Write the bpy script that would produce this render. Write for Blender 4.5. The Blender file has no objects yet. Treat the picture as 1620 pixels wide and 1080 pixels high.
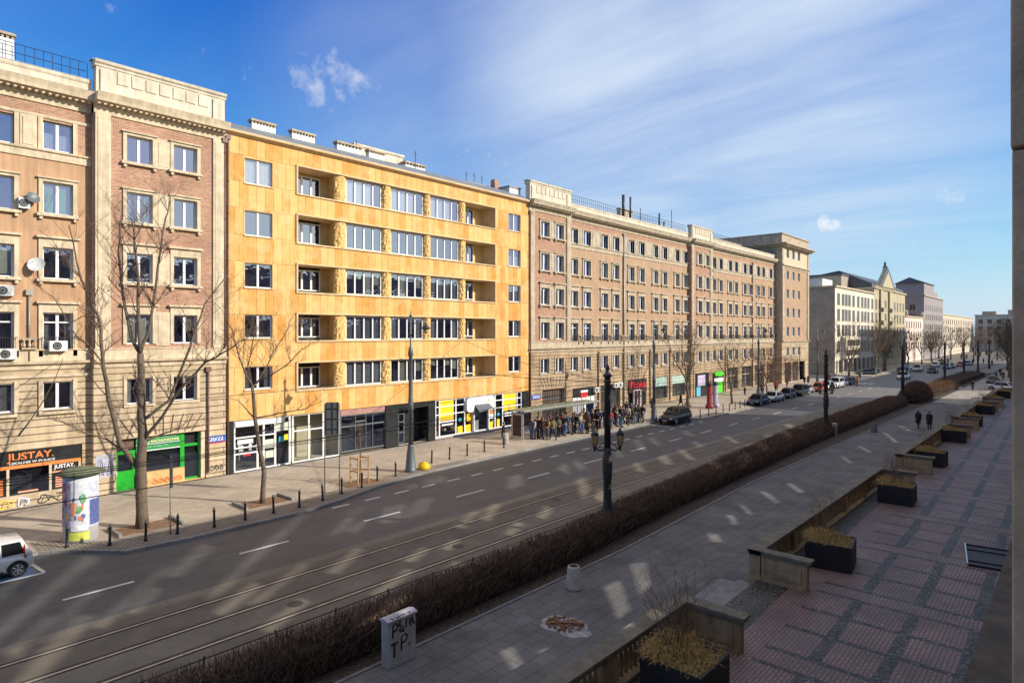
import bpy, bmesh, math, random
from mathutils import Vector, Matrix, noise
from math import sin, cos, pi, radians as R_
random.seed(7)
SC = bpy.context.scene; COL = SC.collection
# ---------------- camera, sky, sun, exposure ----------------
TH = math.atan(0.901); CH = 9.6
cd = bpy.data.cameras.new('camera'); cam = bpy.data.objects.new('camera', cd); COL.objects.link(cam)
cam.location = (0, 0, CH); cam.rotation_euler = (R_(90), 0, TH)
cd.sensor_width = 36; cd.lens = 22.222; cd.shift_y = -0.0080; cd.clip_start = 0.1; cd.clip_end = 3000
SC.camera = cam
SC.view_settings.view_transform = 'Standard'; SC.view_settings.look = 'None'
SC.view_settings.exposure = 0.34; SC.view_settings.gamma = 1
SUN_AZ = R_(29.6); SUN_EL = R_(26.0)
sd = Vector((cos(SUN_AZ)*cos(SUN_EL), sin(SUN_AZ)*cos(SUN_EL), sin(SUN_EL)))
sl = bpy.data.lights.new('sun', 'SUN'); sl.energy = 4.4; sl.angle = R_(0.5); sl.color = (1.0, 0.92, 0.80)
so = bpy.data.objects.new('sun', sl); COL.objects.link(so)
so.rotation_euler = sd.to_track_quat('Z', 'Y').to_euler(); so.location = sd*100
W = bpy.data.worlds.new('World'); SC.world = W; W.use_nodes = True
def world():
    nt = W.node_tree; N = nt.nodes; L = nt.links; N.clear()
    out = N.new('ShaderNodeOutputWorld'); bg = N.new('ShaderNodeBackground')
    sky = N.new('ShaderNodeTexSky'); sky.sky_type = 'NISHITA'; sky.sun_disc = False
    sky.sun_elevation = SUN_EL; sky.sun_rotation = R_(90)-SUN_AZ
    sky.air_density = 1.0; sky.dust_density = 0.6; sky.ozone_density = 2.2; sky.altitude = 100
    tc = N.new('ShaderNodeTexCoord'); sep = N.new('ShaderNodeSeparateXYZ'); L.new(tc.outputs['Generated'], sep.inputs[0])
    def m(op, a, b=None, c=None, clamp=False):
        n = N.new('ShaderNodeMath'); n.operation = op; n.use_clamp = clamp
        for i, v in enumerate((a, b, c)):
            if v is None: continue
            if isinstance(v, (int, float)): n.inputs[i].default_value = v
            else: L.new(v, n.inputs[i])
        return n.outputs[0]
    sc_ = N.new('ShaderNodeSeparateColor'); L.new(sky.outputs[0], sc_.inputs[0]); cc_ = N.new('ShaderNodeCombineColor')
    # deeper blue overhead, as the clear winter air shows it
    L.new(m('MINIMUM', m('MULTIPLY', m('POWER', m('DIVIDE', sc_.outputs[0], 3.8), 2.4), 1.35), sc_.outputs[0]), cc_.inputs[0])
    L.new(m('MINIMUM', m('MULTIPLY', m('POWER', m('DIVIDE', sc_.outputs[1], 5.33), 1.4), 3.5), sc_.outputs[1]), cc_.inputs[1])
    L.new(m('MULTIPLY', m('POWER', m('DIVIDE', sc_.outputs[2], 6.2), .62), 4.85), cc_.inputs[2])
    hz = N.new('ShaderNodeMix'); hz.data_type = 'RGBA'; L.new(m('MULTIPLY', m('POWER', 2.718, m('MULTIPLY', m('MAXIMUM', sep.outputs[2], 0.0), -8.5)), .85), hz.inputs[0])
    L.new(cc_.outputs[0], hz.inputs[6]); hz.inputs[7].default_value = (3.2, 4.15, 4.95, 1)
    z = m('ADD', m('MAXIMUM', sep.outputs[2], 0.0), 0.06)
    cmb = N.new('ShaderNodeCombineXYZ'); L.new(m('DIVIDE', sep.outputs[0], z), cmb.inputs[0]); L.new(m('DIVIDE', sep.outputs[1], z), cmb.inputs[1])
    def nz(scale, detail, sx, sy, rot, off=0, rough=.55, dist=0.):
        mp = N.new('ShaderNodeMapping'); L.new(cmb.outputs[0], mp.inputs[0]); mp.inputs['Scale'].default_value = (sx, sy, 1)
        mp.inputs['Rotation'].default_value = (0, 0, rot); mp.inputs['Location'].default_value = (off, off*.7, 0)
        n = N.new('ShaderNodeTexNoise'); L.new(mp.outputs[0], n.inputs['Vector']); n.inputs['Scale'].default_value = scale
        n.inputs['Detail'].default_value = detail; n.inputs['Roughness'].default_value = rough; n.inputs['Distortion'].default_value = dist
        return n.outputs['Fac']
    def blob(px, py, rad):
        # a patch of sky round a direction given as (bearing left of street, elevation)
        f = 1000.; t = (px-810)/f; v = Vector((-sin(TH)+t*cos(TH), cos(TH)+t*sin(TH), (527-py)/f)).normalized()
        vm = N.new('ShaderNodeVectorMath'); vm.operation = 'DISTANCE'; L.new(tc.outputs['Generated'], vm.inputs[0]); vm.inputs[1].default_value = v
        r = N.new('ShaderNodeMapRange'); r.interpolation_type = 'SMOOTHSTEP'; L.new(vm.outputs['Value'], r.inputs[0])
        r.inputs[1].default_value = rad; r.inputs[2].default_value = rad*.12; return r.outputs[0]
    n0 = nz(0.55, 8, .8, 2.2, 0.75, 5.3, .52, 1.1); n3 = nz(1.6, 10, .7, 3.2, .75, 1.3, .62, 1.6); n1 = m('ADD', m('MULTIPLY', n0, .78), m('MULTIPLY', n3, .22)); n2 = nz(.45, 4, 1, 1, 0, 7.7)
    mk = m('MAXIMUM', m('MAXIMUM', blob(980, 190, .48), blob(1250, 130, .46)), m('MAXIMUM', blob(1010, 330, .26), m('MULTIPLY', blob(700, 190, .34), .5)))
    cir = m('MULTIPLY', m('MULTIPLY_ADD', n1, 2.6, -0.72, True), m('MULTIPLY_ADD', n2, 1.5, .05, True))
    cir = m('MULTIPLY', m('MULTIPLY_ADD', cir, .72, .29, True), mk)
    gen = m('MULTIPLY', m('MULTIPLY_ADD', n1, 3, -1.35, True), .06)
    # small cumulus
    nv = N.new('ShaderNodeTexNoise'); L.new(tc.outputs['Generated'], nv.inputs['Vector']); nv.inputs['Scale'].default_value = 26; nv.inputs['Detail'].default_value = 7
    pf = nv.outputs['Fac']
    nv.inputs['Scale'].default_value = 24; nv.inputs['Roughness'].default_value = .62
    def puff(px, py, rad, amp, k): return m('MULTIPLY', m('MULTIPLY_ADD', m('ADD', pf, m('MULTIPLY', blob(px, py, rad), k)), 4.5, -4.5*(.50+k*.72), True), amp)
    puffs = None
    for a in ((520, 128, .07, .55, .22), (478, 124, .055, .4, .22), (552, 122, .045, .5, .24), (1300, 354, .026, 1., .45), (1283, 357, .02, .9, .42), (1320, 357, .02, .9, .42), (1497, 312, .035, .4, .25)):
        p = puff(*a); puffs = p if puffs is None else m('MAXIMUM', puffs, p)
    den = m('MAXIMUM', cir, gen, clamp=True)
    def mixc(f, a_, c): 
        x = N.new('ShaderNodeMix'); x.data_type = 'RGBA'; L.new(f, x.inputs[0]); L.new(a_, x.inputs[6]); x.inputs[7].default_value = (*c, 1); return x.outputs[2]
    fin = mixc(puffs, mixc(den, hz.outputs[2], (3.75, 4.35, 5.1)), (4.9, 5.0, 5.2))
    # unseen cloud deck added overhead, outside the view, as neutral fill for the shade
    ov = m('MULTIPLY', m('MULTIPLY_ADD', sep.outputs[2], 5.0, -2.9, True), m('MULTIPLY_ADD', n2, 1.6, -.05, True))
    fin = mixc(ov, fin, (4.8, 4.55, 4.15))
    L.new(fin, bg.inputs[0]); bg.inputs[1].default_value = 0.15; L.new(bg.outputs[0], out.inputs[0])
world()

# ---------------- helpers ----------------
def px_ground(px, py, h=0.0):
    t = (px-810)/1000.; z = 1000*(CH-h)/(py-527); return (z*(-sin(TH)+t*cos(TH)), z*(cos(TH)+t*sin(TH)), h)
def px_depth(px, py, z):
    t = (px-810)/1000.; return Vector((z*(-sin(TH)+t*cos(TH)), z*(cos(TH)+t*sin(TH)), CH+(527-py)*z/1000.))
def face_y(px, X=-42.6):
    t = (px-810)/1000.; z = X/(-sin(TH)+t*cos(TH)); return z*(cos(TH)+t*sin(TH))
def T(o, label, cat, group=None, kind=None):
    if label: o['label'] = label
    if cat: o['category'] = cat
    if group: o['group'] = group
    if kind: o['kind'] = kind
    return o
def empty(name, loc, rz=0, label=None, cat=None, group=None):
    o = bpy.data.objects.new(name, None); COL.objects.link(o); o.location = loc; o.rotation_euler = (0, 0, rz); o.empty_display_size = .3
    return T(o, label, cat, group)
def copy_tree(o, loc=None, rz=None, label=None, group=None, scale=None):
    def rec(s, par):
        c = s.copy(); COL.objects.link(c)
        if par: c.parent = par
        for ch in s.children: rec(ch, c)
        return c
    c = rec(o, None)
    if loc is not None: c.location = loc
    if rz is not None: c.rotation_euler = (0, 0, rz)
    if scale: c.scale = (scale,)*3 if not isinstance(scale, tuple) else scale
    if label: c['label'] = label
    if group: c['group'] = group
    return c
SPLIT = {'window_surround', 'wall_panel', 'balcony_railing', 'balustrade', 'flue', 'shop_front', 'end_wall', 'pier', 'baluster', 'ornament', 'balcony', 'window_poster', 'antenna', 'stake', 'post', 'rail', 'sign', 'roof_house', 'stone_trim', 'cornice', 'window_film', 'poster', 'bracket', 'roof_railing', 'cross_bar', 'number_plate', 'window_bars', 'ground_floor', 'parapet', 'shoes', 'fan', 'graffiti', 'pole', 'coping', 'bench', 'door', 'plinth', 'shop_window_frame', 'door_frame', 'pane', 'drum', 'advertising_panel', 'attic', 'turret', 'sign_panel'}
class MB:
    def __init__(s): s.v = []; s.f = []; s.m = []; s.sm = []; s.g = []
    def add(s, vs, fs, mi=0, smooth=False):
        b = len(s.v); s.g.append((b, b+len(vs), len(s.f), len(s.f)+len(fs))); s.v.extend([tuple(x) for x in vs]); s.f.extend([tuple(i+b for i in f) for f in fs]); s.m.extend([mi]*len(fs)); s.sm.extend([smooth]*len(fs)); return s
    def box(s, x0, x1, y0, y1, z0, z1, mi=0):
        if x0 > x1: x0, x1 = x1, x0
        if y0 > y1: y0, y1 = y1, y0
        return s.add([(x0,y0,z0),(x1,y0,z0),(x1,y1,z0),(x0,y1,z0),(x0,y0,z1),(x1,y0,z1),(x1,y1,z1),(x0,y1,z1)],
              [(0,3,2,1),(4,5,6,7),(0,1,5,4),(1,2,6,5),(2,3,7,6),(3,0,4,7)], mi)
    def quad(s, a, b, c, d, mi=0): return s.add([a,b,c,d], [(0,1,2,3)], mi)
    def prism(s, prof, axis, a, b, mi=0, smooth=False):
        # prof: closed polygon; axis 'y': prof in (x,z); axis 'x': prof in (y,z); axis 'z': prof in (x,y)
        n = len(prof)
        def P(p, t): return (p[0], t, p[1]) if axis == 'y' else ((t, p[0], p[1]) if axis == 'x' else (p[0], p[1], t))
        vs = [P(p, a) for p in prof]+[P(p, b) for p in prof]
        fs = [(i, (i+1) % n, n+(i+1) % n, n+i) for i in range(n)]+[tuple(range(n-1, -1, -1)), tuple(range(n, 2*n))]
        return s.add(vs, fs, mi, smooth)
    def lathe(s, prof, c=(0,0,0), n=12, mi=0, flute=0., smooth=True):
        vs = []; k = len(prof)
        for r, z in prof:
            for i in range(n):
                a = 2*pi*i/n; rr = r*(1-flute*(i % 2)); vs.append((c[0]+rr*cos(a), c[1]+rr*sin(a), c[2]+z))
        fs = [(j*n+i, j*n+(i+1) % n, (j+1)*n+(i+1) % n, (j+1)*n+i) for j in range(k-1) for i in range(n)]
        fs += [tuple(range(n-1, -1, -1)), tuple((k-1)*n+i for i in range(n))]
        return s.add(vs, fs, mi, smooth)
    def tube(s, pts, rad, n=6, mi=0, cap=True, smooth=True):
        pts = [Vector(p) for p in pts]; k = len(pts)
        if not isinstance(rad, (list, tuple)): rad = [rad]*k
        vs = []; u = None
        for i in range(k):
            d = (pts[min(i+1, k-1)]-pts[max(i-1, 0)])
            if d.length < 1e-9: d = Vector((0, 0, 1))
            d.normalize()
            if u is None: u = d.orthogonal().normalized()
            else:
                u = u-d*u.dot(d)
                u = u.normalized() if u.length > 1e-6 else d.orthogonal().normalized()
            w = d.cross(u)
            for j in range(n):
                a = 2*pi*j/n; vs.append(pts[i]+(u*cos(a)+w*sin(a))*rad[i])
        fs = [(i*n+j, i*n+(j+1) % n, (i+1)*n+(j+1) % n, (i+1)*n+j) for i in range(k-1) for j in range(n)]
        if cap and n > 2: fs += [tuple(range(n-1, -1, -1)), tuple((k-1)*n+j for j in range(n))]
        return s.add(vs, fs, mi, smooth)
    def mesh(s, name, mats, off=None):
        me = bpy.data.meshes.new(name)
        vs = s.v if off is None else [(v[0]-off[0], v[1]-off[1], v[2]-off[2]) for v in s.v]
        me.from_pydata(vs, [], s.f)
        if not isinstance(mats, (list, tuple)): mats = [mats]
        for x in mats: me.materials.append(x)
        me.polygons.foreach_set('material_index', s.m); me.polygons.foreach_set('use_smooth', s.sm); me.update(); return me
    def pieces(s, gap=.03, cap=100):
        # groups of shapes that touch one another, each group a builder of its own
        n = len(s.g); bb = []
        for a, b, _, _ in s.g:
            q = s.v[a:b]; bb.append([min(v[i] for v in q)-gap for i in range(3)]+[max(v[i] for v in q)+gap for i in range(3)])
        par = list(range(n))
        def find(i):
            while par[i] != i: par[i] = par[par[i]]; i = par[i]
            return i
        order = sorted(range(n), key=lambda i: bb[i][1])
        for ii, i in enumerate(order):
            for j in order[ii+1:]:
                if bb[j][1] > bb[i][4]: break
                if bb[j][0] <= bb[i][3] and bb[i][0] <= bb[j][3] and bb[j][2] <= bb[i][5] and bb[i][2] <= bb[j][5]: par[find(i)] = find(j)
        cl = {}
        for i in range(n): cl.setdefault(find(i), []).append(i)
        out = []
        for ids in cl.values():
            m = MB()
            for i in ids:
                a, b, c, d = s.g[i]; o = len(m.v); m.g.append((o, o+b-a, len(m.f), len(m.f)+d-c)); m.v += s.v[a:b]; m.f += [tuple(k-a+o for k in f) for f in s.f[c:d]]; m.m += s.m[c:d]; m.sm += s.sm[c:d]
            out.append(m)
        return out
    def build(s, name, mats, parent=None, off=None, loc=None):
        if parent and name in SPLIT and len(s.g) > 1:
            ps_ = s.pieces()
            if 1 < len(ps_) <= 100: return [q._build(name, mats, parent, off, loc) for q in ps_][0]
        return s._build(name, mats, parent, off, loc)
    def _build(s, name, mats, parent=None, off=None, loc=None):
        o = bpy.data.objects.new(name, s.mesh(name, mats, off)); COL.objects.link(o)
        if parent: o.parent = parent
        elif off is not None: o.location = off
        if loc is not None: o.location = loc
        return o
def mesh_obj(name, me, parent=None, loc=(0,0,0), rz=0):
    o = bpy.data.objects.new(name, me); COL.objects.link(o); o.location = loc; o.rotation_euler = (0,0,rz)
    if parent: o.parent = parent
    return o
def text_mesh(txt, size, depth=.01, bold=0., spacing=1.0):
    cu = bpy.data.curves.new('lettering', 'FONT'); cu.body = txt; cu.size = size; cu.extrude = depth; cu.offset = bold; cu.align_x = 'LEFT'; cu.space_character = spacing
    o = bpy.data.objects.new('lettering', cu); COL.objects.link(o)
    bpy.context.view_layer.update()
    me = bpy.data.meshes.new_from_object(o.evaluated_get(bpy.context.evaluated_depsgraph_get()))
    bpy.data.objects.remove(o); return me
def text_obj(name, txt, size, mat, parent, loc, rot, depth=.01, width=None, bold=0.):
    me = text_mesh(txt, size, depth, bold); me.materials.clear(); me.materials.append(mat)
    o = bpy.data.objects.new(name, me); COL.objects.link(o); o.parent = parent; o.location = loc; o.rotation_euler = rot
    if width:
        w = max(v.co.x for v in me.vertices)-min(v.co.x for v in me.vertices); o.scale = (width/w, 1, 1)
    return o
ROTF = (pi/2, 0, pi/2)     # lettering on a wall that faces +X

# ---------------- materials ----------------
def newmat(name):
    m = bpy.data.materials.new(name); m.use_nodes = True; nt = m.node_tree; return m, nt, nt.nodes, nt.links, nt.nodes['Principled BSDF']
def _noise(N, L, vec, scale, detail=4, rough=.6):
    n = N.new('ShaderNodeTexNoise'); n.inputs['Scale'].default_value = scale; n.inputs['Detail'].default_value = detail; n.inputs['Roughness'].default_value = rough
    if vec is not None: L.new(vec, n.inputs['Vector'])
    return n.outputs['Fac']
def _ramp(N, L, fac, lo, hi, a, b):
    r = N.new('ShaderNodeMapRange'); L.new(fac, r.inputs[0]); r.inputs[1].default_value = lo; r.inputs[2].default_value = hi; r.inputs[3].default_value = a; r.inputs[4].default_value = b; return r.outputs[0]
def _mul(N, L, col, fac):
    n = N.new('ShaderNodeVectorMath'); n.operation = 'SCALE'
    L.new(col, n.inputs[0]); L.new(fac, n.inputs['Scale']); return n.outputs[0]
def _bump(N, L, h, bs, strength, dist):
    b = N.new('ShaderNodeBump'); b.inputs['Strength'].default_value = strength; b.inputs['Distance'].default_value = dist; L.new(h, b.inputs['Height']); L.new(b.outputs[0], bs.inputs['Normal'])
def _pos(N): return N.new('ShaderNodeNewGeometry').outputs['Position']
def _rgb(N, c):
    n = N.new('ShaderNodeRGB'); n.outputs[0].default_value = (*c, 1); return n.outputs[0]
def _mix(N, L, f, a, b):
    n = N.new('ShaderNodeMix'); n.data_type = 'RGBA'
    for i, v in ((0, f), (6, a), (7, b)):
        if isinstance(v, (int, float)): n.inputs[i].default_value = v
        elif isinstance(v, tuple): n.inputs[i].default_value = (*v, 1)
        else: L.new(v, n.inputs[i])
    return n.outputs[2]
def plain(name, col, rough=.7, var=.18, scale=2.5, bump=0., bscale=60, metal=0., spec=.4, streak=False, rnd=0.):
    m, nt, N, L, bs = newmat(name)
    p = N.new('ShaderNodeTexCoord').outputs['Object'] if rnd == 0 else _pos(N)
    f = _noise(N, L, p, scale, 6); v = _ramp(N, L, f, .3, .7, 1-var, 1+var)
    c = _mul(N, L, _rgb(N, col), v)
    if streak:
        mp = N.new('ShaderNodeMapping'); L.new(p, mp.inputs[0]); mp.inputs['Scale'].default_value = (2.5, 2.5, .16)
        s2 = _ramp(N, L, _noise(N, L, mp.outputs[0], 1.6, 6), .35, .75, 1.10, .74); c = _mul(N, L, c, s2)
    if rnd:
        oi = N.new('ShaderNodeObjectInfo'); c = _mul(N, L, c, _ramp(N, L, oi.outputs['Random'], 0, 1, 1-rnd, 1+rnd))
    L.new(c, bs.inputs['Base Color']); bs.inputs['Roughness'].default_value = rough; bs.inputs['Metallic'].default_value = metal
    bs.inputs['Specular IOR Level'].default_value = spec
    if bump: _bump(N, L, _noise(N, L, p, bscale, 5), bs, bump, .02)
    return m
def bricks(name, c1, c2, mortar, w, h, ms=.01, off=.5, plane='yz', var=.2, bump=.5, rough=.85, vscale=.5, rot=0., streak=0., fine=0., bias=0., blotch=None, squash=1., sqf=2):
    m, nt, N, L, bs = newmat(name); p = _pos(N)
    sp = N.new('ShaderNodeSeparateXYZ'); L.new(p, sp.inputs[0]); cb = N.new('ShaderNodeCombineXYZ')
    a = {'x': 0, 'y': 1, 'z': 2}; L.new(sp.outputs[a[plane[0]]], cb.inputs[0]); L.new(sp.outputs[a[plane[1]]], cb.inputs[1]); vec = cb.outputs[0]
    if rot:
        mp = N.new('ShaderNodeMapping'); L.new(vec, mp.inputs[0]); mp.inputs['Rotation'].default_value = (0, 0, rot); vec = mp.outputs[0]
    b = N.new('ShaderNodeTexBrick'); L.new(vec, b.inputs['Vector']); b.offset = off; b.squash = squash; b.squash_frequency = sqf
    b.inputs['Color1'].default_value = (*c1, 1); b.inputs['Color2'].default_value = (*c2, 1); b.inputs['Mortar'].default_value = (*mortar, 1)
    b.inputs['Scale'].default_value = 1; b.inputs['Mortar Size'].default_value = ms; b.inputs['Brick Width'].default_value = w; b.inputs['Row Height'].default_value = h; b.inputs['Mortar Smooth'].default_value = .15; b.inputs['Bias'].default_value = bias
    c = _mul(N, L, b.outputs['Color'], _ramp(N, L, _noise(N, L, p, vscale, 7, .65), .3, .7, 1-var, 1+var))
    if blotch: c = _mix(N, L, _ramp(N, L, _noise(N, L, p, .9, 6, .7), .48, .72, 0, .6), c, blotch)
    if streak:
        mp = N.new('ShaderNodeMapping'); L.new(p, mp.inputs[0]); mp.inputs['Scale'].default_value = (1.6, 1.6, .2)
        c = _mul(N, L, c, _ramp(N, L, _noise(N, L, mp.outputs[0], 1.3, 7), .3, .75, 1+streak*.4, 1-streak))
    if fine: c = _mul(N, L, c, _ramp(N, L, _noise(N, L, p, 14, 4), .25, .75, 1-fine, 1+fine))
    L.new(c, bs.inputs['Base Color']); bs.inputs['Roughness'].default_value = rough; bs.inputs['Specular IOR Level'].default_value = .25
    if bump:
        inv = N.new('ShaderNodeMath'); inv.operation = 'MULTIPLY_ADD'; L.new(b.outputs['Fac'], inv.inputs[0]); inv.inputs[1].default_value = -1
        L.new(_noise(N, L, p, 25, 4), inv.inputs[2]); _bump(N, L, inv.outputs[0], bs, bump, .015)
    return m
def glassmat(name, tint=(.86, .9, .9), refl=.14, rough=.02):
    m, nt, N, L, bs = newmat(name); N.remove(bs)
    tr = N.new('ShaderNodeBsdfTransparent'); tr.inputs[0].default_value = (*tint, 1)
    gl = N.new('ShaderNodeBsdfGlossy'); gl.inputs['Roughness'].default_value = rough; gl.inputs['Color'].default_value = (.42, .50, .88, 1)
    fr = N.new('ShaderNodeLayerWeight'); fr.inputs['Blend'].default_value = .25
    r = _ramp(N, L, fr.outputs['Fresnel'], 0, 1, refl, 1.0)
    # slight waviness of old panes, a little different for each
    oi = N.new('ShaderNodeObjectInfo'); ad = N.new('ShaderNodeVectorMath'); ad.operation = 'ADD'; L.new(_pos(N), ad.inputs[0]); L.new(oi.outputs['Random'], ad.inputs[1])
    b = N.new('ShaderNodeBump'); b.inputs['Strength'].default_value = .12; b.inputs['Distance'].default_value = .05; L.new(_noise(N, L, ad.outputs[0], 1.2, 2), b.inputs['Height']); L.new(b.outputs[0], gl.inputs['Normal'])
    mx = N.new('ShaderNodeMixShader'); L.new(r, mx.inputs[0]); L.new(tr.outputs[0], mx.inputs[1]); L.new(gl.outputs[0], mx.inputs[2])
    L.new(mx.outputs[0], N['Material Output'].inputs[0]); return m
def interior_mat():
    m, nt, N, L, bs = newmat('room_interior'); p = _pos(N)
    b = N.new('ShaderNodeTexVoronoi'); b.inputs['Scale'].default_value = .32; L.new(p, b.inputs['Vector'])
    c = _mix(N, L, _ramp(N, L, _noise(N, L, p, .9, 3), .4, .65, 0, 1), (.018, .018, .02), (.085, .07, .055))
    L.new(c, bs.inputs['Base Color']); bs.inputs['Roughness'].default_value = .9; return m
m_white = plain('white_window_frame', (.74, .74, .73), .35, .06, 2)
m_glass = glassmat('window_glass', (.72, .76, .78), .42); m_glassd = glassmat('shop_glass', (.6, .66, .66), .1)
m_room = interior_mat()
m_cur = plain('sheer_curtain', (.56, .55, .50), .9, .25, 6, rnd=.45); m_cur.node_tree.nodes['Principled BSDF'].inputs['Roughness'].default_value = 1
m_blind = plain('cream_blind', (.6, .57, .42), .85, .15, 3, rnd=.25); m_green = plain('green_blind', (.22, .5, .16), .8, .1, 2); m_grayb = plain('grey_blind', (.30, .30, .28), .85, .15, 3, rnd=.3)
m_stone2 = plain('greyer_stone', (.47, .39, .28), .85, .22, 1.6, .35, 30, streak=True)
m_stone = plain('pale_stone', (.60, .49, .34), .85, .2, 1.6, .35, 30, streak=True)
m_stoned = plain('weathered_stone', (.44, .36, .26), .9, .28, 1.4, .4, 30, streak=True)
m_parapet = plain('parapet_plaster', (.62, .55, .43), .9, .16, 1.2, .3, 30, streak=True)
m_plaster = plain('tan_plaster', (.49, .30, .175), .92, .12, .7, .3, 80, streak=True)
m_plaster2 = plain('brown_tan_plaster', (.43, .285, .18), .92, .12, .7, .3, 80, streak=True)
m_brick = bricks('red_brick', (.30, .12, .075), (.46, .25, .155), (.50, .39, .28), .26, .078, .012, plane='yz', var=.14, fine=.2)
m_rust = bricks('rusticated_sandstone', (.58, .46, .31), (.50, .38, .24), (.15, .105, .07), 37., .40, .03, plane='yz', var=.22, bump=.9, streak=.3, fine=.1)
m_rustd = bricks('rusticated_sandstone_aged', (.46, .34, .21), (.40, .29, .18), (.13, .09, .055), 31., .40, .03, plane='yz', var=.28, bump=.9, streak=.35, fine=.14)
m_yellow = bricks('yellow_sandstone_slabs', (.76, .455, .165), (.60, .245, .035), (.24, .14, .05), .62, 1.815, .016, off=.5, plane='yz', var=.13, bump=.3, vscale=1.7, rough=.75, fine=.13, streak=.10, blotch=(.80, .55, .28), bias=-.2)
m_ypil = plain('rough_yellow_rock', (.70, .46, .17), .95, .35, 4, 1.0, 9)
m_ytrim = plain('yellow_stone_trim', (.62, .46, .26), .8, .15, 2)
m_roof = plain('grey_sheet_roof', (.22, .24, .26), .5, .2, 1, metal=.3)
m_black = plain('black_paint', (.02, .02, .022), .4, .2, 5); m_dark = plain('black_stone_cladding', (.025, .028, .03), .25, .3, 1.5)
m_iron = plain('grey_green_cast_iron', (.05, .054, .058), .45, .2, 4, .1, 20, metal=.3); m_ironl = plain('grey_painted_steel', (.14, .16, .17), .45, .2, 4, metal=.2)
m_bark = plain('grey_brown_bark', (.15, .115, .08), .95, .3, 7, .9, 18)
m_bark2 = plain('brown_twig_bark', (.17, .12, .085), .95, .3, 5)
m_pipe = plain('zinc_downpipe', (.30, .28, .25), .5, .15, 2, metal=.4); m_pipeb = plain('brown_downpipe', (.16, .09, .07), .5, .15, 2)
m_paintw = plain('road_paint', (.62, .62, .60), .7, .2, 9)
m_wire = plain('copper_wire', (.03, .03, .03), .5, .1, 1)
m_acw = plain('white_enamel', (.66, .66, .64), .4, .08, 3)
m_concrete = plain('cast_concrete', (.40, .37, .33), .9, .2, 4, .4, 40)
m_or = plain('orange_sign_film', (.85, .24, .06), .5, .08, 3); m_orl = plain('salmon_sign_film', (.85, .36, .22), .5, .08, 3)
m_gr = plain('bright_green_paint', (.012, .36, .025), .4, .12, 3); m_grd = plain('deep_green_sign', (.02, .26, .07), .5, .2, 3)
m_yel = plain('yellow_sign_film', (.92, .60, .01), .5, .1, 3); m_blue = plain('blue_enamel', (.02, .12, .5), .4, .1, 3); m_red = plain('red_enamel', (.55, .03, .03), .4, .15, 3)
m_teal = plain('teal_film', (.02, .35, .42), .5, .1, 3)
m_sand = plain('ochre_plinth_stone', (.60, .40, .17), .85, .2, 2, .3, 20)
# ---------------- ground, road, pavements ----------------
def asphalt(name, col, patches=True):
    m, nt, N, L, bs = newmat(name); p = _pos(N)
    mp = N.new('ShaderNodeMapping'); L.new(p, mp.inputs[0]); mp.inputs['Scale'].default_value = (1.2, .07, 1)
    a = _ramp(N, L, _noise(N, L, mp.outputs[0], 1.3, 6), .3, .7, .82, 1.18); b = _ramp(N, L, _noise(N, L, p, 30, 3), .3, .7, .85, 1.15)
    c = _mul(N, L, _mul(N, L, _rgb(N, col), a), b); c = _mul(N, L, c, _ramp(N, L, _noise(N, L, p, .5, 6), .35, .65, .9, 1.1))
    # repaired rectangles, fine cracks and darker drips
    sp = N.new('ShaderNodeSeparateXYZ'); L.new(p, sp.inputs[0]); cb = N.new('ShaderNodeCombineXYZ'); L.new(sp.outputs[1], cb.inputs[0]); L.new(sp.outputs[0], cb.inputs[1])
    br = N.new('ShaderNodeTexBrick'); L.new(cb.outputs[0], br.inputs['Vector'])
    for k_, v_ in (('Scale', 1), ('Mortar Size', .012), ('Brick Width', 11.), ('Row Height', 3.1), ('Bias', -.3)): br.inputs[k_].default_value = v_
    br.inputs['Color1'].default_value = (1, 1, 1, 1); br.inputs['Color2'].default_value = (.78, .78, .8, 1); br.inputs['Mortar'].default_value = (.55, .55, .55, 1); br.offset = .37
    mm_ = N.new('ShaderNodeVectorMath'); mm_.operation = 'MULTIPLY'; L.new(c, mm_.inputs[0]); L.new(br.outputs['Color'], mm_.inputs[1]); c = mm_.outputs[0]
    vo = N.new('ShaderNodeTexVoronoi'); vo.feature = 'DISTANCE_TO_EDGE'; vo.inputs['Scale'].default_value = .33; nz_ = N.new('ShaderNodeVectorMath'); nz_.operation = 'ADD'; L.new(p, nz_.inputs[0]); nn = N.new('ShaderNodeTexNoise'); nn.inputs['Scale'].default_value = .9; L.new(p, nn.inputs['Vector']); sc3 = N.new('ShaderNodeVectorMath'); sc3.operation = 'SCALE'; sc3.inputs['Scale'].default_value = 1.6; L.new(nn.outputs['Color'], sc3.inputs[0]); L.new(sc3.outputs[0], nz_.inputs[1]); L.new(nz_.outputs[0], vo.inputs['Vector'])
    c = _mul(N, L, c, _ramp(N, L, vo.outputs['Distance'], .004, .014, .76, 1)); c = _mul(N, L, c, _ramp(N, L, _noise(N, L, p, 2.2, 5), .62, .72, 1, .72))
    L.new(c, bs.inputs['Base Color']); bs.inputs['Roughness'].default_value = .62; bs.inputs['Specular IOR Level'].default_value = .5
    _bump(N, L, _noise(N, L, p, 60, 3), bs, .25, .01); return m
m_asph = asphalt('asphalt', (.088, .088, .088)); m_tram = asphalt('tram_track_concrete', (.165, .145, .115))
m_tramslab = bricks('tram_slabs', (.18, .16, .125), (.145, .125, .10), (.075, .065, .055), 1.55, 60, .02, off=0, plane='xy', var=.22, bump=.1, vscale=.6, fine=.12)
m_pave = bricks('pavement_slabs', (.46, .39, .30), (.40, .335, .26), (.24, .19, .15), .52, .52, .008, plane='xy', var=.2, bump=.2, vscale=.35, rot=R_(45), fine=.08)
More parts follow.
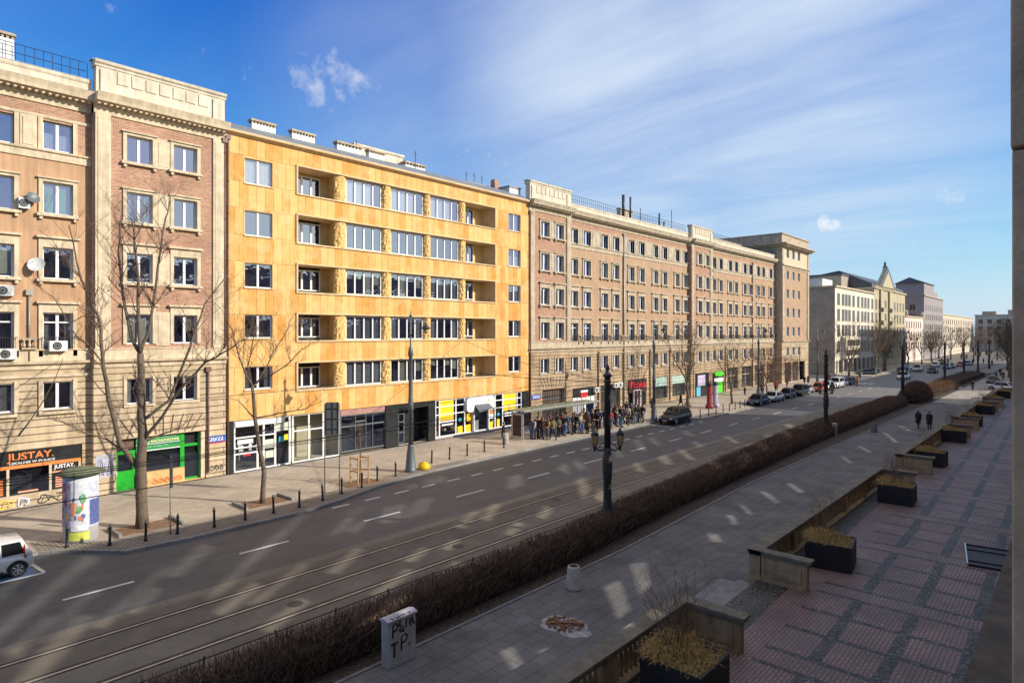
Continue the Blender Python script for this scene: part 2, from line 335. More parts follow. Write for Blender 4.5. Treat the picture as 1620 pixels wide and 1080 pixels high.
m_sett = bricks('granite_setts', (.34, .29, .23), (.25, .21, .17), (.13, .11, .09), .2, .16, .02, plane='xy', var=.2, bump=.6, vscale=.6)
m_walk = bricks('walkway_slabs', (.158, .153, .147), (.132, .128, .124), (.07, .067, .063), .74, .52, .012, off=.5, plane='yx', var=.30, bump=.2, vscale=.45, fine=.14, streak=0)
m_kerb = bricks('granite_kerb', (.30, .285, .26), (.24, .23, .21), (.11, .10, .09), 1.0, 5, .012, off=0, plane='yx', var=.2, bump=.1)
m_soil = plain('dark_soil', (.075, .055, .04), .95, .5, 5, .8, 25)
m_field = plain('earth', (.12, .11, .10), .95, .3, .4)
def terrace_mat():
    m, nt, N, L, bs = newmat('terrace_paving'); p = _pos(N); sp = N.new('ShaderNodeSeparateXYZ'); L.new(p, sp.inputs[0]); X, Y = sp.outputs[0], sp.outputs[1]
    def mt(op, a, b=None, c=None, cl=False):
        n = N.new('ShaderNodeMath'); n.operation = op; n.use_clamp = cl
        for i, v in enumerate((a, b, c)):
            if v is None: continue
            if isinstance(v, (int, float)): n.inputs[i].default_value = v
            else: L.new(v, n.inputs[i])
        return n.outputs[0]
    wob = mt('MULTIPLY_ADD', _noise(N, L, p, 1.5, 3), .12, -.06)
    xs = mt('ADD', mt('ADD', mt('MULTIPLY_ADD', Y, .019, X), 40.0), wob); ys = mt('ADD', mt('SUBTRACT', Y, 0.5-64), wob)
    def near(v, per, c, hw):   # 1 inside a strip of half width hw round c (mod per)
        d = mt('ABSOLUTE', mt('SUBTRACT', mt('MODULO', mt('ADD', v, per*.5-c), per), per*.5)); return mt('LESS_THAN', d, hw)
    sx = near(xs, 1.62, 0.78, .17)                       # cobble strips along the terrace
    P = 6.25
    l1 = near(ys, P, .0, .11); l2 = near(ys, P, 1.0, .11); l3 = near(ys, P, 2.75, .12); l4 = near(ys, P, 4.5, .12)
    band = near(ys, P, .5, .5)
    cob = mt('MAXIMUM', mt('MAXIMUM', mt('MULTIPLY', sx, mt('SUBTRACT', 1, band)), mt('MAXIMUM', l1, l2)), mt('MAXIMUM', l3, l4))
    edge = mt('LESS_THAN', mt('MULTIPLY_ADD', Y, .019, X), -7.35); inner = mt('LESS_THAN', mt('MULTIPLY_ADD', Y, .019, X), -6.55)
    cob = mt('MAXIMUM', mt('MULTIPLY', cob, mt('SUBTRACT', 1, inner)), edge)
    br = N.new('ShaderNodeTexBrick'); cb = N.new('ShaderNodeCombineXYZ'); L.new(Y, cb.inputs[0]); L.new(X, cb.inputs[1]); L.new(cb.outputs[0], br.inputs['Vector'])
    for k, v in (('Scale', 1), ('Mortar Size', .012), ('Brick Width', .27), ('Row Height', .115), ('Mortar Smooth', .2)): br.inputs[k].default_value = v
    br.inputs['Color1'].default_value = (.255, .165, .15, 1); br.inputs['Color2'].default_value = (.19, .135, .13, 1); br.inputs['Mortar'].default_value = (.045, .04, .04, 1)
    vo = N.new('ShaderNodeTexVoronoi'); vo.inputs['Scale'].default_value = 9; L.new(p, vo.inputs['Vector'])
    vc = _mul(N, L, _rgb(N, (.125, .128, .115)), _ramp(N, L, vo.outputs['Distance'], .1, .55, 1.25, .25)); vc = _mul(N, L, vc, _ramp(N, L, _noise(N, L, p, 9, 2), .3, .7, .5, 1.4))
    c = _mix(N, L, cob, br.outputs['Color'], vc)
    c = _mul(N, L, c, _ramp(N, L, _noise(N, L, p, .45, 6), .3, .7, .62, 1.3))
    gray = _mix(N, L, _ramp(N, L, _noise(N, L, p, .8, 5), .5, .7, 0, .55), c, (.11, .105, .11))
    L.new(gray, bs.inputs['Base Color']); bs.inputs['Roughness'].default_value = .6; bs.inputs['Specular IOR Level'].default_value = .5
    hh = mt('MULTIPLY', mt('SUBTRACT', 1, br.outputs['Fac']), mt('SUBTRACT', 1, cob)); hh = mt('ADD', hh, mt('MULTIPLY', cob, mt('SUBTRACT', .8, vo.outputs['Distance'])))
    _bump(N, L, hh, bs, .6, .02); return m
m_terr = terrace_mat(); m_step = plain('step_stone', (.18, .18, .185), .7, .3, 2, .2, 30)
def sheet(name, mat, pts, z, th=0.):
    m = MB(); n = len(pts)
    if th: m.prism(pts, 'z', z-th, z)
    else: m.add([(a, b, z) for a, b in pts], [tuple(range(n))])
    o = m.build(name, mat); o['kind'] = 'structure'; return o
def strips(name, mat, left, right, z, th):
    # left / right: polylines [(x,y)] with the same y values; a raised slab between them
    m = MB()
    for (a, b), (c, d) in zip(zip(left, left[1:]), zip(right, right[1:])):
        m.add([(*a, z), (*c, z), (*d, z), (*b, z)], [(0, 1, 2, 3)])
        m.add([(*c, z), (*c, z-th), (*d, z-th), (*d, z)], [(0, 1, 2, 3)]); m.add([(*a, z), (*b, z), (*b, z-th), (*a, z-th)], [(0, 1, 2, 3)])
    o = m.build(name, mat); o['kind'] = 'structure'; return o
sheet('ground', m_field, [(-1500, -600), (1500, -600), (1500, 2500), (-1500, 2500)], -.03)
sheet('road', m_asph, [(-36, -60), (-24.5, -60), (-24.5, 700), (-36, 700)], 0)
sheet('tram_bed', m_tram, [(-24.5, -60), (-16.0, -60), (-16.0, 700), (-24.5, 700)], .004)
sheet('track_slabs', m_tramslab, [(-23.9, -60), (-19.2, -60), (-19.2, 700), (-23.9, 700)], .008)
m_asphl = asphalt('sunlit_pale_asphalt', (.17, .16, .14)); m_walkl = bricks('sunlit_walkway_slabs', (.38, .34, .28), (.32, .285, .235), (.16, .13, .11), .98, .72, .015, off=.5, plane='yx', var=.2, bump=.2, vscale=.5, fine=.1)  # lighter copies for the sunlit stretch: sun glare put into the base colour
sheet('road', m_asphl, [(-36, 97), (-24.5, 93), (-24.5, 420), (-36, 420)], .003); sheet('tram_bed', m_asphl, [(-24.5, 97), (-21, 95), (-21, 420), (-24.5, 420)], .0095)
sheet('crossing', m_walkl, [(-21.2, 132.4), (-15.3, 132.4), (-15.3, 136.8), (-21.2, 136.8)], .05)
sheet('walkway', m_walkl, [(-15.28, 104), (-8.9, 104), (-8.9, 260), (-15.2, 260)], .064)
sheet('cross_road', m_asph, [(-300, 141), (-36, 141), (-36, 157), (-300, 157)], .0)
sheet('far_square', m_tram, [(-60, 265), (60, 265), (60, 420), (-60, 420)], .012)
KX = [(-33.6, -60), (-33.6, 6.6), (-32.9, 7.6), (-30.95, 9.2), (-30.75, 12), (-30.8, 17.6), (-31.3, 20), (-32.3, 23.2), (-33.2, 27), (-33.6, 33), (-33.75, 45), (-33.75, 58), (-33.9, 59.2), (-33.9, 64.5), (-31.3, 66.6), (-31.2, 74), (-31.25, 81), (-33.8, 83.2), (-34, 128), (-34.2, 142)]
strips('pavement', m_pave, [(-43.4, y) for x, y in KX], [(x-.2, y) for x, y in KX], .12, .15)
strips('kerb', m_kerb, [(x-.2, y) for x, y in KX], KX, .124, .15)
SX = [p for p in KX if 6.5 < p[1] < 34]
strips('sett_strip', m_sett, [(x-1.9+max(0, (y-22)*.1), y) for x, y in SX], [(x-.2, y) for x, y in SX], .126, .01)
strips('pavement', m_pave, [(-43.4, y) for y in (156, 260)], [(-34.4, y) for y in (156, 260)], .12, .15)
strips('kerb', m_kerb, [(-34.4, y) for y in (156, 260)], [(-34.2, y) for y in (156, 260)], .124, .15)
# right side: planting strip, walkway, terrace
sheet('planting_strip', m_soil, [(-17.4, -20), (-15.1, -20), (-14.9, 24), (-15.6, 40), (-15.3, 92), (-15.2, 190), (-21.4, 190), (-20.6, 80), (-19.4, 45), (-17.6, 24)], .03)
sheet('walkway', m_walk, [(-15.15, -20), (-8.8, -20), (-8.8, 260), (-15.2, 260), (-15.3, 92), (-15.6, 40), (-14.95, 24)], .06)
mk = MB()
for a, b in (((-15.15, -20), (-14.95, 24)), ((-14.95, 24), (-15.6, 40)), ((-15.6, 40), (-15.3, 92)), ((-15.3, 92), (-15.2, 190))):
    mk.prism([(a[0]-.12, a[1]), (a[0], a[1]), (b[0], b[1]), (b[0]-.12, b[1])], 'z', 0, .10)
mk.build('kerb_edging', m_step)['kind'] = 'structure'
kx = MB()
for y in range(-20, 190, 2): kx.box(-17.45-(y > 30)*1.4-(y > 55)*1., -17.2-(y > 30)*1.4-(y > 55)*1., y, y+1.99, 0, .12)
sheet('terrace', m_terr, [(-8.95, -20), (.3, -20), (.3, 119), (-8.95, 119)], .45, .4)
for y0 in (18.0, 43.1, 68.2, 93.3):
    s = MB(); s.box(-9.65, -8.951, y0+.0, y0+5.5, 0, .30); s.box(-10.35, -9.651, y0, y0+5.5, 0, .165)
    s.build('steps', m_step)['kind'] = 'structure'
# rails
m_rail = plain('worn_steel_rail', (.50, .46, .40), .4, .25, 3, metal=.6)
m_groove = plain('rail_groove', (.03, .027, .025), .9, .2, 3)
for x in (-23.08, -21.5, -19.93):
    r = MB(); r.box(x-.04, x+.03, -60, 420, .0, .020); r.build('tram_rail', m_rail)['kind'] = 'structure'
    g = MB(); g.box(x-.17, x-.12, -60, 420, 0, .0115); g.box(x+.031, x+.11, -60, 420, 0, .013); g.build('rail_groove', m_groove)['kind'] = 'structure'
# markings
lm = MB(); y = -13.2
while y < 130:
    lm.box(-27.33, -27.19, y, y+2.3, .0, .005); y += 6.43
y = 19.2
while y < 66: lm.box(-30.68, -30.52, y, y+1.05, 0, .005); y += 2.13
for a, b in (((-33.2, 6.1), (-31.0, 6.3)), ((-33.9, 59.2), (-31.3, 59.0))):
    d = Vector((b[0]-a[0], b[1]-a[1])).normalized(); nx, ny = -d.y*.07, d.x*.07
    lm.prism([(a[0]-nx, a[1]-ny), (b[0]-nx, b[1]-ny), (b[0]+nx, b[1]+ny), (a[0]+nx, a[1]+ny)], 'z', 0, .006)
for k in range(4): lm.box(-33.2+k*1.1, -32.7+k*1.1, 133, 136.5, 0, .005)
lm.box(-31.0, -30.86, -20, 6.3, 0, .005)
lm.build('road_markings', m_paintw)['kind'] = 'structure'
bm_ = MB(); bm_.box(-33.5, -31.01, -3, 6.05, 0, .0035); bm_.build('blue_parking_bay', plain('blue_bay_paint', (.07, .13, .24), .7, .4, 4))['kind'] = 'structure'
m_hole = plain('iron_cover', (.05, .048, .045), .6, .3, 12, .5, 30, metal=.4)
for px_, py_ in ((467, 955), (725, 864), (1035, 735), (880, 790)):
    gx_, gy_, _ = px_ground(px_, py_); q = MB(); q.lathe([(.28, 0), (.28, .012)], (gx_, gy_, 0), 18, smooth=False); q.build('manhole_cover', m_hole)['kind'] = 'structure'
# dirty snow and rubble patches on the walkway
def patch(name, label, cx, cy, rx, ry, mat, z, seed, n=60):
    random.seed(seed); m = MB(); pts = []
    for i in range(n):
        a = 2*pi*i/n; k = .92+.28*noise.noise(Vector((cos(a)*1.6, sin(a)*1.6, seed)))+random.uniform(-.03, .03); pts.append((cx+rx*k*cos(a), cy+ry*k*sin(a)))
    vs = [(cx, cy, z+.05)]+[(cx+(p[0]-cx)*.6, cy+(p[1]-cy)*.6, z+.035+random.uniform(-.015, .02)) for p in pts]+[(p[0], p[1], z+.003) for p in pts]
    fs = [(0, 1+i, 1+(i+1) % n) for i in range(n)]+[(1+i, 1+n+i, 1+n+(i+1) % n, 1+(i+1) % n) for i in range(n)]
    m.add(vs, fs, 0, True); return m.build(name, mat)
m_snow = plain('dirty_snow', (.28, .28, .29), .7, .6, 5, .3, 20)
gx, gy, _ = px_ground(893, 992); o = patch('pavement_hole', '', gx, gy, .95, .75, m_snow, .062, 4)
T(o, 'crusty patch of dirty snow round a tree pit in the slab walkway', 'snow')
m_rub = plain('rust_brown_rubble', (.20, .11, .06), .95, .5, 6, .8, 20)
random.seed(11); rb = MB()
for i in range(150):
    a = random.uniform(0, 6.28); r = random.random()**.6; x = gx-.05+.62*r*cos(a); y2 = gy-.0+.48*r*sin(a); s = random.uniform(.02, .07)
    rb.lathe([(s, 0), (s*.9, s*.5), (s*.3, s*.9)], (x, y2, .10+.03*(1-r)), 5, 0, smooth=False)
for q in range(3): rb.prism([(gx-.5+q*.12, gy-.35+.1*q), (gx-.42+q*.12, gy-.4+.1*q), (gx+.35+q*.1, gy+.33), (gx+.27+q*.1, gy+.38)], 'z', .10, .17+.01*q)
T(rb.build('rubble_heap', m_rub), 'heap of rust brown rubble lying in the snowy tree pit', 'rubble', kind='stuff')
# ---------------- windows ----------------
_wc = {}
def win_meshes(w, h, n, tr, frame):
    k = (round(w, 2), round(h, 2), n, tr, frame.name)
    if k in _wc: return _wc[k]
    f = MB(); t = .085; a, b = -.03, .045
    f.box(a, b, 0, t, 0, h); f.box(a, b, w-t, w, 0, h); f.box(a, b, t, w-t, 0, t); f.box(a, b, t, w-t, h-t, h)
    for i in range(1, n):
        y = w*i/n; hw = .075 if n <= 3 else .06; f.box(a, b+.012, y-hw, y+hw, t, h-t)
    if tr: f.box(a, b+.006, t, w-t, h*tr-.04, h*tr+.04)
    p = MB(); p.quad((0, t, t), (0, w-t, t), (0, w-t, h-t), (0, t, h-t))
    _wc[k] = (f.mesh('window', frame), p.mesh('pane', m_glass)); return _wc[k]
_cc = {}
def curtain_mesh(kind, w, h):
    k = (kind, round(w, 2), round(h, 2))
    if k in _cc: return _cc[k]
    m = MB()
    def cloth(y0, y1, z0, z1, mi=0, amp=.025):
        n = max(4, int((y1-y0)/.035)); vs = []
        for i in range(n+1):
            y = y0+(y1-y0)*i/n; x = -.14+amp*sin(i*1.9)+amp*.5*sin(i*.7); vs += [(x, y, z0), (x, y, z1)]
        m.add(vs, [(2*i, 2*i+2, 2*i+3, 2*i+1) for i in range(n)], mi, True)
    mats = [m_cur]
    if kind == 'sheer': cloth(.05, w-.05, .05, h)
    elif kind == 'white': mats = [m_white]; m.quad((-.1, .05, .05), (-.1, w*.78, .05), (-.1, w*.78, h), (-.1, .05, h))
    elif kind == 'half': cloth(.05, w-.05, .05, h*.62)
    elif kind == 'sides': cloth(.05, w*.24, .05, h); cloth(w*.76, w-.05, .05, h)
    elif kind == 'drape':
        for q in range(2):
            y0 = .05+q*(w/2); cloth(y0, y0+w*.2, .05, h, 0, .04); cloth(y0+w*.27, y0+w*.45, .05, h, 0, .04)
    elif kind == 'blind': mats = [m_blind]; m.quad((-.1, .05, h*.1), (-.1, w-.05, h*.1), (-.1, w-.05, h), (-.1, .05, h))
    elif kind == 'green': mats = [m_green]; m.quad((-.1, .05, .05), (-.1, w*.38, .05), (-.1, w*.38, h), (-.1, .05, h)); m.quad((-.1, w*.5, .05), (-.1, w*.82, .05), (-.1, w*.82, h), (-.1, w*.5, h))
    elif kind == 'gray': mats = [m_grayb]; m.quad((-.1, .05, .05), (-.1, w-.05, .05), (-.1, w-.05, h), (-.1, .05, h))
    elif kind == 'rolls':
        mats = [m_blind]; r = random.Random(int(w*100+h*10)); n = max(2, int(w/.8))
        for i in range(n):
            d = r.choice((.0, .35, .55, 1.)); d and m.quad((-.1, w*i/n+.05, h*(1-d)), (-.1, w*(i+1)/n-.05, h*(1-d)), (-.1, w*(i+1)/n-.05, h), (-.1, w*i/n+.05, h))
    _cc[k] = m.mesh('curtain', mats); return _cc[k]
def window(par, x, y, z, w, h, n=2, tr=0, cur=None, frame=None):
    fm, pm = win_meshes(w, h, n, tr, frame or m_white)
    o = mesh_obj('window', fm, par, (x, y, z)); mesh_obj('pane', pm, o)
    if cur: mesh_obj('curtain', curtain_mesh(cur, w, h), o)
    return o
def wall(mb, x, y0, y1, z0, z1, holes, d=.2, mi=0, rmi=None):
    """facade sheet at depth x with real openings; holes (y0,y1,z0,z1[,depth])"""
    if rmi is None: rmi = mi
    ys = sorted({y0, y1, *[min(max(v, y0), y1) for h in holes for v in h[:2]]}); zs = sorted({z0, z1, *[min(max(v, z0), z1) for h in holes for v in h[2:4]]})
    for a, b in zip(ys, ys[1:]):
        for c, e in zip(zs, zs[1:]):
            my, mz = (a+b)/2, (c+e)/2
            if any(h[0] < my < h[1] and h[2] < mz < h[3] for h in holes): continue
            mb.quad((x, a, c), (x, b, c), (x, b, e), (x, a, e), mi)
    for h in holes:
        a, b, c, e = h[:4]
        if b <= y0 or a >= y1 or e <= z0 or c >= z1: continue
        q = x-(h[4] if len(h) > 4 else d)
        mb.quad((x, a, c), (x, a, e), (q, a, e), (q, a, c), rmi); mb.quad((x, b, c), (q, b, c), (q, b, e), (x, b, e), rmi)
        mb.quad((x, a, c), (q, a, c), (q, b, c), (x, b, c), rmi); mb.quad((x, a, e), (x, b, e), (q, b, e), (q, a, e), rmi)
def cornice(mb, x, y0, y1, z, prof, mi=0):
    """prof: (out, dz) pairs from the bottom up; extruded along y in front of x"""
    p = [(x-.02, z+prof[0][1])]+[(x+o, z+dz) for o, dz in prof]+[(x-.02, z+prof[-1][1])]
    mb.prism([(a, b) for a, b in p], 'y', y0, y1, mi)
LEVELS = dict(r1=(19.9, 21.5), r2=(16.3, 18.1), r3=(12.65, 14.43), r4=(8.95, 10.76), mz=(5.3, 6.87))
def tenement(par, Y0, Y1, pav, pavw, pairs, backX, shopholes, rc_end=True, cur_seed=1, plast=None, stone=None, drop=0., end_low=None, fourbottom=8.3):
    """stone-trimmed tenement; all coordinates are local to the parent (x=0 is the pavilion face). pav=(y0,y1)"""
    rr = random.Random(cur_seed); plast = plast or m_plaster
    REC = -.5; p0, p1 = pav; oy = par.location.y
    W1 = 1.42
    m_stone = stone or globals()['m_stone']; wallm = [plast, m_brick, m_rustd if stone else m_rust, m_stone, m_parapet]
    w = MB(); trim = MB(); inter = MB()
    holesP = []; holesM = []
    curs = [None, None, None, 'sheer', 'sides', 'blind', 'half', None, 'rolls', None, None, None, 'sides']
    # ----- pavilion -----
    for ys in pavw:
        for k in ('r1', 'r2', 'r3', 'r4', 'mz'):
            z0, z1 = LEVELS[k]; holesP.append((ys, ys+W1, z0, z1)); window(par, -.22, ys, z0, W1, z1-z0, 2, 0, rr.choice(curs))
    m0, m1 = (Y0, p0) if p0 > Y0+.1 else (p1, Y1)
    for ys in pairs:
        for k in ('r1', 'r2', 'r3', 'r4', 'mz'):
            z0, z1 = LEVELS[k]
            if k == 'r4': z0 = fourbottom
            holesM.append((ys, ys+W1, z0, z1)); window(par, REC-.22, ys, z0, W1, z1-z0, 2, .78 if k == 'r4' else 0, rr.choice(curs))
    hs = [h for h in shopholes if p0-.1 < (h[0]+h[1])/2 < p1+.1]; hm = [h for h in shopholes if h not in hs]
    wall(w, 0, p0, p1, 8.68, 22.42, holesP, .25, 1, 3); wall(w, 0, p0, p1, 0, 8.0, holesP+hs, .25, 2, 3)
    wall(w, REC, m0, m1, 20.0-.0, 22.42, holesM, .25, 1, 3); wall(w, REC, m0, m1, 8.0, 20.0, holesM, .25, 0, 3); wall(w, REC, m0, m1, 0, 8.0, holesM+hm, .25, 2, 3)
    # side cheeks of the pavilion
    for yy in (p0, p1):
        w.quad((REC, yy, 0), (0, yy, 0), (0, yy, 8), (REC, yy, 8), 2); w.quad((REC, yy, 8), (0, yy, 8), (0, yy, 22.42), (REC, yy, 22.42), 1)
    # body behind
    for yy in (Y0, Y1):
        w.quad((REC-.001, yy, 0), (backX, yy, 0), (backX, yy, 23.5), (REC-.001, yy, 23.5), 4)
        if min(abs(yy-p0), abs(yy-p1)) < .1: w.quad((REC, yy, 22.42), (0, yy, 22.42), (0, yy, 23.5), (REC, yy, 23.5), 4)
    w.quad((backX, Y0, 0), (backX, Y1, 0), (backX, Y1, 23.5), (backX, Y0, 23.5), 4)
    # pilasters
    for a in (p0+.06, p1-.86):
        trim.box(.0, .12, a, a+.8, 8.68, 22.42, 0); trim.box(.12, .15, a+.12, a+.68, 8.9, 22.2, 0)
    # belts and entablature
    top = [(.08, 0), (.08, .28), (.18, .36), (.22, .52), (.70, .60), (.74, .78), (.82, .98), (.86, 1.08)]
    for (x, a, b) in ((0, p0, p1), (REC, m0, m1)):
        e = .12 if x == 0 else 0
        cornice(trim, x, a-e*0, b, 22.42, top, 0)
        n = int((b-a)/.31)
        for i in range(n): trim.box(x+.22, x+.55, a+.08+i*.31, a+.22+i*.31, 22.86, 22.98, 0)
        cornice(trim, x, a, b, 7.55, [(.04, 0), (.10, .06), (.10, .3), (.32, .36), (.36, .5)], 0)
        cornice(trim, x, a, b, 8.05, [(.10, 0), (.10, .58), (.16, .6), (.16, .66)], 0)
    cornice(trim, REC, m0, m1, 19.33, [(.08, 0), (.08, .38), (.18, .42), (.2, .52)], 0)
    cornice(trim, REC, m0, m1, 21.62, [(.05, 0), (.08, .05), (.08, .16)], 0)
    trim.build('cornice', [m_stone], par)
    # parapets
    pr = MB()
    pr.box(-.5, .10, p0+.1, p1-.1, 23.5, 25.15); cornice(pr, .10, p0+.02, p1-.02, 25.15, [(.05, 0), (.06, .12), (.16, .2), (.2, .36)]); pr.box(-.6, .1, p0+.02, p1-.02, 25.15, 25.51)
    pr.box(-.62, .02, p0-.08, p1+.08, 25.512, 25.55, 1)
    nn = 7; pw = (p1-p0-2.2)/nn
    for i in range(nn): pr.box(.1, .16, p0+1.1+i*pw+.09, p0+1.1+(i+1)*pw-.09, 24.35, 25.05)
    for i in (p0+.3, p1-.9): pr.box(.1, .2, i, i+.6, 23.55, 25.0)
    pr.box(REC-.5, REC+.12, m0+.02, m1-.02, 23.5, 24.32); cornice(pr, REC+.12, m0+.02, m1-.02, 24.1, [(.03, 0), (.08, .1), (.08, .22)]); pr.box(REC-.55, REC+.22, m0+.02, m1-.02, 24.325, 24.36, 1)
    pr.build('parapet', [m_parapet, m_roof], par)
    # window surrounds
    sr = MB()
    def surround(x, ys, ye, z0, z1, lint, sill=True):
        s = .2; t = .10; sr = MB()
        sr.box(x, x+t, ys-s, ys, z0, z1+.16); sr.box(x, x+t, ye, ye+s, z0, z1+.16); sr.box(x, x+t, ys, ye, z1, z1+.16)
        if lint == 'big': sr.box(x, x+t-.003, ys-s, ye+s, z1+.162, z1+.5); sr.box(x, x+t+.16, ys-s-.12, ye+s+.12, z1+.502, z1+.62)
        elif lint == 'small': sr.box(x, x+t+.1, ys-s-.08, ye+s+.08, z1+.162, z1+.24)
        if sill:
            sr.box(x, x+.24, ys-s-.1, ye+s+.1, z0-.16, z0)
            for q in (ys-s+.02, ye+s-.18): sr.box(x, x+.18, q, q+.16, z0-.34, z0-.162)
        sr._build('window_surround', [m_stone, m_brick], par)
    for k, lt in (('r1', 'small'), ('r2', 'small'), ('r3', 'big'), ('r4', 'big')):
        z0, z1 = LEVELS[k]
        for ys in pavw: surround(0, ys, ys+W1, z0, z1, lt, k != 'r4')
        a, b = pavw[0]+W1+.2, pavw[1]-.2
        if b > a: sr.box(0, .05, a, b, z0-.1, z1+.16); sr.box(.05, .08, a+.12, b-.12, z0+.05, z1-.05)
        for ys in pairs:
            if k == 'r1': sr.box(REC, REC+.08, ys-.22, ys, z0-.05, z1+.12); sr.box(REC, REC+.08, ys+W1, ys+W1+.22, z0-.05, z1+.12)
            else: surround(REC, ys, ys+W1, fourbottom if k == 'r4' else z0, z1, lt, k != 'r4')
    allp = sorted(pairs)
    for a, b in zip(allp, allp[1:]):       # fluted panels between the top row windows
        s, e = a+W1+.26, b-.26
        if e-s > .3:
            sr.box(REC, REC+.05, s, e, 19.88, 21.62)
            if e-s > 2.2:
                for q in (s, e-.75): sr.box(REC+.05, REC+.09, q+.1, q+.65, 19.98, 21.5)
            else: sr.box(REC+.05, REC+.09, s+.12, e-.12, 19.98, 21.5)
            if e-s > 2.2: sr.box(REC+.052, REC+.075, s+.95, e-.95, 19.9, 21.6, 1)
    z0, z1 = LEVELS['mz']
    for ys in pavw: sr.box(0, .07, ys-.16, ys, z0, z1+.14); sr.box(0, .07, ys+W1, ys+W1+.16, z0, z1+.14); sr.box(0, .1, ys-.16, ys+W1+.16, z0-.14, z0)
    for ys in pairs: sr.box(REC, REC+.1, ys-.2, ys, z0-.1, z1+.1); sr.box(REC, REC+.1, ys+W1, ys+W1+.2, z0-.1, z1+.1); sr.box(REC, REC+.2, ys-.2, ys+W1+.2, z0-.24, z0-.1)
    cornice(sr, REC, m0, m1, 7.1, [(.05, 0), (.12, .05), (.12, .2)])
    sr.build('window_surround', [m_stone, m_brick], par)
    w.build('wall', wallm, par)
    inter.quad((-1.6, Y0+.1, 0.1), (-1.6, Y1-.1, .1), (-1.6, Y1-.1, 22.4), (-1.6, Y0+.1, 22.4))
    for z in (4.2, 8.0, 11.6, 15.3, 19): inter.quad((REC-.27, Y0+.1, z), (REC-.27, Y1-.1, z), (-1.6, Y1-.1, z), (-1.6, Y0+.1, z))
    inter.build('interior', m_room, par)
    rf = MB(); rf.prism([(-1.2, 23.45), (-1.2, 23.9), (-6, 25.0), (backX+1, 25.0), (backX, 23.9), (backX, 23.45)], 'y', Y0+.05, Y1-.05); rf.build('roof', m_roof, par)
    # balconettes at french windows
    if fourbottom < 8.9:
        rl = MB()
        for ys in pairs:
            y = ys-.1
            while y < ys+W1+.12: rl.box(REC+.26, REC+.28, y, y+.02, 8.72, 9.35); y += .11
            rl.box(REC+.25, REC+.29, ys-.14, ys+W1+.14, 9.35, 9.39)
        rl.build('balcony_railing', m_black, par)
        bb = MB()
        for a, b in zip(allp, allp[1:]):
            s, e = a+W1+.3, b-.3
            if e-s > .3: bb.box(REC+.17, REC+.30, s, e, 8.72, 8.80); bb.box(REC+.17, REC+.30, s, e, 9.24, 9.34); [bb.lathe([(.05, 0), (.09, .14), (.04, .3), (.07, .43)], (REC+.24, s+.1+q*(e-s-.2)/max(1, int((e-s)/.3)), 8.805), 6) for q in range(int((e-s)/.3)+1)]
        bb.build('balustrade', m_stoned, par)
    rlg = MB(); y = m0+.2
    while y < m1-.1: rlg.tube([(REC-.3, y, 24.36), (REC-.3, y, 25.45)], .018, 4); y += .42
    for z in (25.45, 24.95): rlg.tube([(REC-.3, m0+.2, z), (REC-.3, m1-.2, z)], .02, 4)
    rlg.build('roof_railing', m_black, par)
def pipe(par, x, y, z0, z1, mat, r=.09):
    p = MB(); p.tube([(x, y, z0), (x, y, z1)], r, 8); p.box(x-.16, x+.1, y-.16, y+.16, z1-.3, z1)
    z = z0+2
    while z < z1: p.lathe([(r*1.3, 0), (r*1.3, .07)], (x, y, z), 8); z += 2.2
    return p.build('downpipe', mat, par)
def ac_unit(par, x, y, z, name='air_conditioner', w=.85):
    a = MB(); a.box(x, x+.32, y, y+w, z, z+.58); pass
    o = a.build(name, m_acw, par); f = MB(); cy = y+w*.42
    vs = [(x+.325, cy+.22*cos(i*pi/8), z+.29+.22*sin(i*pi/8)) for i in range(16)]; f.add(vs, [tuple(range(16))])
    for r in (.08, .15): f.tube([(x+.335, cy+r*cos(i*pi/8), z+.29+r*sin(i*pi/8)) for i in range(17)], .008, 4, 1)
    f.build('fan', [m_dark, m_acw], o); b = MB(); b.box(x-.3, x+.3, y+.1, y+.15, z-.06, z); b.box(x-.3, x+.3, y+w-.15, y+w-.1, z-.06, z); b.build('bracket', m_black, o); return o
def dish(par, x, y, z, r=.38, mat=None, yaw=.6):
    d = MB(); n = 14; M = Matrix.Translation((x+.35, y, z)) @ Matrix.Rotation(yaw, 4, 'Z') @ Matrix.Rotation(R_(68), 4, 'Y')
    vs = []
    for j in range(5):
        q = r*(j+.001)/4
        for i in range(n): vs.append(M @ Vector((q*cos(2*pi*i/n), q*sin(2*pi*i/n), .28*q*q/r)))
    d.add(vs, [(j*n+i, j*n+(i+1) % n, (j+1)*n+(i+1) % n, (j+1)*n+i) for j in range(4) for i in range(n)], 0, True)
    o = d.build('satellite_dish', mat or m_acw, par); a = MB(); a.tube([(x, y, z-.2), (x+.3, y, z-.2), (x+.35, y, z)], .025, 5); a.tube([M @ Vector((0, -r, .1)), M @ Vector((0, 0, .45))], .012, 4); a.build('bracket', m_iron, o); return o
def chimney(par, x, y, z, w=2.4, d=.8, h=1.0, mat=None, pots=6):
    c = MB(); c.box(x-d/2, x+d/2, y-w/2, y+w/2, z, z+h); c.box(x-d/2-.08, x+d/2+.08, y-w/2-.08, y+w/2+.08, z+h+.18, z+h+.32, 1)
    for i in range(pots+1):
        yy = y-w/2+.06+i*(w-.12)/pots; c.box(x-d/2, x-d/2+.1, yy-.06, yy+.06, z+h, z+h+.18, 1); c.box(x+d/2-.1, x+d/2, yy-.06, yy+.06, z+h, z+h+.18, 1)
    return c.build('chimney', [mat or m_parapet, m_stoned], par)

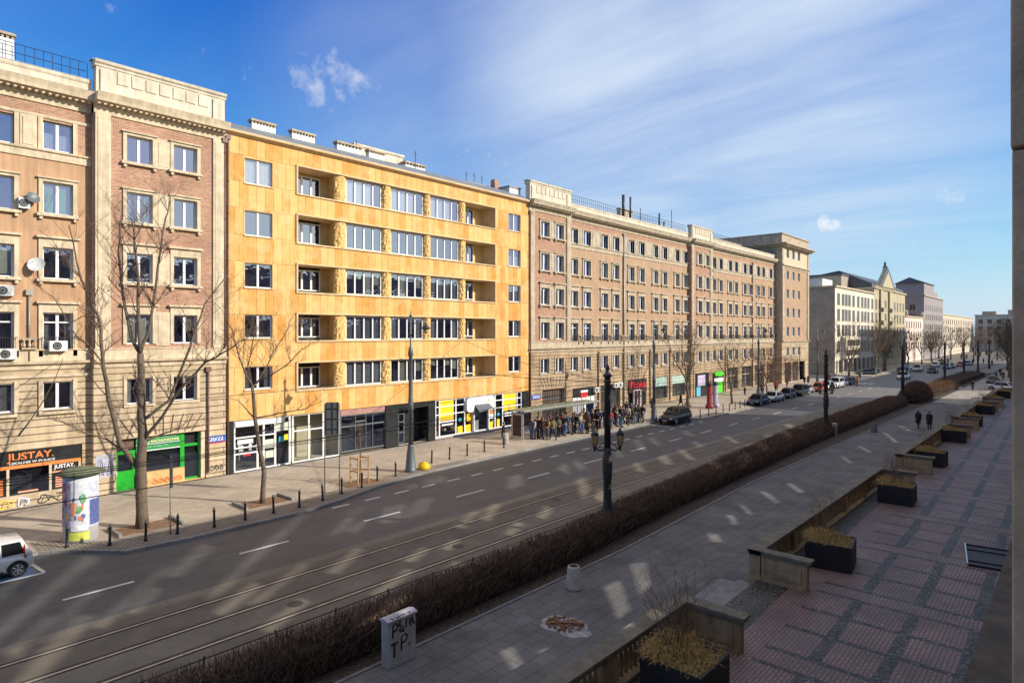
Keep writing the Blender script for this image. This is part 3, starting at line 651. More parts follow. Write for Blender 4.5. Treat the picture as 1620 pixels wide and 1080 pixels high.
# ---------------- building 1: brick and plaster tenement at the left ----------------
FX = -42.6
A = empty('tenement_house', (FX, 0, 0), 0, 'red brick and tan tenement with a green ground floor office, at the left edge', 'building')
tenement(A, -12, 18.62, (11.0, 18.62), (12.70, 15.34), (8.68, 5.98, 1.9, -.8, -5.2, -7.9), -13,
         [(12.16, 17.35, .1, 3.27, .5), (4.2, 10.56, .75, 3.19, .3), (-8, -1, .3, 3.2, .3)], cur_seed=5)
g = [c for c in A.children if c.name.startswith('window') and abs(c.location.y-8.68) < .02]
for o in g:
    for c in list(o.children):
        if c.name.startswith('curtain'): bpy.data.objects.remove(c)
    z = o.location.z; kd = {19.9: 'half', 16.3: 'green', 8.3: 'sides'}.get(round(z, 1))
    if kd: mesh_obj('curtain', curtain_mesh(kd, 1.42, LEVELS['r1'][1]-LEVELS['r1'][0] if kd == 'half' else (1.8 if kd == 'green' else 2.4)), o)
ac_unit(A, -.35, 8.9, 8.6); ac_unit(A, -.35, 6.6, 8.2); ac_unit(A, -.45, 6.5, 11.6)
dish(A, -.5, 8.15, 14.6+2.4, .34, m_ironl, .3); dish(A, -.5, 8.35, 13.35, .42, m_acw, -.5)
ac_unit(A, -.45, 7.55, 16.4, w=.5)
pipe(A, .12, 18.5, 8.6, 22.6, m_pipeb, .07); pipe(A, .1, 17.45, .5, 7.4, m_pipeb, .07); pipe(A, -.4, 8.05, 8.0, 12.0, m_pipe, .05)
chimney(A, -.95-.3, 7.1, 24.2, .8, .5, 1.5, m_acw, 3)
# voussoirs over the office front
v = MB()
for i in range(-4, 5):
    a = i*.16; y = 14.75+i*.42; h1 = 4.35-.03*abs(i)
    v.add([(.03, y-.03, 3.35), (.03, y+.03, 3.35), (.03, y+.03+a*1.1, h1+.2), (.03, y-.03+a*1.1, h1+.2)], [(0, 1, 2, 3)])
v.build('arch_joints', plain('dark_joint', (.10, .07, .05), .9, .2, 3), A)
# green office front
so_ = MB(); so_.box(-.5, -.42, 12.16, 13.25, 2.6, 3.27, 1); so_.box(-.52, -.5, 12.1, 17.4, .05, 3.3, 2)
so_.box(-.42, -.1, 13.3, 16.05, .12, 1.05, 0); so_.box(-.42, -.1, 16.05, 17.35, .12, .2, 0); so_.box(-.42, -.05, 17.05, 17.3, .2, 3.2, 3)
so_.build('shop_front', [m_sand, m_pipeb, m_dark, m_stone], A)
gd = MB()
gd.box(-.4, -.3, 12.2, 12.32, .15, 2.5); gd.box(-.4, -.3, 13.1, 13.25, .15, 2.5); gd.box(-.4, -.3, 12.32, 13.1, 2.3, 2.5); gd.box(-.39, -.31, 12.32, 13.1, .15, 1.3)
door = gd.build('door', m_gr, A); pn = MB(); pn.quad((-.35, 12.32, 1.3), (-.35, 13.1, 1.3), (-.35, 13.1, 2.3), (-.35, 12.32, 2.3)); pn.build('pane', m_glassd, door)
hd = MB(); hd.box(-.3, -.25, 12.24, 12.28, 1.05, 1.35); hd.build('handle', m_acw, door)
gf = MB(); gf.box(-.4, -.28, 15.85, 16.1, .3, 3.25); gf.box(-.4, -.28, 16.1, 17.0, 2.32, 2.48); gf.box(-.4, -.3, 16.1, 17.0, .2, .32); gf.box(-.4, -.3, 16.95, 17.05, .2, 3.2)
gf.build('door_frame', m_gr, A)
gw = MB(); gw.quad((-.36, 13.25, 1.05), (-.36, 15.85, 1.05), (-.36, 15.85, 2.45), (-.36, 13.25, 2.45)); gw.quad((-.36, 16.1, .32), (-.36, 16.95, .32), (-.36, 16.95, 2.32), (-.36, 16.1, 2.32)); gw.build('pane', m_glassd, A)
gs = MB(); gs.box(-.36, -.27, 13.3, 15.84, 2.35, 3.22, 0); gs.box(-.27, -.262, 13.3, 15.84, 2.72, 2.76, 1); gs.box(-.27, -.262, 13.3, 15.84, 2.33, 2.39, 1); gs.box(-.27, -.262, 14.0, 14.9, 2.66, 2.70, 1)
sg = gs.build('sign', [m_grd, m_white], A)
text_obj('lettering', 'BIURO RACHUNKOWE', .22, plain('cream_letters', (.75, .72, .4), .5, .05), sg, (-.262, 13.4, 2.83), ROTF, .004, 2.35, .006)
text_obj('lettering', 'KADRY  PŁACE  DORADZTWO', .09, m_white, sg, (-.262, 13.7, 3.08), ROTF, .004, 1.9)
text_obj('lettering', 'PODATKI  KSIĘGI  ZUS', .08, m_white, sg, (-.262, 13.5, 2.56), ROTF, .004, 1.6)
# plants behind the glass
pl = MB(); random.seed(3)
for i in range(260):
    y = random.uniform(13.5, 15.7); z = 1.12+random.random()**1.7*.8; x = -.55-random.random()*.25; a = random.uniform(0, 3.1); s = random.uniform(.04, .11)
    pl.quad((x, y-s*cos(a), z-s*sin(a)), (x+.03, y+s*.3*sin(a), z-s*.3*cos(a)), (x, y+s*cos(a), z+s*sin(a)), (x-.03, y-s*.3*sin(a), z+s*.3*cos(a)))
T(pl.build('window_plants', plain('houseplant_leaf', (.08, .17, .05), .6, .5, 9), None, (FX, 0, 0)), 'green potted plants crowding the window of the green office front', 'plants', kind='stuff').location = (FX, 0, 0)
bpy.data.objects['window_plants'].data.transform(Matrix.Translation((FX, 0, 0)))
# 20/22 number plate
def number_plate(par, x, y, z, w):
    n = MB(); n.box(x, x+.03, y, y+w, z, z+.42, 0); n.box(x, x+.031, y, y+w, z-.07, z-.002, 1); o = n.build('number_plate', [m_blue, m_red], par)
    text_obj('lettering', '20/22', .36, m_white, o, (x+.032, y+.12, z+.09), ROTF, .004, w-.25, .008); return o
number_plate(A, .02, 17.42, 2.42, 1.15)
# JUSTAY front
js = MB(); js.box(REC2 if False else -.72, -.56, 4.2, 10.5, 2.32, 3.19, 0); js.box(-.56, -.545, 4.2, 10.5, 2.22, 2.40, 1); js.box(-.56, -.552, 4.2, 10.5, 2.34, 2.36, 2)
jo = js.build('sign', [m_dark, m_or, m_white], A)
text_obj('lettering', 'JUSTAY.', .56, m_or, jo, (-.555, 7.15, 2.67), ROTF, .01, 2.1, .008)
text_obj('lettering', 'LEKALNIE W POLSCE', .17, m_white, jo, (-.555, 7.2, 2.46), ROTF, .006, 2.05, .003)
jf = MB()
for y in (4.25, 7.15, 9.05, 10.45): jf.box(-.72, -.55, y-.06, y+.06, .75, 2.3)
jf.box(-.72, -.54, 4.2, 10.56, .66, .76); jf.build('shop_window_frame', m_stone, A)
jp = MB(); jp.quad((-.66, 4.2, .76), (-.66, 10.5, .76), (-.66, 10.5, 2.3), (-.66, 4.2, 2.3)); jp.build('pane', m_glassd, A)
jd = MB(); jd.box(-.65, -.63, 9.15, 10.38, .8, 2.28, 0); jd.box(-.63, -.62, 9.15, 10.38, 1.72, 1.80, 1)
for i in range(6): jd.box(-.63, -.62, 9.3, 10.2, .88+i*.13, .96+i*.13, 1)
jd.box(-.65, -.63, 6.3, 7.05, .8, 1.75, 0)
for i in range(6): jd.box(-.63, -.62, 6.3, 6.95, .85+i*.15, .95+i*.15, 2)
jd.box(-.64, -.62, 7.6, 8.5, .86, .95, 1)
j2 = jd.build('window_poster', [m_dark, m_orl, m_or], A)
text_obj('lettering', 'JUSTAY.', .3, m_white, j2, (-.615, 9.25, 1.95), ROTF, .004, 1.0, .01)
# graffiti painted on plinths
def stroke(mb, pts, r, mi=0): mb.tube(pts, r, 4, mi)
def scrawl(par, x, y0, y1, z0, z1, seed, mats, n=5, r=.022):
    q = MB(); rr = random.Random(seed)
    for k in range(n):
        cy = y0+(k+.5)*(y1-y0)/n; w = (y1-y0)/n*.55; h = (z1-z0)*.5; ph = rr.uniform(0, 6); pts = []
        for i in range(22):
            t = i/21*rr.uniform(5.5, 6.2)+ph; pts.append((x+.004*(k % 3), cy+w*cos(t)*(.75+.25*sin(2*t+ph)), (z0+z1)/2+h*sin(t)*(.8+.2*cos(3*t))))
        stroke(q, pts, r, rr.randrange(len(mats)))
        stroke(q, [(x+.002, cy-w*.4, z0+.05), (x+.002, cy+w*.1, z1), (x+.002, cy+w*.5, z0+.1)], r*.8, rr.randrange(len(mats)))
    me = q.build('graffiti', mats, par)
    for v_ in me.data.vertices: v_.co.x = x+(v_.co.x-x)*.15
    return me
m_gp = plain('lilac_spray', (.34, .36, .62), .7, .1); m_gk = plain('black_spray', (.03, .03, .04), .7, .1); m_gy = plain('yellow_spray', (.8, .6, .1), .7, .1); m_go = plain('orange_spray', (.85, .22, .05), .7, .1); m_gw = plain('white_spray', (.7, .7, .7), .7, .1)
scrawl(A, -.48, 4.3, 8.2, .12, .62, 1, [m_gp, m_gw, m_gy], 5, .05); scrawl(A, -.48, 8.4, 10.6, .12, .62, 2, [m_gk], 3, .028)
scrawl(A, .015, 11.15, 12.0, 1.2, 2.3, 6, [m_gk, m_gp], 2, .04); scrawl(A, .015, 17.6, 18.5, .5, .9, 8, [m_gk], 3, .02); scrawl(A, -.09, 14.1, 15.9, .25, .6, 9, [m_go], 5, .03)
wp = MB(); wp.box(.0, .012, 11.1, 12.05, 1.1, 2.5); wp.build('painted_over_patch', plain('pale_overpaint', (.45, .44, .46), .8, .2), A)
# ---------------- building 2: yellow stone apartment block ----------------
B = empty('apartment_block', (FX, 0, 0), 0, 'yellow sandstone apartment block with rows of loggias and shops below', 'building')
YA, YB = 18.62, 49.83
YL = [(5.7, 7.3), (9.25, 10.88), (12.75, 14.45), (16.33, 18.05), (19.9, 21.64)]
ST = [(5.42, 7.42), (9.03, 11.0), (12.6, 14.64), (16.2, 18.24), (19.8, 21.8)]
w = MB(); holes = []
curL = ['sides', None, None, None, 'sheer']
for i, (a, b) in enumerate(YL):
    holes += [(19.91, 21.92, a, b), (46.75, 48.6, a, b)]
    window(B, -.2, 19.91, a, 2.01, b-a, 2, 0, curL[i] if i != 4 else 'sheer'); window(B, -.2, 46.75, a, 1.85, b-a, 2, 0, [None, 'sides', 'gray', 'half', 'sheer'][i])
for a, b in ST: holes.append((23.85, 44.75, a, b, 1.7))
wall(w, 0, YA, YB, 3.67, 23.0, holes, .22, 0, 1)
w.quad((0, YA, 3.67), (-.9, YA, 3.67), (-.9, YB, 3.67), (0, YB, 3.67), 1)
w.quad((0, YA, 0), (-13, YA, 0), (-13, YA, 23), (0, YA, 23), 1); w.quad((0, YB, 0), (-13, YB, 0), (-13, YB, 23), (0, YB, 23), 1); w.quad((-13, YA, 0), (-13, YB, 0), (-13, YB, 23), (-13, YA, 23), 1)
for a, b in ST:    # loggia back walls
    w.quad((-1.7, 23.85, a), (-1.7, 44.75, a), (-1.7, 44.75, b), (-1.7, 23.85, b), 2)
    for y in (27.55, 40.65): w.box(-1.7, -.4, y-.06, y+.06, a, b, 2)
w.build('wall', [m_yellow, m_ytrim, plain('ochre_loggia_plaster', (.68, .48, .21), .9, .15, 1.2)], B)
tr = MB()
for a, b in ST:
    tr.box(0, .12, 23.72, 44.88, b, b+.10); tr.box(0, .10, 23.72, 23.848, a-.08, b); tr.box(0, .10, 44.752, 44.88, a-.08, b); tr.box(0, .10, 23.85, 44.75, a-.08, a-.0)
    tr.box(-.32, -.002, 23.86, 44.74, a-.0, a+.04)
for a, b in YL:
    for y0, y1 in ((19.91, 21.92), (46.75, 48.6)): tr.box(0, .08, y0-.06, y1+.06, a-.07, a); 
cornice(tr, 0, YA+.01, YB-.01, 23.0, [(.06, 0), (.16, .1), (.36, .14), (.38, .30)])
tr.build('stone_trim', m_ytrim, B)
PIL = [(27.05, 28.1), (31.53, 32.43), (35.95, 36.72), (40.2, 40.98)]; WG = [(28.12, 31.51, 4), (32.45, 35.93, 4), (36.74, 40.18, 4)]
def rock_pillar(y0, y1, z0, z1, sd_):
    m = MB(); n = 12; k = 14; cy = (y0+y1)/2; ry = (y1-y0)/2; vs = []
    for j in range(k+1):
        z = z0+(z1-z0)*j/k
        for i in range(n+1):
            a = -pi/2+pi*i/n; q = 1+.16*noise.noise(Vector((i*.9, j*.8, sd_)))*1.6
            vs.append((-.34+.36*cos(a)*q, cy+ry*sin(a)*(1 if abs(sin(a)) > .95 else q), z))
    m.add(vs, [(j*(n+1)+i, j*(n+1)+i+1, (j+1)*(n+1)+i+1, (j+1)*(n+1)+i) for j in range(k) for i in range(n)], 0, False); return m.build('pillar', m_ypil, B)
for fl, (a, b) in enumerate(ST):
    for i, (y0, y1) in enumerate(PIL): rock_pillar(y0, y1, a+.02, b, fl*5+i)
    for i, (y0, y1, n) in enumerate(WG):
        cu = [['gray', 'rolls', 'rolls'], ['drape', 'sides', 'sides'], ['rolls', 'rolls', 'gray'], [None, None, None], ['white', 'white', 'white']][fl][i]
        window(B, -.36, y0, a+.05, y1-y0, b-a-.09, n, 0, cu)
    window(B, -1.62, 24.3, a+.25 if fl else a+.05, 2.35, b-a-.45, 3, 0, ['sides', None, 'rolls', None, None][fl])
    window(B, -1.62, 41.1, a+.25, 2.3, b-a-.4, 3, 0, None)
inr = MB(); inr.quad((-1.68, 24.3, 5.4), (-1.68, 26.65, 5.4), (-1.68, 26.65, 21.4), (-1.68, 24.3, 21.4)); inr.quad((-1.68, 41.1, 5.4), (-1.68, 43.4, 5.4), (-1.68, 43.4, 21.4), (-1.68, 41.1, 21.4))
inr.quad((-1.5, 27.7, 5.4), (-1.5, 40.5, 5.4), (-1.5, 40.5, 21.9), (-1.5, 27.7, 21.9))
inr.quad((-1.2, 19, 5), (-1.2, 23.2, 5), (-1.2, 23.2, 22), (-1.2, 19, 22)); inr.quad((-1.2, 45.5, 5), (-1.2, 49.6, 5), (-1.2, 49.6, 22), (-1.2, 45.5, 22)); inr.build('interior', m_room, B)
# ground floor
gf = MB()
gf.box(-.30, -.05, 18.66, 19.2, .1, 3.665, 0); gf.box(-.3, -.02, 31.75, 33.05, .1, 3.665, 0); gf.box(-.3, -.02, 36.35, 37.15, .1, 3.665, 0); gf.box(-.3, -.05, 48.95, 49.8, .1, 3.665, 0)
gf.box(-.5, -.06, 33.05, 36.35, 3.25, 3.665, 0); gf.box(-2.0, -1.9, 33.05, 36.35, .1, 3.25, 0)
gf.box(-.42, -.1, 27.55, 31.74, 3.2, 3.665, 1)
gf.box(-4.0, -3.9, 19.2, 23.4, .1, 3.6, 2); gf.box(-2.3, -2.2, 23.4, 27.5, .1, 3.6, 2); gf.quad((-3.9, 19.2, .12), (-.3, 19.2, .12), (-.3, 27.5, .12), (-3.9, 27.5, .12), 2); gf.quad((-3.9, 27.5, .12), (-.3, 27.5, .12), (-.3, 27.5, 3.6), (-3.9, 27.5, 3.6), 2); gf.quad((-3.9, 23.4, .12), (-.3, 23.4, .12), (-.3, 23.4, 3.6), (-3.9, 23.4, 3.6), 2)
gf.box(-1.6, -1.5, 27.55, 31.74, .1, 3.2, 3); gf.box(-2.2, -2.1, 37.15, 48.95, .1, 3.6, 3)
gf.box(-.4, -.08, 37.15, 48.95, .1, .28, 4)
gf.build('ground_floor', [m_dark, plain('pink_fascia', (.36, .20, .17), .7, .2, 2), plain('beige_shop_room', (.50, .46, .33), .8, .15, .8), m_room, m_concrete], B)
def shopfront(name, y0, y1, z0, z1, vert, hor, mat, x=-.2, hw=.05, glass=None):
    f = MB(); t = hw
    for y in [y0+t, y1-t]+list(vert): f.box(x-.05, x+.06, y-t, y+t, z0, z1)
    f.box(x-.05, x+.055, y0, y1, z0, z0+.1); f.box(x-.05, x+.055, y0, y1, z1-.1, z1)
    for (a, b, z) in hor: f.box(x-.04, x+.05, a, b, z-.05, z+.05)
    o = f.build('shop_window_frame', mat, B); p = MB(); p.quad((x, y0, z0), (x, y1, z0), (x, y1, z1), (x, y0, z1)); p.build('pane', glass or m_glassd, o); return o
s1 = shopfront('s', 19.2, 23.38, .12, 3.66, (20.9, 21.35, 22.2), ((19.2, 22.2, 2.45), (19.2, 20.9, 1.75), (19.2, 20.9, 1.35)), m_white, hw=.07)
s2 = shopfront('s', 23.5, 27.5, .14, 3.66, (24.85, 26.05), ((23.5, 26.05, 2.45),), m_white, hw=.06, glass=glassmat('clear_glass', (.93, .95, .92), .08))
s3 = shopfront('s', 27.56, 31.74, .3, 3.2, (28.9, 29.9, 30.55), ((27.6, 31.7, 2.3), (28.9, 29.9, 2.6)), m_ironl, hw=.025)
gl = MB(); y = 27.75
while y < 29: gl.box(-.33, -.31, y, y+.02, .35, 2.2); y += .12
for z in (.6, 1.2, 1.8): gl.box(-.33, -.3, 27.7, 29.0, z, z+.02)
gl.box(-.3, -.27, 30.0, 30.5, .2, 2.25, 1); gl.build('window_bars', [m_ironl, m_black], B)
dr = MB()
for y in (33.2, 33.85, 34.45): dr.box(-1.2, -1.1, y, y+.09, .12, 3.2)
for z in (.12, 1.0, 1.9, 2.6, 3.15): dr.box(-1.2, -1.11, 33.2, 34.5, z, z+.08)
dr.box(-1.25, -1.2, 34.6, 36.3, .1, 3.25, 1); dd = dr.build('door', [m_ironl, m_dark], B)
dp = MB(); dp.quad((-1.15, 33.2, .15), (-1.15, 34.5, .15), (-1.15, 34.5, 3.2), (-1.15, 33.2, 3.2)); dp.build('pane', m_glassd, dd)
fy = lambda p: face_y(p)
vy = [fy(p) for p in (697, 723, 737, 750, 772.5, 785, 797, 819.6, 829.5)]
hz = [(37.2, vy[3], 3.0), (37.2, vy[3], 2.28), (vy[4], 48.9, 3.0), (vy[4], 48.9, 2.28)]
s4 = shopfront('s', 37.2, 48.95, .28, 3.66, vy, hz, m_white, hw=.07)
wf = MB(); wf.box(-.12, -.06, 19.3, 22.9, 3.2, 3.58); wf.build('fascia', m_white, B)
wq = MB()
for a_, b_, c_, d_, i_ in ((19.5, 20.6, 2.0, 2.3, 0), (19.55, 19.75, 1.85, 1.95, 0), (20.3, 20.5, 1.5, 1.95, 0), (19.6, 19.9, 1.5, 1.9, 0), (19.9, 20.4, 1.15, 1.35, 1), (21.4, 22.1, 1.5, 2.1, 2), (21.5, 22.1, .8, 1.3, 2), (22.3, 23.2, 2.6, 3.2, 2), (22.5, 22.9, 1.8, 2.2, 3), (22.9, 23.2, 1.9, 2.3, 4)): wq.box(-.19, -.18, a_, b_, c_, d_, i_)
wq.build('window_poster', [m_white, m_red, plain('pale_green_poster', (.55, .60, .48), .6, .2, 3), m_teal, m_yel], B)
yp = MB()
def film(a, b, z0, z1, mi, x=-.185): yp.box(x-.004, x, a, b, z0, z1, mi)
film(vy[0]+.1, vy[1]-.25, 1.75, 3.55, 0); film(vy[6]+.1, vy[7]-.15, 1.85, 3.55, 0); film(vy[1]+.25, vy[2]-.25, .32, 1.0, 0); film(vy[2]+.1, vy[3]-.25, .32, 1.05, 0); film(vy[4]+.2, vy[5]-.3, .32, 1.0, 0); film(vy[5]+.3, vy[6]-.4, .32, 1.15, 0)
film(vy[2]+.3, vy[3]-.1, 1.35, 2.1, 0); film(vy[4]+.25, vy[5]-.2, 1.3, 1.75, 1); film(vy[4]+.25, vy[5]-.2, 1.8, 2.1, 2); film(vy[0]+.3, vy[1]-.3, 1.25, 1.42, 1, -.18); film(vy[0]+.1, vy[1]-.2, 1.55, 1.68, 1, -.18); film(vy[6]+.3, vy[7]-.1, 1.3, 1.45, 1, -.18)
film(vy[6]+.3, vy[7]-.1, 1.55, 1.7, 1, -.18)
for a, z in ((vy[1]+.55, 1.6), (vy[5]+.5, 1.6)): yp.prism([(a+.2*cos(i*pi/6), z+.2*sin(i*pi/6)) for i in range(12)], 'x', -.184, -.176, 3)
rr = random.Random(4)
for k in range(34):     # bicycles and boxes dimly seen behind the glass
    a = rr.uniform(37.4, 48.6); z = rr.uniform(.3, 1.2); yp.box(-1.4, -.9, a, a+rr.uniform(.05, .3), z, z+rr.uniform(.1, .5), rr.choice((1, 2, 4, 5, 0)))
yp.build('window_film', [m_yel, m_white, m_or, m_teal, m_gk, m_red], B)
# rounded white portal of the yellow shop with grey hood
pm = MB(); ya, yb = 40.9, 44.6; zt = 3.62; r = .42; out = []
yd0, yd1 = vy[3]+.0, vy[4]-.05
def rc(cy, cz, a0, a1): return [(cy+r*cos(a0+(a1-a0)*i/7), cz+r*sin(a0+(a1-a0)*i/7)) for i in range(8)]
poly = rc(ya+r, 2.2+r, 1.5*pi, pi)+rc(ya+r, zt-r, pi, pi/2)+rc(yb-r, zt-r, pi/2, 0)+rc(yb-r, 2.2+r, 0, -pi/2)+[(yd1, 2.2), (yd1, 2.85), (yd0, 2.85), (yd0, 2.2)]
pm.prism(poly, 'x', -.2, .12, 0); pm.box(-.2, .1, yd0-.12, yd0, .28, 2.199, 0); pm.box(-.2, .1, yd1, yd1+.12, .28, 2.199, 0)
pm.add([(.12, yd0, 2.85), (.12, yd1, 2.85), (.75, yd1, 2.45), (.75, yd0, 2.2)], [(0, 1, 2, 3), (3, 2, 1, 0)], 1)
pm.prism([(yb-.75+.16*cos(i*pi/5), zt-.45+(.16 if i % 2 else .08)*sin(i*pi/5)) for i in range(10)], 'x', .12, .13, 2)
po = pm.build('door_portal', [m_white, m_ironl, m_yel], B)
do = MB(); do.box(-1.1, -.1, yd1-.07, yd1-.02, .3, 2.4); do.box(-.35, -.3, yd0+.02, yd0+.9, .3, 1.3, 1); do.build('door', [m_ironl, m_white], B)
st_ = MB(); st_.box(-.1, .35, yd0-.4, yd1+.4, .1, .27); st_.build('doorstep', m_concrete, B)
rf = MB(); rf.prism([(.2, 23.302), (.15, 23.40), (-1.3, 24.2), (-5, 24.6), (-13, 24.6), (-13, 23.302)], 'y', YA+.05, YB-.05); rf.build('roof', m_roof, B)
for px, py, wd in ((417, 200, 2.0), (480, 214, 2.1), (553, 232, 2.6), (596, 243, 1.8)):
    y = face_y(px, -44.6)+.0; chimney(B, -2.2, y, 24.2, wd*.9, .5, .6, m_acw, 7)
ph = MB(); ph.box(-6, -3.4, 31.0, 36.2, 24.0, 25.6); ph.box(-6.1, -3.3, 30.9, 36.3, 25.6, 25.8); ph.build('roof_house', m_parapet, B)
chimney(B, -2.9, 37.0, 23.9, 2.3, .6, .9, m_acw, 6); chimney(B, -3.5, 45.5, 23.6, 3.2, .5, .95, m_acw, 7)
ch = MB(); ch.box(-3.0, -2.4, 47.3, 47.9, 23.5, 25.5); ch.build('chimney', m_brick, B)
dm = MB(); dm.box(-4.0, -1.0, 48.0, 49.7, 23.4, 24.6); dm.box(-4.1, -.9, 47.9, 49.72, 24.6, 24.75, 1); dm.build('dormer', [m_acw, m_roof], B)
an = MB()
for y, h, x in ((36.9, 1.6, -2.5), (30.6, 1.1, -2.5), (44.0, 1.2, -3.2), (45.1, 1.3, -3.2), (46.2, 1.2, -3.2)):
    an.tube([(x, y, 24), (x, y, 24.6+h)], .03, 4); an.tube([(x, y-.3, 24.3+h), (x, y+.3, 24.3+h)], .015, 4)
an.build('antenna', m_iron, B)
pipe(B, .1, YA+.12, .2, 22.9, m_pipeb, .06)

# ---------------- buildings 3, 4: long tenement in two sections, and the corner tower ----------------
Cc = empty('tenement_house', (FX, 0, 0), 0, 'pinkish tenement right of the yellow block, the bus stop crowd in front of it', 'building')
prs = [57.7+6.17*k+d for k in range(5) for d in (0, 2.55)]
tenement(Cc, 49.86, 86.5, (49.86, 57.15), (51.8, 54.35), prs, -13, [(52.1, 56.0, .1, 3.55, .6), (58.2, 62.6, .1, 3.3, .4), (63.8, 68.2, .1, 3.3, .4), (70.0, 74.6, .1, 3.6, .4), (76.5, 80.4, .6, 3.6, .4), (81.8, 85.8, .6, 3.6, .4)], cur_seed=11, plast=m_plaster2, stone=m_stone2)
D = empty('tenement_house', (FX, 0, 0), 0, 'farther pinkish tenement with a bright green shop sign, joined to the corner tower', 'building')
prs = [94.7+6.1*k+d for k in range(5) for d in (0, 2.45)]
tenement(D, 86.52, 122.1, (86.52, 93.75), (88.6, 91.2), prs, -13, [(87.9, 92.6, .1, 3.6, .4), (95, 99.0, .1, 3.4, .4), (100.5, 104.8, .4, 3.9, .4), (106.4, 110.9, .3, 3.9, .4), (112.3, 116.7, .3, 3.9, .4), (118, 121.6, .3, 3.9, .4)], cur_seed=23, plast=m_plaster2, stone=m_stone2)
for P_ in (Cc, D):
    s = MB(); o = P_ is D
    for a, b in (((52.1, 56.0), (58.2, 62.6), (63.8, 68.2), (70.0, 74.6), (76.5, 80.4), (81.8, 85.8)) if not o else ((87.9, 92.6), (95, 99), (100.5, 104.8), (106.4, 110.9), (112.3, 116.7), (118, 121.6))):
        x = -.45 if a < 57 or 86.6 < a < 93 else -.85; s.quad((x, a, .1), (x, b, .1), (x, b, 3.9), (x, a, 3.9), 0)
        for y in (a+.1, (a+b)/2, b-.1): s.box(x, x+.06, y-.04, y+.04, .1, 3.55, 1)
        s.box(x, x+.055, a, b, 2.5, 2.58, 1)
    s.build('shop_front', [plain('dark_shop_window', (.04, .04, .04), .12, .5, .8, spec=.8), m_stone if o else m_ironl], P_)
for y in (68.85,): pipe(Cc, -.38, y, .2, 22.2, m_pipe, .11)
for y in (57.3, 63.2, 75.4, 80.9): pipe(Cc, -.38, y, .2, 7.4, m_pipeb, .08)
pipe(Cc, .1, 50.0, .2, 22.3, m_pipeb, .09); pipe(D, -.38, 110.9, .2, 22, m_pipeb, .1); pipe(D, -.38, 99.6, .2, 7.4, m_pipeb, .08)
number_plate(Cc, .02, 50.35, 2.7, 1.4)
v = MB()
for i in range(-4, 5):
    a = i*.16; y = 54.05+i*.42; v.add([(.03, y-.03, 3.75), (.03, y+.03, 3.75), (.03, y+.03+a*1.1, 4.85), (.03, y-.03+a*1.1, 4.85)], [(0, 1, 2, 3)])
v.build('arch_joints', m_gk, Cc)
gt = MB(); gt.box(-.5, -.4, 52.1, 56, .1, 3.55); 
for i in range(9): gt.box(-.4, -.37, 52.2+i*.42, 52.24+i*.42, .1, 3.5, 1)
gt.box(-.4, -.36, 52.1, 56, 2.6, 2.7, 1); gt.build('gate', [plain('brown_gate_wood', (.09, .06, .04), .6, .3, 4), m_black], Cc)
sg = MB()
sg.box(-.62, -.44, 58.2, 62.6, 2.35, 3.3, 0); sg.box(-.44, -.40, 59.6, 61.0, 2.2, 3.0, 1); sg.box(-.44, -.395, 59.6, 61.0, 2.75, 3.0, 2); sg.build('sign', [m_dark, m_red, m_white], Cc)
sw = MB()
for i in range(5): sw.box(-.6, -.55, 58.3+i*.88, 59.05+i*.88, .3, 2.2, 0)
for i in range(4): sw.box(-.549, -.54, 58.45+i*.9, 58.9+i*.9, 1.2, 1.7, 1)
sw.build('window_poster', [m_white, m_grayb], Cc)
for y, z in ((62.0, 2.6), (67.2, 2.9), (66.2, 2.9)): ac_unit(Cc, -.35, y, z)
pz = MB(); pz.box(-.62, -.40, 70.0, 74.5, 1.9, 3.55, 0); pz.box(-.5, -.35, 71.2, 73.0, .12, 2.3, 1); pz.box(-.349, -.34, 71.35, 72.05, .25, 2.15, 0); pz.box(-.349, -.34, 72.15, 72.85, .25, 2.15, 0)
pzo = pz.build('sign', [plain('maroon_sign', (.05, .02, .02), .5, .2, 3), m_white], Cc)
text_obj('lettering', 'Pizzeria', 1.15, plain('red_neon_letters', (.85, .03, .04), .4, .05), pzo, (-.39, 70.4, 2.55), (pi/2, .0, pi/2), .03, 3.7, .02)
fs = MB(); fs.box(-.75, -.6, 76.5, 80.4, 2.3, 3.55); fs.box(-.75, -.6, 81.8, 85.8, 2.4, 3.55); fs.build('window_film', plain('pale_green_frosting', (.36, .48, .42), .7, .25, 2), Cc)
gs = MB(); gs.box(-.6, -.4, 95.0, 99, .1, 3.4, 0); gs.prism([(97.0+1.75*cos(i*pi/10), 3.15+.42*sin(i*pi/10)) for i in range(20)], 'x', -.4, -.25, 1); gs.box(-.4, -.36, 95.3, 98.7, 1.9, 2.5, 2); gs.box(-.4, -.37, 96.4, 98.4, .12, 1.85, 1); gs.build('sign', [m_dark, plain('bright_green_sign', (.09, .62, .03), .4, .1, 3), m_white], D)
pb = MB(); pb.box(-.3, .02, 88.2, 91.8, .1, 3.6, 0); pb.box(.02, .04, 88.7, 91.2, 1.7, 3.3, 1); pb.box(.02, .04, 88.3, 89.6, .2, 1.6, 2); pb.build('window_poster', [m_dark, plain('lilac_film', (.5, .45, .62), .6, .1), plain('light_blue_film', (.12, .45, .62), .6, .1)], D)
dish(D, -.4, 94.0, 18.3, .5, m_ironl, .3); dish(D, -.4, 93.9, 19.4, .45, m_ironl, .3)
chimney(Cc, -3.6, 74.2, 24.6, 3.0, .6, 1.5, m_stoned, 4)
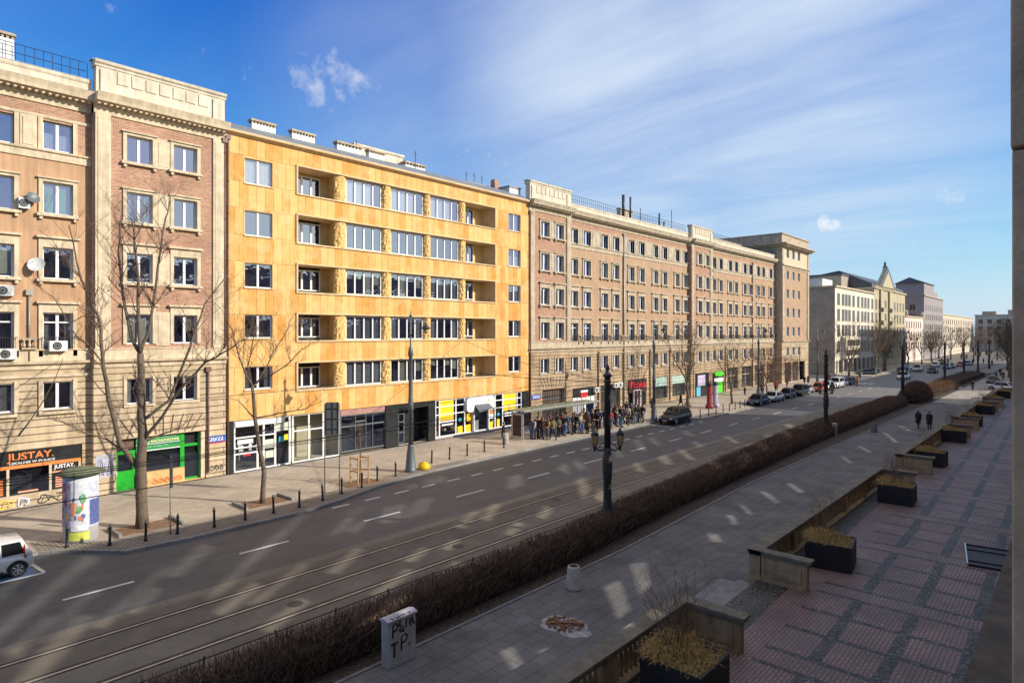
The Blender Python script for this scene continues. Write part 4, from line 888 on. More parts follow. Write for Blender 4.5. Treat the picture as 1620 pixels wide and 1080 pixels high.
st = MB(); st.tube([(-3.2, 73.2, 25), (-3.2, 73.2, 28.2)], .2, 8); st.tube([(-3.2, 75.0, 25), (-3.2, 75.0, 28.2)], .13, 8); st.tube([(-3, 82.6, 24.5), (-3, 82.6, 27.0)], .12, 8); st.tube([(-3, 84.0, 24.5), (-3, 84.0, 26.0)], .12, 8); st.tube([(-3, 86.3, 24.5), (-3, 86.3, 28)], .05, 5); st.tube([(-3, 77.3, 24.5), (-3, 77.3, 27)], .05, 5)
st.build('flue', m_iron, Cc)
# tower
Tw = empty('corner_tower', (-41.8, 0, 0), 0, 'tall corner tower ending the pinkish tenement row, with flat overhanging cornice', 'building')
w = MB(); hl = []
for ys in (124.5, 127.7, 130.9):
    for z0, z1 in ((5.3, 6.9), (9.0, 10.8), (12.65, 14.4), (16.3, 18.0), (19.9, 21.5), (24.0, 25.7)):
        hl.append((ys, ys+1.5, z0, z1)); window(Tw, -.22, ys, z0, 1.5, z1-z0, 2, 0, random.choice((None, 'half', 'sides')))
hs = [(123.6, 127.3, .3, 4.0), (127.9, 131.4, .3, 4.0), (132, 135.4, .3, 4.0)]
wall(w, 0, 122.12, 137.6, 8.0, 22.4, hl, .25, 0, 1); wall(w, 0, 122.12, 137.6, 22.4, 26.3, hl, .25, 1, 1); wall(w, 0, 122.12, 137.6, 0, 8.0, hl+hs, .25, 2, 1)
for yy in (122.12, 137.6):
    w.quad((0, yy, 0), (-20, yy, 0), (-20, yy, 8), (0, yy, 8), 2); w.quad((0, yy, 8), (-20, yy, 8), (-20, yy, 26.3), (0, yy, 26.3), 3)
w.quad((-20, 122.12, 0), (-20, 137.6, 0), (-20, 137.6, 26.3), (-20, 122.12, 26.3), 1)
w.build('wall', [m_plaster2, m_stone, m_rust, m_stoned], Tw)
t = MB(); cornice(t, 0, 122.0, 137.7, 22.0, [(.1, 0), (.1, .3), (.35, .4), (.35, .6)]); cornice(t, 0, 122.0, 137.7, 7.6, [(.1, 0), (.1, .3), (.35, .4), (.35, .6)])
t.box(-21.2, 1.2, 120.9, 138.8, 26.3, 26.55); t.box(-20.6, .6, 121.5, 138.2, 25.95, 26.3); 
for i in range(24): t.box(.1, .9, 122.2+i*.66, 122.5+i*.66, 26.0, 26.29)
for a in (122.12, 136.6): t.box(0, .15, a, a+1.0, 8.3, 22)
for a in (122.12, 136.9): t.box(0, .1, a, a+.7, 22.7, 25.9)
t.box(-20, 0, 122.12-.0, 137.6, 26.55, 28.3); t.box(-20.2, .2, 121.95, 137.8, 28.3, 28.5); t.build('cornice', m_stoned, Tw)
i_ = MB(); i_.quad((-1.2, 122.4, .2), (-1.2, 137.4, .2), (-1.2, 137.4, 26), (-1.2, 122.4, 26)); i_.build('interior', m_room, Tw)
# things on the roofs between
rb = MB(); rb.box(-12, -6, 100, 120, 24.5, 26.6); rb.build('roof_house', m_stoned, D)

# ---------------- far buildings ----------------
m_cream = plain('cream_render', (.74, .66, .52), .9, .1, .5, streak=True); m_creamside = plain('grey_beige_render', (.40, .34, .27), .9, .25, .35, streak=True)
m_mutw = plain('far_window', (.035, .03, .028), .2, .5, .3, spec=.6)
def far_window(par, w, h, loc, face='x', frame=True):
    k = ('f', round(w, 2), round(h, 2), face)
    if k not in _wc:
        m = MB()
        if face == 'x': m.quad((.02, 0, 0), (.02, w, 0), (.02, w, h), (.02, 0, h), 0); m.box(.0, .05, w/2-.04, w/2+.04, 0, h, 1); m.box(0, .12, -.1, w+.1, -.12, 0, 1)
        else: m.quad((0, -.02, 0), (w, -.02, 0), (w, -.02, h), (0, -.02, h), 0); m.box(w/2-.04, w/2+.04, -.05, 0, 0, h, 1); m.box(-.1, w+.1, -.12, 0, -.12, 0, 1)
        _wc[k] = m.mesh('window', [m_mutw, m_stone])
    return mesh_obj('window', _wc[k], par, loc)
def block(name, label, X, Y0, Y1, H, back, mat, side, cols, rows, ww, wh, roof=None, sidecols=()):
    P = empty(name, (X, Y0, 0), 0, label, 'building'); L_ = Y1-Y0; D_ = back-X
    m = MB(); m.box(D_, 0, 0, L_, 0, H, 0); m.box(D_-.0, -.01, -.004, 0, 0, H, 1); m.build('wall', [mat, side], P)
    c = MB(); c.box(D_-.3, .4, -.3, L_+.3, H, H+.35); c.build('cornice', roof or m_stone, P)
    for z in rows:
        for y in cols: far_window(P, ww, wh, (0, y, z))
        for x in sidecols: far_window(P, ww, wh, (x, -.004, z), 'y')
    return P
cy = [1.8, 5.6, 8.4, 11.2, 15.0, 19.5, 23.5, 26.7, 29.9, 34.2]
E_ = block('office_building', 'cream office building with strips of dark windows beyond the side street', FX, 159.5, 196.8, 20.4, -62, m_cream, m_creamside, cy, [8.9, 12.6, 16.3, 5.0], 2.3, 2.75, m_stone)
b = MB(); b.box(0, 1.2, 5, 17.5, 3.6, 8.6); b.build('bay_window', m_cream, E_)
b = MB(); b.box(1.2, 1.23, 5.4, 17.1, 4.2, 5.6, 0); b.box(1.2, 1.23, 5.4, 17.1, 6.6, 8.0, 0); b.box(0, .03, 1, 36, .3, 3.2, 0)
for i in range(9): b.box(1.23, 1.26, 5.4+i*1.45, 5.5+i*1.45, 4.2, 8.0, 1); b.box(.03, .4, 1+i*4.3, 1.6+i*4.3, .3, 3.2, 1)
b.build('shop_front', [m_mutw, m_cream], E_)
b = MB(); b.box(-10, -3, 1, 9, 20.75, 22.6); b.build('roof_house', m_acw, E_)
m_artn = plain('pale_yellow_render', (.50, .43, .28), .9, .15, .5, streak=True); m_slate = plain('dark_slate', (.09, .10, .11), .5, .2, .5)
F_ = block('gabled_house', 'pale yellow ornate house with steep pointed gable beyond the cream offices', FX, 196.9, 238, 22.0, -64, m_artn, m_creamside, [1.5, 5.2, 9.0, 12.8, 16.6, 20.4, 25, 29, 33, 37.5], [5, 8.8, 12.6, 16.4], 1.9, 2.7)
g = MB(); g.prism([(1, 22.35), (25, 22.35), (21, 23.6), (14.2, 27.6), (13, 29.2), (11.8, 27.6), (5, 23.6)], 'x', -.5, .6); g.build('gable', m_artn, F_)
g = MB(); g.prism([(2.5, 22.7), (13, 28.9), (23.5, 22.7)], 'x', .6, .75, 0); g.prism([(5.5, 22.8), (13, 27.3), (20.5, 22.8)], 'x', .75, .9, 1); g.lathe([(.5, 0), (.25, .5), (.4, .9), (.02, 1.8)], (0, 13, 28.9), 8, 0); g.build('gable_trim', [m_slate, m_artn], F_)
g = MB(); g.prism([(-.6, 22.36), (-.6, 23.5), (-9, 27.5), (-21, 25.5), (-21, 22.36)], 'y', .2, 40.9); g.build('roof', m_slate, F_)
g = MB()
for y in (7.5, 18.5):
    for z in (8.4, 12.3, 16.0): g.box(0, 1.1, y-1.4, y+1.4, z, z+.9)
    g.box(0, .5, y-1.6, y+1.6, 5, 21.8, 1)
g.build('balcony', [m_stoned, m_artn], F_)
G_ = block('pink_house', 'low pinkish white ornate house past the gabled house', FX, 238.1, 270.3, 15.0, -60, plain('pinkish_white_render', (.72, .60, .54), .9, .1, .5, streak=True), m_creamside, [2+4*i for i in range(7)], [4.5, 8, 11.5], 1.5, 2.1)
g = MB(); [g.lathe([(.7, 0), (.5, .8), (.6, 1.2), (.1, 2.0)], (0, y, 15.35), 8) for y in (1.5, 30)]; g.box(.0, .8, 8, 12, 7.5, 8.3); g.box(0, .8, 18, 22, 7.5, 8.3); g.build('ornament', m_stone, G_)
m_mauve = plain('greyish_mauve_render', (.30, .265, .27), .9, .1, .4)
H_ = block('tall_apartment_house', 'tall mauve grey building with small roof turret at the bend', FX, 271.5, 314, 23.2, -84, m_mauve, m_mauve, [3+4.4*i for i in range(9)], [4, 7.5, 11, 14.5, 18], 1.7, 2.1, m_stoned, [-36+4.5*i for i in range(8)])
g = MB(); g.box(-40, -1.5, 2, 40, 23.55, 26.2); g.box(-38, -20, 3, 36, 26.2, 27.6, 1); g.build('attic', [m_mauve, m_slate], H_)
g = MB(); g.box(-9, 0, .0, 20, 23.55, 28.0); g.prism([(-9.5, 28.0), (-4.5, 30.2), (.6, 28.0)], 'y', -.5, 20.5, 1); g.build('turret', [m_mauve, m_slate], H_)
I_ = block('terraced_building', 'long beige building closing the left side of the far street', -43.5, 318, 420, 17.5, -70, plain('beige_render', (.55, .47, .37), .9, .12, .4), m_mauve, [4+6*i for i in range(16)], [3, 6.6, 10.2, 13.6], 1.8, 2.2, m_stone)
J_ = empty('corner_building', (-43, 424, 0), 0, 'grey white building facing down the street at its far end', 'building')
m = MB(); m.box(0, 36, 0, 20, 0, 19.2); m.build('wall', plain('grey_white_render', (.50, .47, .42), .9, .1, .4), J_); m = MB(); m.box(-.4, 36, -.4, 20, 19.2, 19.6); m.box(3, 9, 1, 10, 19.6, 21.4); m.box(14, 22, 1, 10, 19.6, 22.0); m.build('cornice', m_stoned, J_)
for z in (4, 7.6, 11.2, 14.8):
    for x in range(9): far_window(J_, 1.8, 2.2, (1.5+x*3.9, -.004, z), 'y')
K_ = empty('slate_roofed_building', (-48, 197.5, 0), 0, 'grey building rising behind the cream offices', 'building')
m = MB(); m.box(-26, -1, -8, -.9, 0, 25.5); m.build('wall', m_creamside, K_); m = MB(); m.box(-26.2, -.8, -8.2, -.7, 25.5, 26.0); m.build('roof', m_slate, K_)
# ---------------- the building the picture is taken from ----------------
Z_ = empty('stone_building', (.35, 0, 0), 0, 'brown stone building whose rough pillar edge stands at the right of the view', 'building')
m_brown = plain('brown_sandstone', (.47, .35, .25), .9, .3, 2, .6, 25); m_facing = bricks('beige_stone_facing', (.42, .36, .28), (.36, .30, .23), (.2, .16, .12), 1.2, .6, .012, plane='yz', var=.15, bump=.3)
PATCH = [[(0,982),(123,902),(132,908),(0,996)],[(43,1007),(136,948),(145,951),(58,1004)],[(160,973),(247,914),(259,911),(173,976)],[(268,902),(315,869),(332,874),(287,903)],[(18,1078),(108,997),(136,997),(49,1078)],[(197,1013),(309,939),(345,930),(234,985)],
 [(340,923),(407,871),(475,828),(470,836),(364,914)],[(401,945),(472,902),(475,906),(417,942)],[(520,845),(554,815),(571,803),(549,832)],[(552,839),(574,823),(580,825),(564,839)],[(601,824),(611,805),(621,804),(613,824)],[(618,822),(628,802),(641,800),(633,820)],[(641,815),(660,793),(668,794),(651,815)],[(660,810),(673,791),(684,789),(670,810)],
 [(804,771),(806,756),(823,752),(827,765)],[(883,741),(888,735),(897,734),(900,748)],[(645,772),(652,766),(660,766),(655,773)],[(673,765),(678,758),(685,757),(681,765)],[(688,761),(696,754),(704,754),(697,762)],[(907,731),(915,728),(925,739),(916,741)],[(1004,698),(1011,698),(1021,711),(1013,711)],[(1027,695),(1033,693),(1044,702),(1038,703)],
 [(969,708),(974,706),(984,720),(978,721)],[(1041,725),(1053,720),(1063,733),(1051,732)],[(1073,713),(1081,713),(1098,725),(1088,725)],[(1001,734),(1009,731),(1018,744),(1009,744)],[(912,762),(921,756),(932,772),(922,786)],[(1078,682),(1088,682),(1098,688),(1090,688)],[(1144,691),(1152,691),(1169,699),(1161,699)],
 [(1242,768),(1249,767),(1269,778),(1260,779)],[(1201,781),(1209,781),(1230,793),(1221,795)],[(1168,802),(1174,802),(1187,813),(1179,813)],[(1147,818),(1157,818),(1163,828),(1155,830)],[(1115,847),(1130,847),(1137,857),(1122,857)],[(994,899),(1017,897),(1022,924),(1008,936)],[(953,936),(975,927),(989,961),(972,974)],
 [(788,1035),(805,1029),(821,1054),(805,1059)],[(848,1032),(862,1028),(875,1037),(859,1046)],[(1328,724),(1334,725),(1345,732),(1340,732)],[(1355,707),(1361,708),(1376,715),(1369,715)],[(1420,675),(1427,676),(1440,681),(1432,681)],[(1394,685),(1400,686),(1408,691),(1402,691)],[(1405,693),(1411,694),(1417,699),(1410,699)],
 [(640,884),(668,868),(676,871),(655,886)],[(590,935),(640,905),(650,908),(606,938)],[(1120,742),(1128,741),(1140,752),(1131,753)],[(0,930),(40,905),(50,908),(0,941)],[(345,960),(395,930),(405,935),(358,965)],[(20,1020),(70,985),(78,990),(28,1030)],[(520,900),(560,872),(572,874),(535,902)],[(720,830),(745,812),(756,813),(735,832)],[(760,818),(778,800),(790,800),(776,820)],[(700,905),(720,890),(730,894),(712,908)],[(800,842),(815,828),(826,830),(813,845)],[(850,815),(862,802),(872,806),(862,818)],[(940,785),(950,775),(962,786),(950,792)],[(1180,705),(1190,703),(1204,711),(1194,712)],[(1210,690),(1219,688),(1232,695),(1222,697)],[(1140,725),(1150,723),(1163,732),(1152,733)],[(1060,757),(1070,753),(1081,764),(1070,766)],[(1240,672),(1249,671),(1261,676),(1252,678)],[(1095,700),(1102,698),(1112,705),(1105,706)],[(205,960),(240,935),(250,938),(217,964)],[(420,985),(470,955),(480,960),(435,992)],[(480,1020),(520,992),(531,998),(494,1028)],[(700,866),(716,854),(724,856),(712,868)]]
OPEN = []
for pg in PATCH:     # gaps added to the unseen wall, shaped to cast sun patches on the street
    o_ = []
    cx_, cy2_ = sum(q[0] for q in pg)/len(pg), sum(q[1] for q in pg)/len(pg)
    for a_, b_ in [(cx_+(q[0]-cx_)*(1.18 if cx_ > 500 else 1.3), cy2_+(q[1]-cy2_)*(1.4 if cx_ > 500 else 1.6)) for q in pg]: gx_, gy_, _ = px_ground(a_, b_); o_.append((gy_+(.35-gx_)*.5681, (.35-gx_)*.5609))
    OPEN.append(o_)
hl = []
for i in range(20):
    for z in (5.9, 9.3, 12.7, 15.9):
        y0 = 6.4+4.2*i
        if not any(min(p[0] for p in o_) < y0+2.1 and max(p[0] for p in o_) > y0-.3 and min(p[1] for p in o_) < z+2.1 and max(p[1] for p in o_) > z-.3 for o_ in OPEN): hl.append((y0, y0+1.8, z, z+2.0))
bmw = bmesh.new()
def loop(pts): vs_ = [bmw.verts.new((0, a_, b_)) for a_, b_ in pts]; return [bmw.edges.new((vs_[i], vs_[(i+1) % len(vs_)])) for i in range(len(vs_))]
ed = loop([(-60, 0), (91.3, 0), (91.3, 18.75), (-60, 18.75)])
for o_ in OPEN: ed += loop(o_)
bmesh.ops.triangle_fill(bmw, use_beauty=True, use_dissolve=False, edges=ed)
mew = bpy.data.meshes.new('wall'); bmw.to_mesh(mew); bmw.free(); mew.materials.append(m_facing); wo_ = mesh_obj('wall', mew, Z_); sm_ = wo_.modifiers.new('s', 'SOLIDIFY'); sm_.thickness = .06; sm_.offset = 0
m = MB(); m.box(0, 14, 91.302, 101, 0, 13.9, 0); m.box(0, 14, 101.002, 119.5, 0, 18.75, 0); m.build('rear_wing', m_facing, Z_)
far_c = 0
for h in hl[:80]:
    k = 'opp'
    if k not in _wc: q = MB(); q.box(-.06, -.0, 0, 1.8, 0, 2.0, 0); q.box(-.09, -.0, .86, .94, 0, 2, 1); q.box(-.2, 0, -.15, 1.95, -.15, -.001, 2); _wc[k] = q.mesh('window', [m_mutw, m_white, m_stone])
    mesh_obj('window', _wc[k], Z_, (0, h[0], h[2]))
m = MB(); m.box(-.665, 0, 4.9, 5.75, 6.0, 10.71, 0); m.box(-.672, 0, 4.895, 5.75, 10.73, 18.5, 0)
for p_ in (m,): 
    o = p_.build('pillar', m_brown, Z_); bv = o.modifiers.new('b', 'BEVEL'); bv.width = .012; bv.segments = 2
m_ledge = plain('dark_sooty_ledge', (.10, .085, .07), .9, .4, 2, .5, 25); m = MB(); m.box(-1.36, 0, 2.0, 90, 5.35, 5.6, 0); m.box(-1.1, 0, 2.0, 90, 4.6, 5.35, 0); m.build('ledge', m_ledge, Z_)
m = MB()
for i in range(18): m.box(-.9, 0, 6+4.2*i, 7+4.2*i, .45, 4.6)
m.build('pier', m_brown, Z_)
Z3 = empty('tall_stone_building', (.35, 206, 0), 0, 'tall building on the right side far down the street', 'building'); m = MB(); m.box(0, 16, 0, 58, 0, 34); m.build('wall', m_facing, Z3); m = MB(); m.box(-.5, 16, 0, 58, 34, 34.4); m.build('cornice', m_stone, Z3)
Z2 = empty('stone_building', (.35, 146, 0), 0, 'building behind the street trees at the far right', 'building'); m = MB(); m.box(0, 14, 0, 60, 0, 18.5); m.build('wall', m_facing, Z2); m = MB(); m.box(-.5, 14, 0, 60, 18.5, 18.8); m.build('cornice', m_stone, Z2)
# ---------------- street furniture ----------------
# cast iron lamps by the tram track: thick pole, two lanterns on short arms
m_lant = plain('amber_lantern_glass', (.42, .30, .13), .25, .15, 4)
def make_pole_lamp():
    P = empty('street_lamp', (0, 0, 0)); b = MB(); b.lathe([(.30, 0), (.30, .25), (.26, .35), (.24, .9), (.26, 1.0), (.225, 1.1), (.205, 1.3), (.195, 2.6), (.215, 2.62), (.215, 2.75), (.23, 2.8), (.25, 3.5), (.25, 3.55), (.18, 3.95), (.165, 4.1)], n=16, flute=.05); b.build('base', m_iron, P)
    s = MB(); s.lathe([(.162, 4.1), (.15, 7.2), (.18, 7.25), (.18, 7.32), (.14, 7.4)], n=12); s.build('pole', m_iron, P)
    f = MB(); f.lathe([(.14, 7.4), (.16, 7.5), (.23, 7.54), (.23, 7.6), (.11, 7.7), (.08, 7.8), (.13, 7.9), (.08, 8.0), (.03, 8.15)], n=12); f.build('finial', m_iron, P)
    for sgn in (-1, 1):
        d = Vector((.45*sgn, .55*sgn*0+.0, 0)); a = MB()
        pts = [(0, 0, 4.15), (.2*sgn, 0, 4.02), (.4*sgn, 0, 3.98), (.55*sgn, 0, 4.1)]; a.tube(pts, .045, 6); a.tube([(0, 0, 4.4), (.3*sgn, 0, 4.3), (.45*sgn, 0, 4.12)], .025, 5)
        ar = a.build('arm', m_iron, P)
        L_ = MB(); x = .62*sgn; L_.lathe([(.04, 3.95), (.07, 4.1), (.09, 4.2), (.11, 4.22)], (x, 0, 0), 8); L_.lathe([(.19, 4.72), (.21, 4.76), (.15, 4.86), (.07, 4.96), (.02, 5.1)], (x, 0, 0), 8)
        for i in range(4):
            t = pi/4+i*pi/2; L_.tube([(x+.13*cos(t), .13*sin(t), 4.2), (x+.20*cos(t), .20*sin(t), 4.73)], .014, 4)
        lo = L_.build('lantern', m_iron, P); g = MB(); g.lathe([(.10, 4.22), (.19, 4.72)], (x, 0, 0), 8, smooth=False); g.build('lamp_glass', m_lant, lo)
    return P
lampA = make_pole_lamp(); pl_spots = [(-16.9, 25.6), (-17.6, 63.0), (-18.0, 99.0), (-18.6, 139), (-18.9, 167), (-19.0, 193), (-18.6, 214)]
names = ['nearest iron lamp with two amber lanterns, rising from the dark hedge', 'second nearest iron lamp in the hedge, beside the narrow cream switch box', 'iron lamp at the far end of the dark hedge by the big round bush', 'iron lamp standing beside the low far hedge, first past the big bush', 'iron lamp by the tramway, second past the big round bush', 'distant iron lamp by the tramway, third past the big round bush', 'farthest iron lamp on the tramway side near the square']
for i, (x, y) in enumerate(pl_spots):
    o = lampA if i == 0 else copy_tree(lampA); o.location = (x, y, 0); o.rotation_euler = (0, 0, R_(48)); T(o, names[i], 'street lamp', 'iron lamps along the hedge')
    bx = MB()
# tall lamps on the far pavement, one hanging lantern each
def make_tall_lamp():
    P = empty('street_lamp', (0, 0, 0)); b = MB()
    b.lathe([(.40, 0), (.40, .12), (.36, .2), (.28, 1.2), (.2, 1.7), (.22, 1.75), (.17, 1.85)], n=20, flute=.13); b.build('base', m_ironl, P)
    s = MB(); s.lathe([(.17, 1.85), (.16, 4.2), (.21, 4.22), (.19, 4.6), (.17, 5.0), (.15, 5.1), (.13, 7.9), (.2, 7.95), (.15, 8.4), (.07, 8.6), (.06, 10.6)], n=14, flute=.04); s.build('pole', m_ironl, P)
    f = MB(); f.lathe([(.09, 10.6), (.12, 10.68), (.04, 10.8), (.02, 11.05)], n=8); f.build('finial', m_ironl, P)
    a = MB(); pts = [(0.05, 0, 9.6), (.15, 0, 10.0), (.45, 0, 10.35), (.8, 0, 10.4), (1.05, 0, 10.2)]; a.tube(pts, .03, 6); a.tube([(0, 0, 10.2), (.4, 0, 10.33)], .015, 4); a.build('arm', m_ironl, P)
    l = MB(); l.lathe([(.04, 10.2), (.1, 10.12), (.1, 10.02), (.30, 9.86), (.33, 9.8), (.2, 9.74)], (1.05, 0, 0), 12); lo = l.build('lantern', m_iron, P)
    g = MB(); g.lathe([(.05, 9.45), (.14, 9.55), (.19, 9.74)], (1.05, 0, 0), 10); g.build('lamp_glass', m_lant, lo); return P
lampB = make_tall_lamp()
for i, (x, y, lb) in enumerate(((-34.24, 27.6, 'tall grey lamp with hanging lantern and fluted base beside the yellow sack'), (-34.25, 60.9, 'tall grey lamp post beside the parked dark SUV'), (-34.7, 91.8, 'tall grey lamp post behind the row of parked cars'), (-35.2, 121, 'tall grey lamp post near the corner tower'), (-35.5, 165, 'tall lamp post before the cream offices'), (-35.5, 198, 'distant tall lamp post before the gabled house'))):
    o = lampB if i == 0 else copy_tree(lampB); o.location = (x, y, .12); o.rotation_euler = (0, 0, R_(42)); T(o, lb, 'street lamp', 'tall lamps on the far pavement')
# bollards
b = MB(); b.lathe([(.085, 0), (.085, .1), (.06, .14), (.055, .75), (.075, .78), (.075, .84), (.05, .88), (.04, .95), (.0, 1.0)], n=8)
bo = b.build('bollard', m_black)
bl = [(-33.4, 7.6), (-32.28, 8.95), (-31.75, 10.24), (-31.75, 11.61), (-31.5, 13.22), (-31.56, 14.78), (-31.65, 16.35), (-31.65, 17.82), (-31.95, 19.44), (-32.5, 21.03), (-32.9, 22.71), (-33.67, 24.42), (-33.8, 25.98), (-35.3, 30.4), (-35.35, 32.2), (-35.4, 34.1), (-35.5, 36.1), (-35.5, 38.4), (-34.55, 56.18), (-34.56, 59.22), (-31.9, 67.11), (-31.9, 69.22), (-31.96, 71.38), (-31.94, 73.3), (-32.04, 75.34), (-32.1, 77.2), (-32.2, 79), (-32.3, 80.8)]
od = ['first', 'second', 'third', 'fourth', 'fifth', 'sixth', 'seventh', 'eighth', 'ninth', 'tenth', 'eleventh', 'twelfth', 'thirteenth', 'fourteenth', 'fifteenth', 'sixteenth', 'seventeenth', 'eighteenth', 'nineteenth', 'twentieth']
od += ['twenty-'+w_ for w_ in od[:9]]+['thirtieth']+['thirty-'+w_ for w_ in od[:9]]+['fortieth']
for i, (x, y) in enumerate(bl):
    o = bo if i == 0 else copy_tree(bo); o.location = (x, y, .12)
    if i < 13: lb = od[i]+' black bollard from the left along the curved kerb'
    elif i < 18: lb = od[i-13]+' black bollard to the right of the tall lamp and yellow sack'
    elif i < 20: lb = ('black bollard at the right end of the bus stop crowd', 'black bollard just left of the dark SUV')[i-18]
    else: lb = od[i-20]+' black bollard past the dark SUV, in the row beside the double advertising pillar'
    T(o, lb, 'bollard', 'black bollards along the kerb'); o.rotation_euler = (random.uniform(-.03, .03), random.uniform(-.04, .04), 0)
# advertising column with plain generic poster shapes
AC = empty('advertising_column', (-34.3, 8.35, .12), 0, 'round advertising column with mossy conical roof and colourful posters', 'column')
s = MB(); s.lathe([(.70, 0), (.70, 3.0)], n=40); s.build('drum', plain('white_poster_paper', (.62, .62, .64), .7, .12, 2.5), AC)
s = MB(); s.lathe([(.74, 3.0), (.96, 3.06), (.98, 3.12), (.55, 3.28), (.1, 3.36)], n=28); s.build('roof', plain('mossy_zinc', (.15, .17, .10), .8, .35, 4), AC)
ps = MB()
def poster(a0, a1, z0, z1, mi, r=.706, n=8):
    vs = []
    for i in range(n+1):
        a = a0+(a1-a0)*i/n; vs += [(r*cos(a), r*sin(a), z0), (r*cos(a), r*sin(a), z1)]
    ps.add(vs, [(2*i, 2*i+2, 2*i+3, 2*i+1) for i in range(n)], mi)
ca = -.25
poster(ca-1.45, ca-.55, .75, 2.75, 0); poster(ca-.55, ca+.42, .55, 2.75, 1); poster(ca+.42, ca+1.2, .7, 2.7, 2); poster(ca-.7, ca+.5, .12, .5, 3); poster(ca+.5, ca+1.4, .75, 1.9, 4, .709)
rr = random.Random(9)
for k in range(46):
    side = rr.random() < .5; a = rr.uniform(ca-1.4, ca-.65) if side else rr.uniform(ca-.45, ca+.3); z = rr.uniform(1.15, 2.6) if side else rr.uniform(1.1, 2.1); w_ = rr.uniform(.04, .16); h_ = rr.uniform(.06, .26)
    vs = [((.712+k*.0004)*cos(a+w_*cos(q*pi/4)), (.712+k*.0004)*sin(a+w_*cos(q*pi/4)), z+h_*sin(q*pi/4)) for q in range(8)]; ps.add(vs, [tuple(range(8))], rr.choice((5, 6, 7, 8) if side else (6, 7, 9, 10)))
mm = [plain('p%d' % i, c, .6, .25, 5) for i, c in enumerate(((.36, .32, .45), (.66, .68, .72), (.55, .58, .68), (.55, .60, .10), (.09, .12, .30), (.30, .12, .22), (.62, .42, .28), (.12, .20, .42), (.62, .50, .12), (.15, .42, .16), (.70, .22, .10)))]
for i, n_ in enumerate(('lilac', 'pale', 'silver', 'lime', 'navy', 'plum', 'peach', 'indigo', 'gold', 'leaf', 'coral')): mm[i].name = n_+'_poster_ink'
ps.build('poster', mm, AC)
# double advertising pillar further on
DP = empty('advertising_pillar', (-34.9, 76.0, .12), 0, 'pair of slim advertising pillars, one red and one lilac, beyond the dark SUV', 'column')
s = MB(); s.lathe([(.5, 0), (.5, .5), (.33, .52), (.33, 2.9)], (0, 0, 0), 16); s.lathe([(.38, 2.9), (.42, 3.05), (.1, 3.3)], (0, 0, 0), 16, 1); s.build('drum', [plain('red_poster', (.28, .03, .035), .5, .2, 2), m_iron], DP)
s = MB(); s.lathe([(.5, 0), (.5, .5), (.33, .52), (.33, 2.9)], (.1, 1.5, 0), 16); s.lathe([(.38, 2.9), (.42, 3.05), (.1, 3.3)], (.1, 1.5, 0), 16, 1); s.build('drum', [plain('lilac_poster', (.4, .37, .46), .5, .2, 2), m_iron], DP)
# yellow sack
m = MB(); m.lathe([(.36, 0), (.45, .1), (.42, .26), (.3, .42), (.1, .52), (.07, .6)], n=14)
o = m.build('rubbish_sack', plain('yellow_plastic', (.75, .48, .01), .45, .2, 3)); o.location = (-34.1, 28.65, .12)
for v_ in o.data.vertices: v_.co += noise.noise_vector(v_.co*3)*.09
T(o, 'yellow plastic sack slumped at the foot of the tall lamp', 'sack')
# young tree with wooden support frame
YT = empty('tree_support', (-34.0, 23.3, .12), 0, 'wooden stake frame guarding the young street tree', 'tree guard')
f = MB()
for a, c in ((-.4, -.4), (.4, -.4), (.4, .4), (-.4, .4)): f.box(a-.035, a+.035, c-.035, c+.035, 0, 1.75)
f.build('stake', plain('pale_wood', (.42, .27, .13), .8, .25, 6), YT); f = MB()
for z in (.75, 1.55): f.box(-.43, .43, -.39, -.36, z, z+.07); f.box(-.43, .43, .36, .39, z, z+.07); f.box(-.39, -.36, -.355, .355, z, z+.07); f.box(.36, .39, -.355, .355, z, z+.07)
f.build('rail', plain('pale_wood', (.42, .27, .13), .8, .25, 6), YT)
def tree_pit(x, y, sx=1.2, sy=1.3, rz=0, lab='', kerb=True):
    m = MB(); m.box(-sx, sx, -sy, sy, -.05, .02, 0)
    if kerb: m.box(-sx-.12, sx+.12, sy, sy+.14, -.05, .16, 1); m.box(-sx-.12, sx+.12, -sy-.14, -sy, -.05, .16, 1)
    o = m.build('tree_pit', [plain('reddish_earth', (.22, .13, .08), .95, .4, 4, .6, 30), m_kerb]); o.location = (x, y, .12); o.rotation_euler = (0, 0, rz); o['kind'] = 'structure'
tree_pit(-34.0, 11.0, .75, 1.3); tree_pit(-34.1, 17.0, .75, 1.25); tree_pit(-34.0, 23.3, .8, 1.2, kerb=False)
# traffic signs seen from behind
SG = empty('road_sign', (-33.0, 20.7, .12), R_(0), 'large grey road sign seen from behind on two thin poles', 'road sign')
m = MB(); m.tube([(0, -.42, 0), (0, -.42, 5.3)], .035, 6); m.tube([(0, .42, 0), (0, .42, 5.3)], .035, 6); m.build('pole', m_pipe, SG)
m = MB(); m.box(.04, .07, -.38, .38, 3.5, 5.4, 0)
for z in (3.8, 4.4, 5.0): m.box(.07, .11, -.38, .38, z, z+.06, 1)
for y in (-.36, .0, .32): m.box(.07, .10, y, y+.04, 3.5, 5.4, 1)
m.build('sign_panel', [plain('sign_back', (.10, .105, .11), .5, .1), m_iron], SG); SG.rotation_euler = (0, 0, R_(-35))
S2 = empty('road_sign', (-31.9, 11.35, .12), 0, 'thin sign post with a narrow dark panel seen edge on, beside the big tree', 'road sign')
m = MB(); m.tube([(0, 0, 0), (0, 0, 3.5)], .03, 6); m.build('pole', m_pipe, S2); m = MB(); m.box(-.09, .09, .035, .06, 2.2, 3.7); m.build('sign_panel', m_iron, S2); S2.rotation_euler = (0, 0, R_(-62))
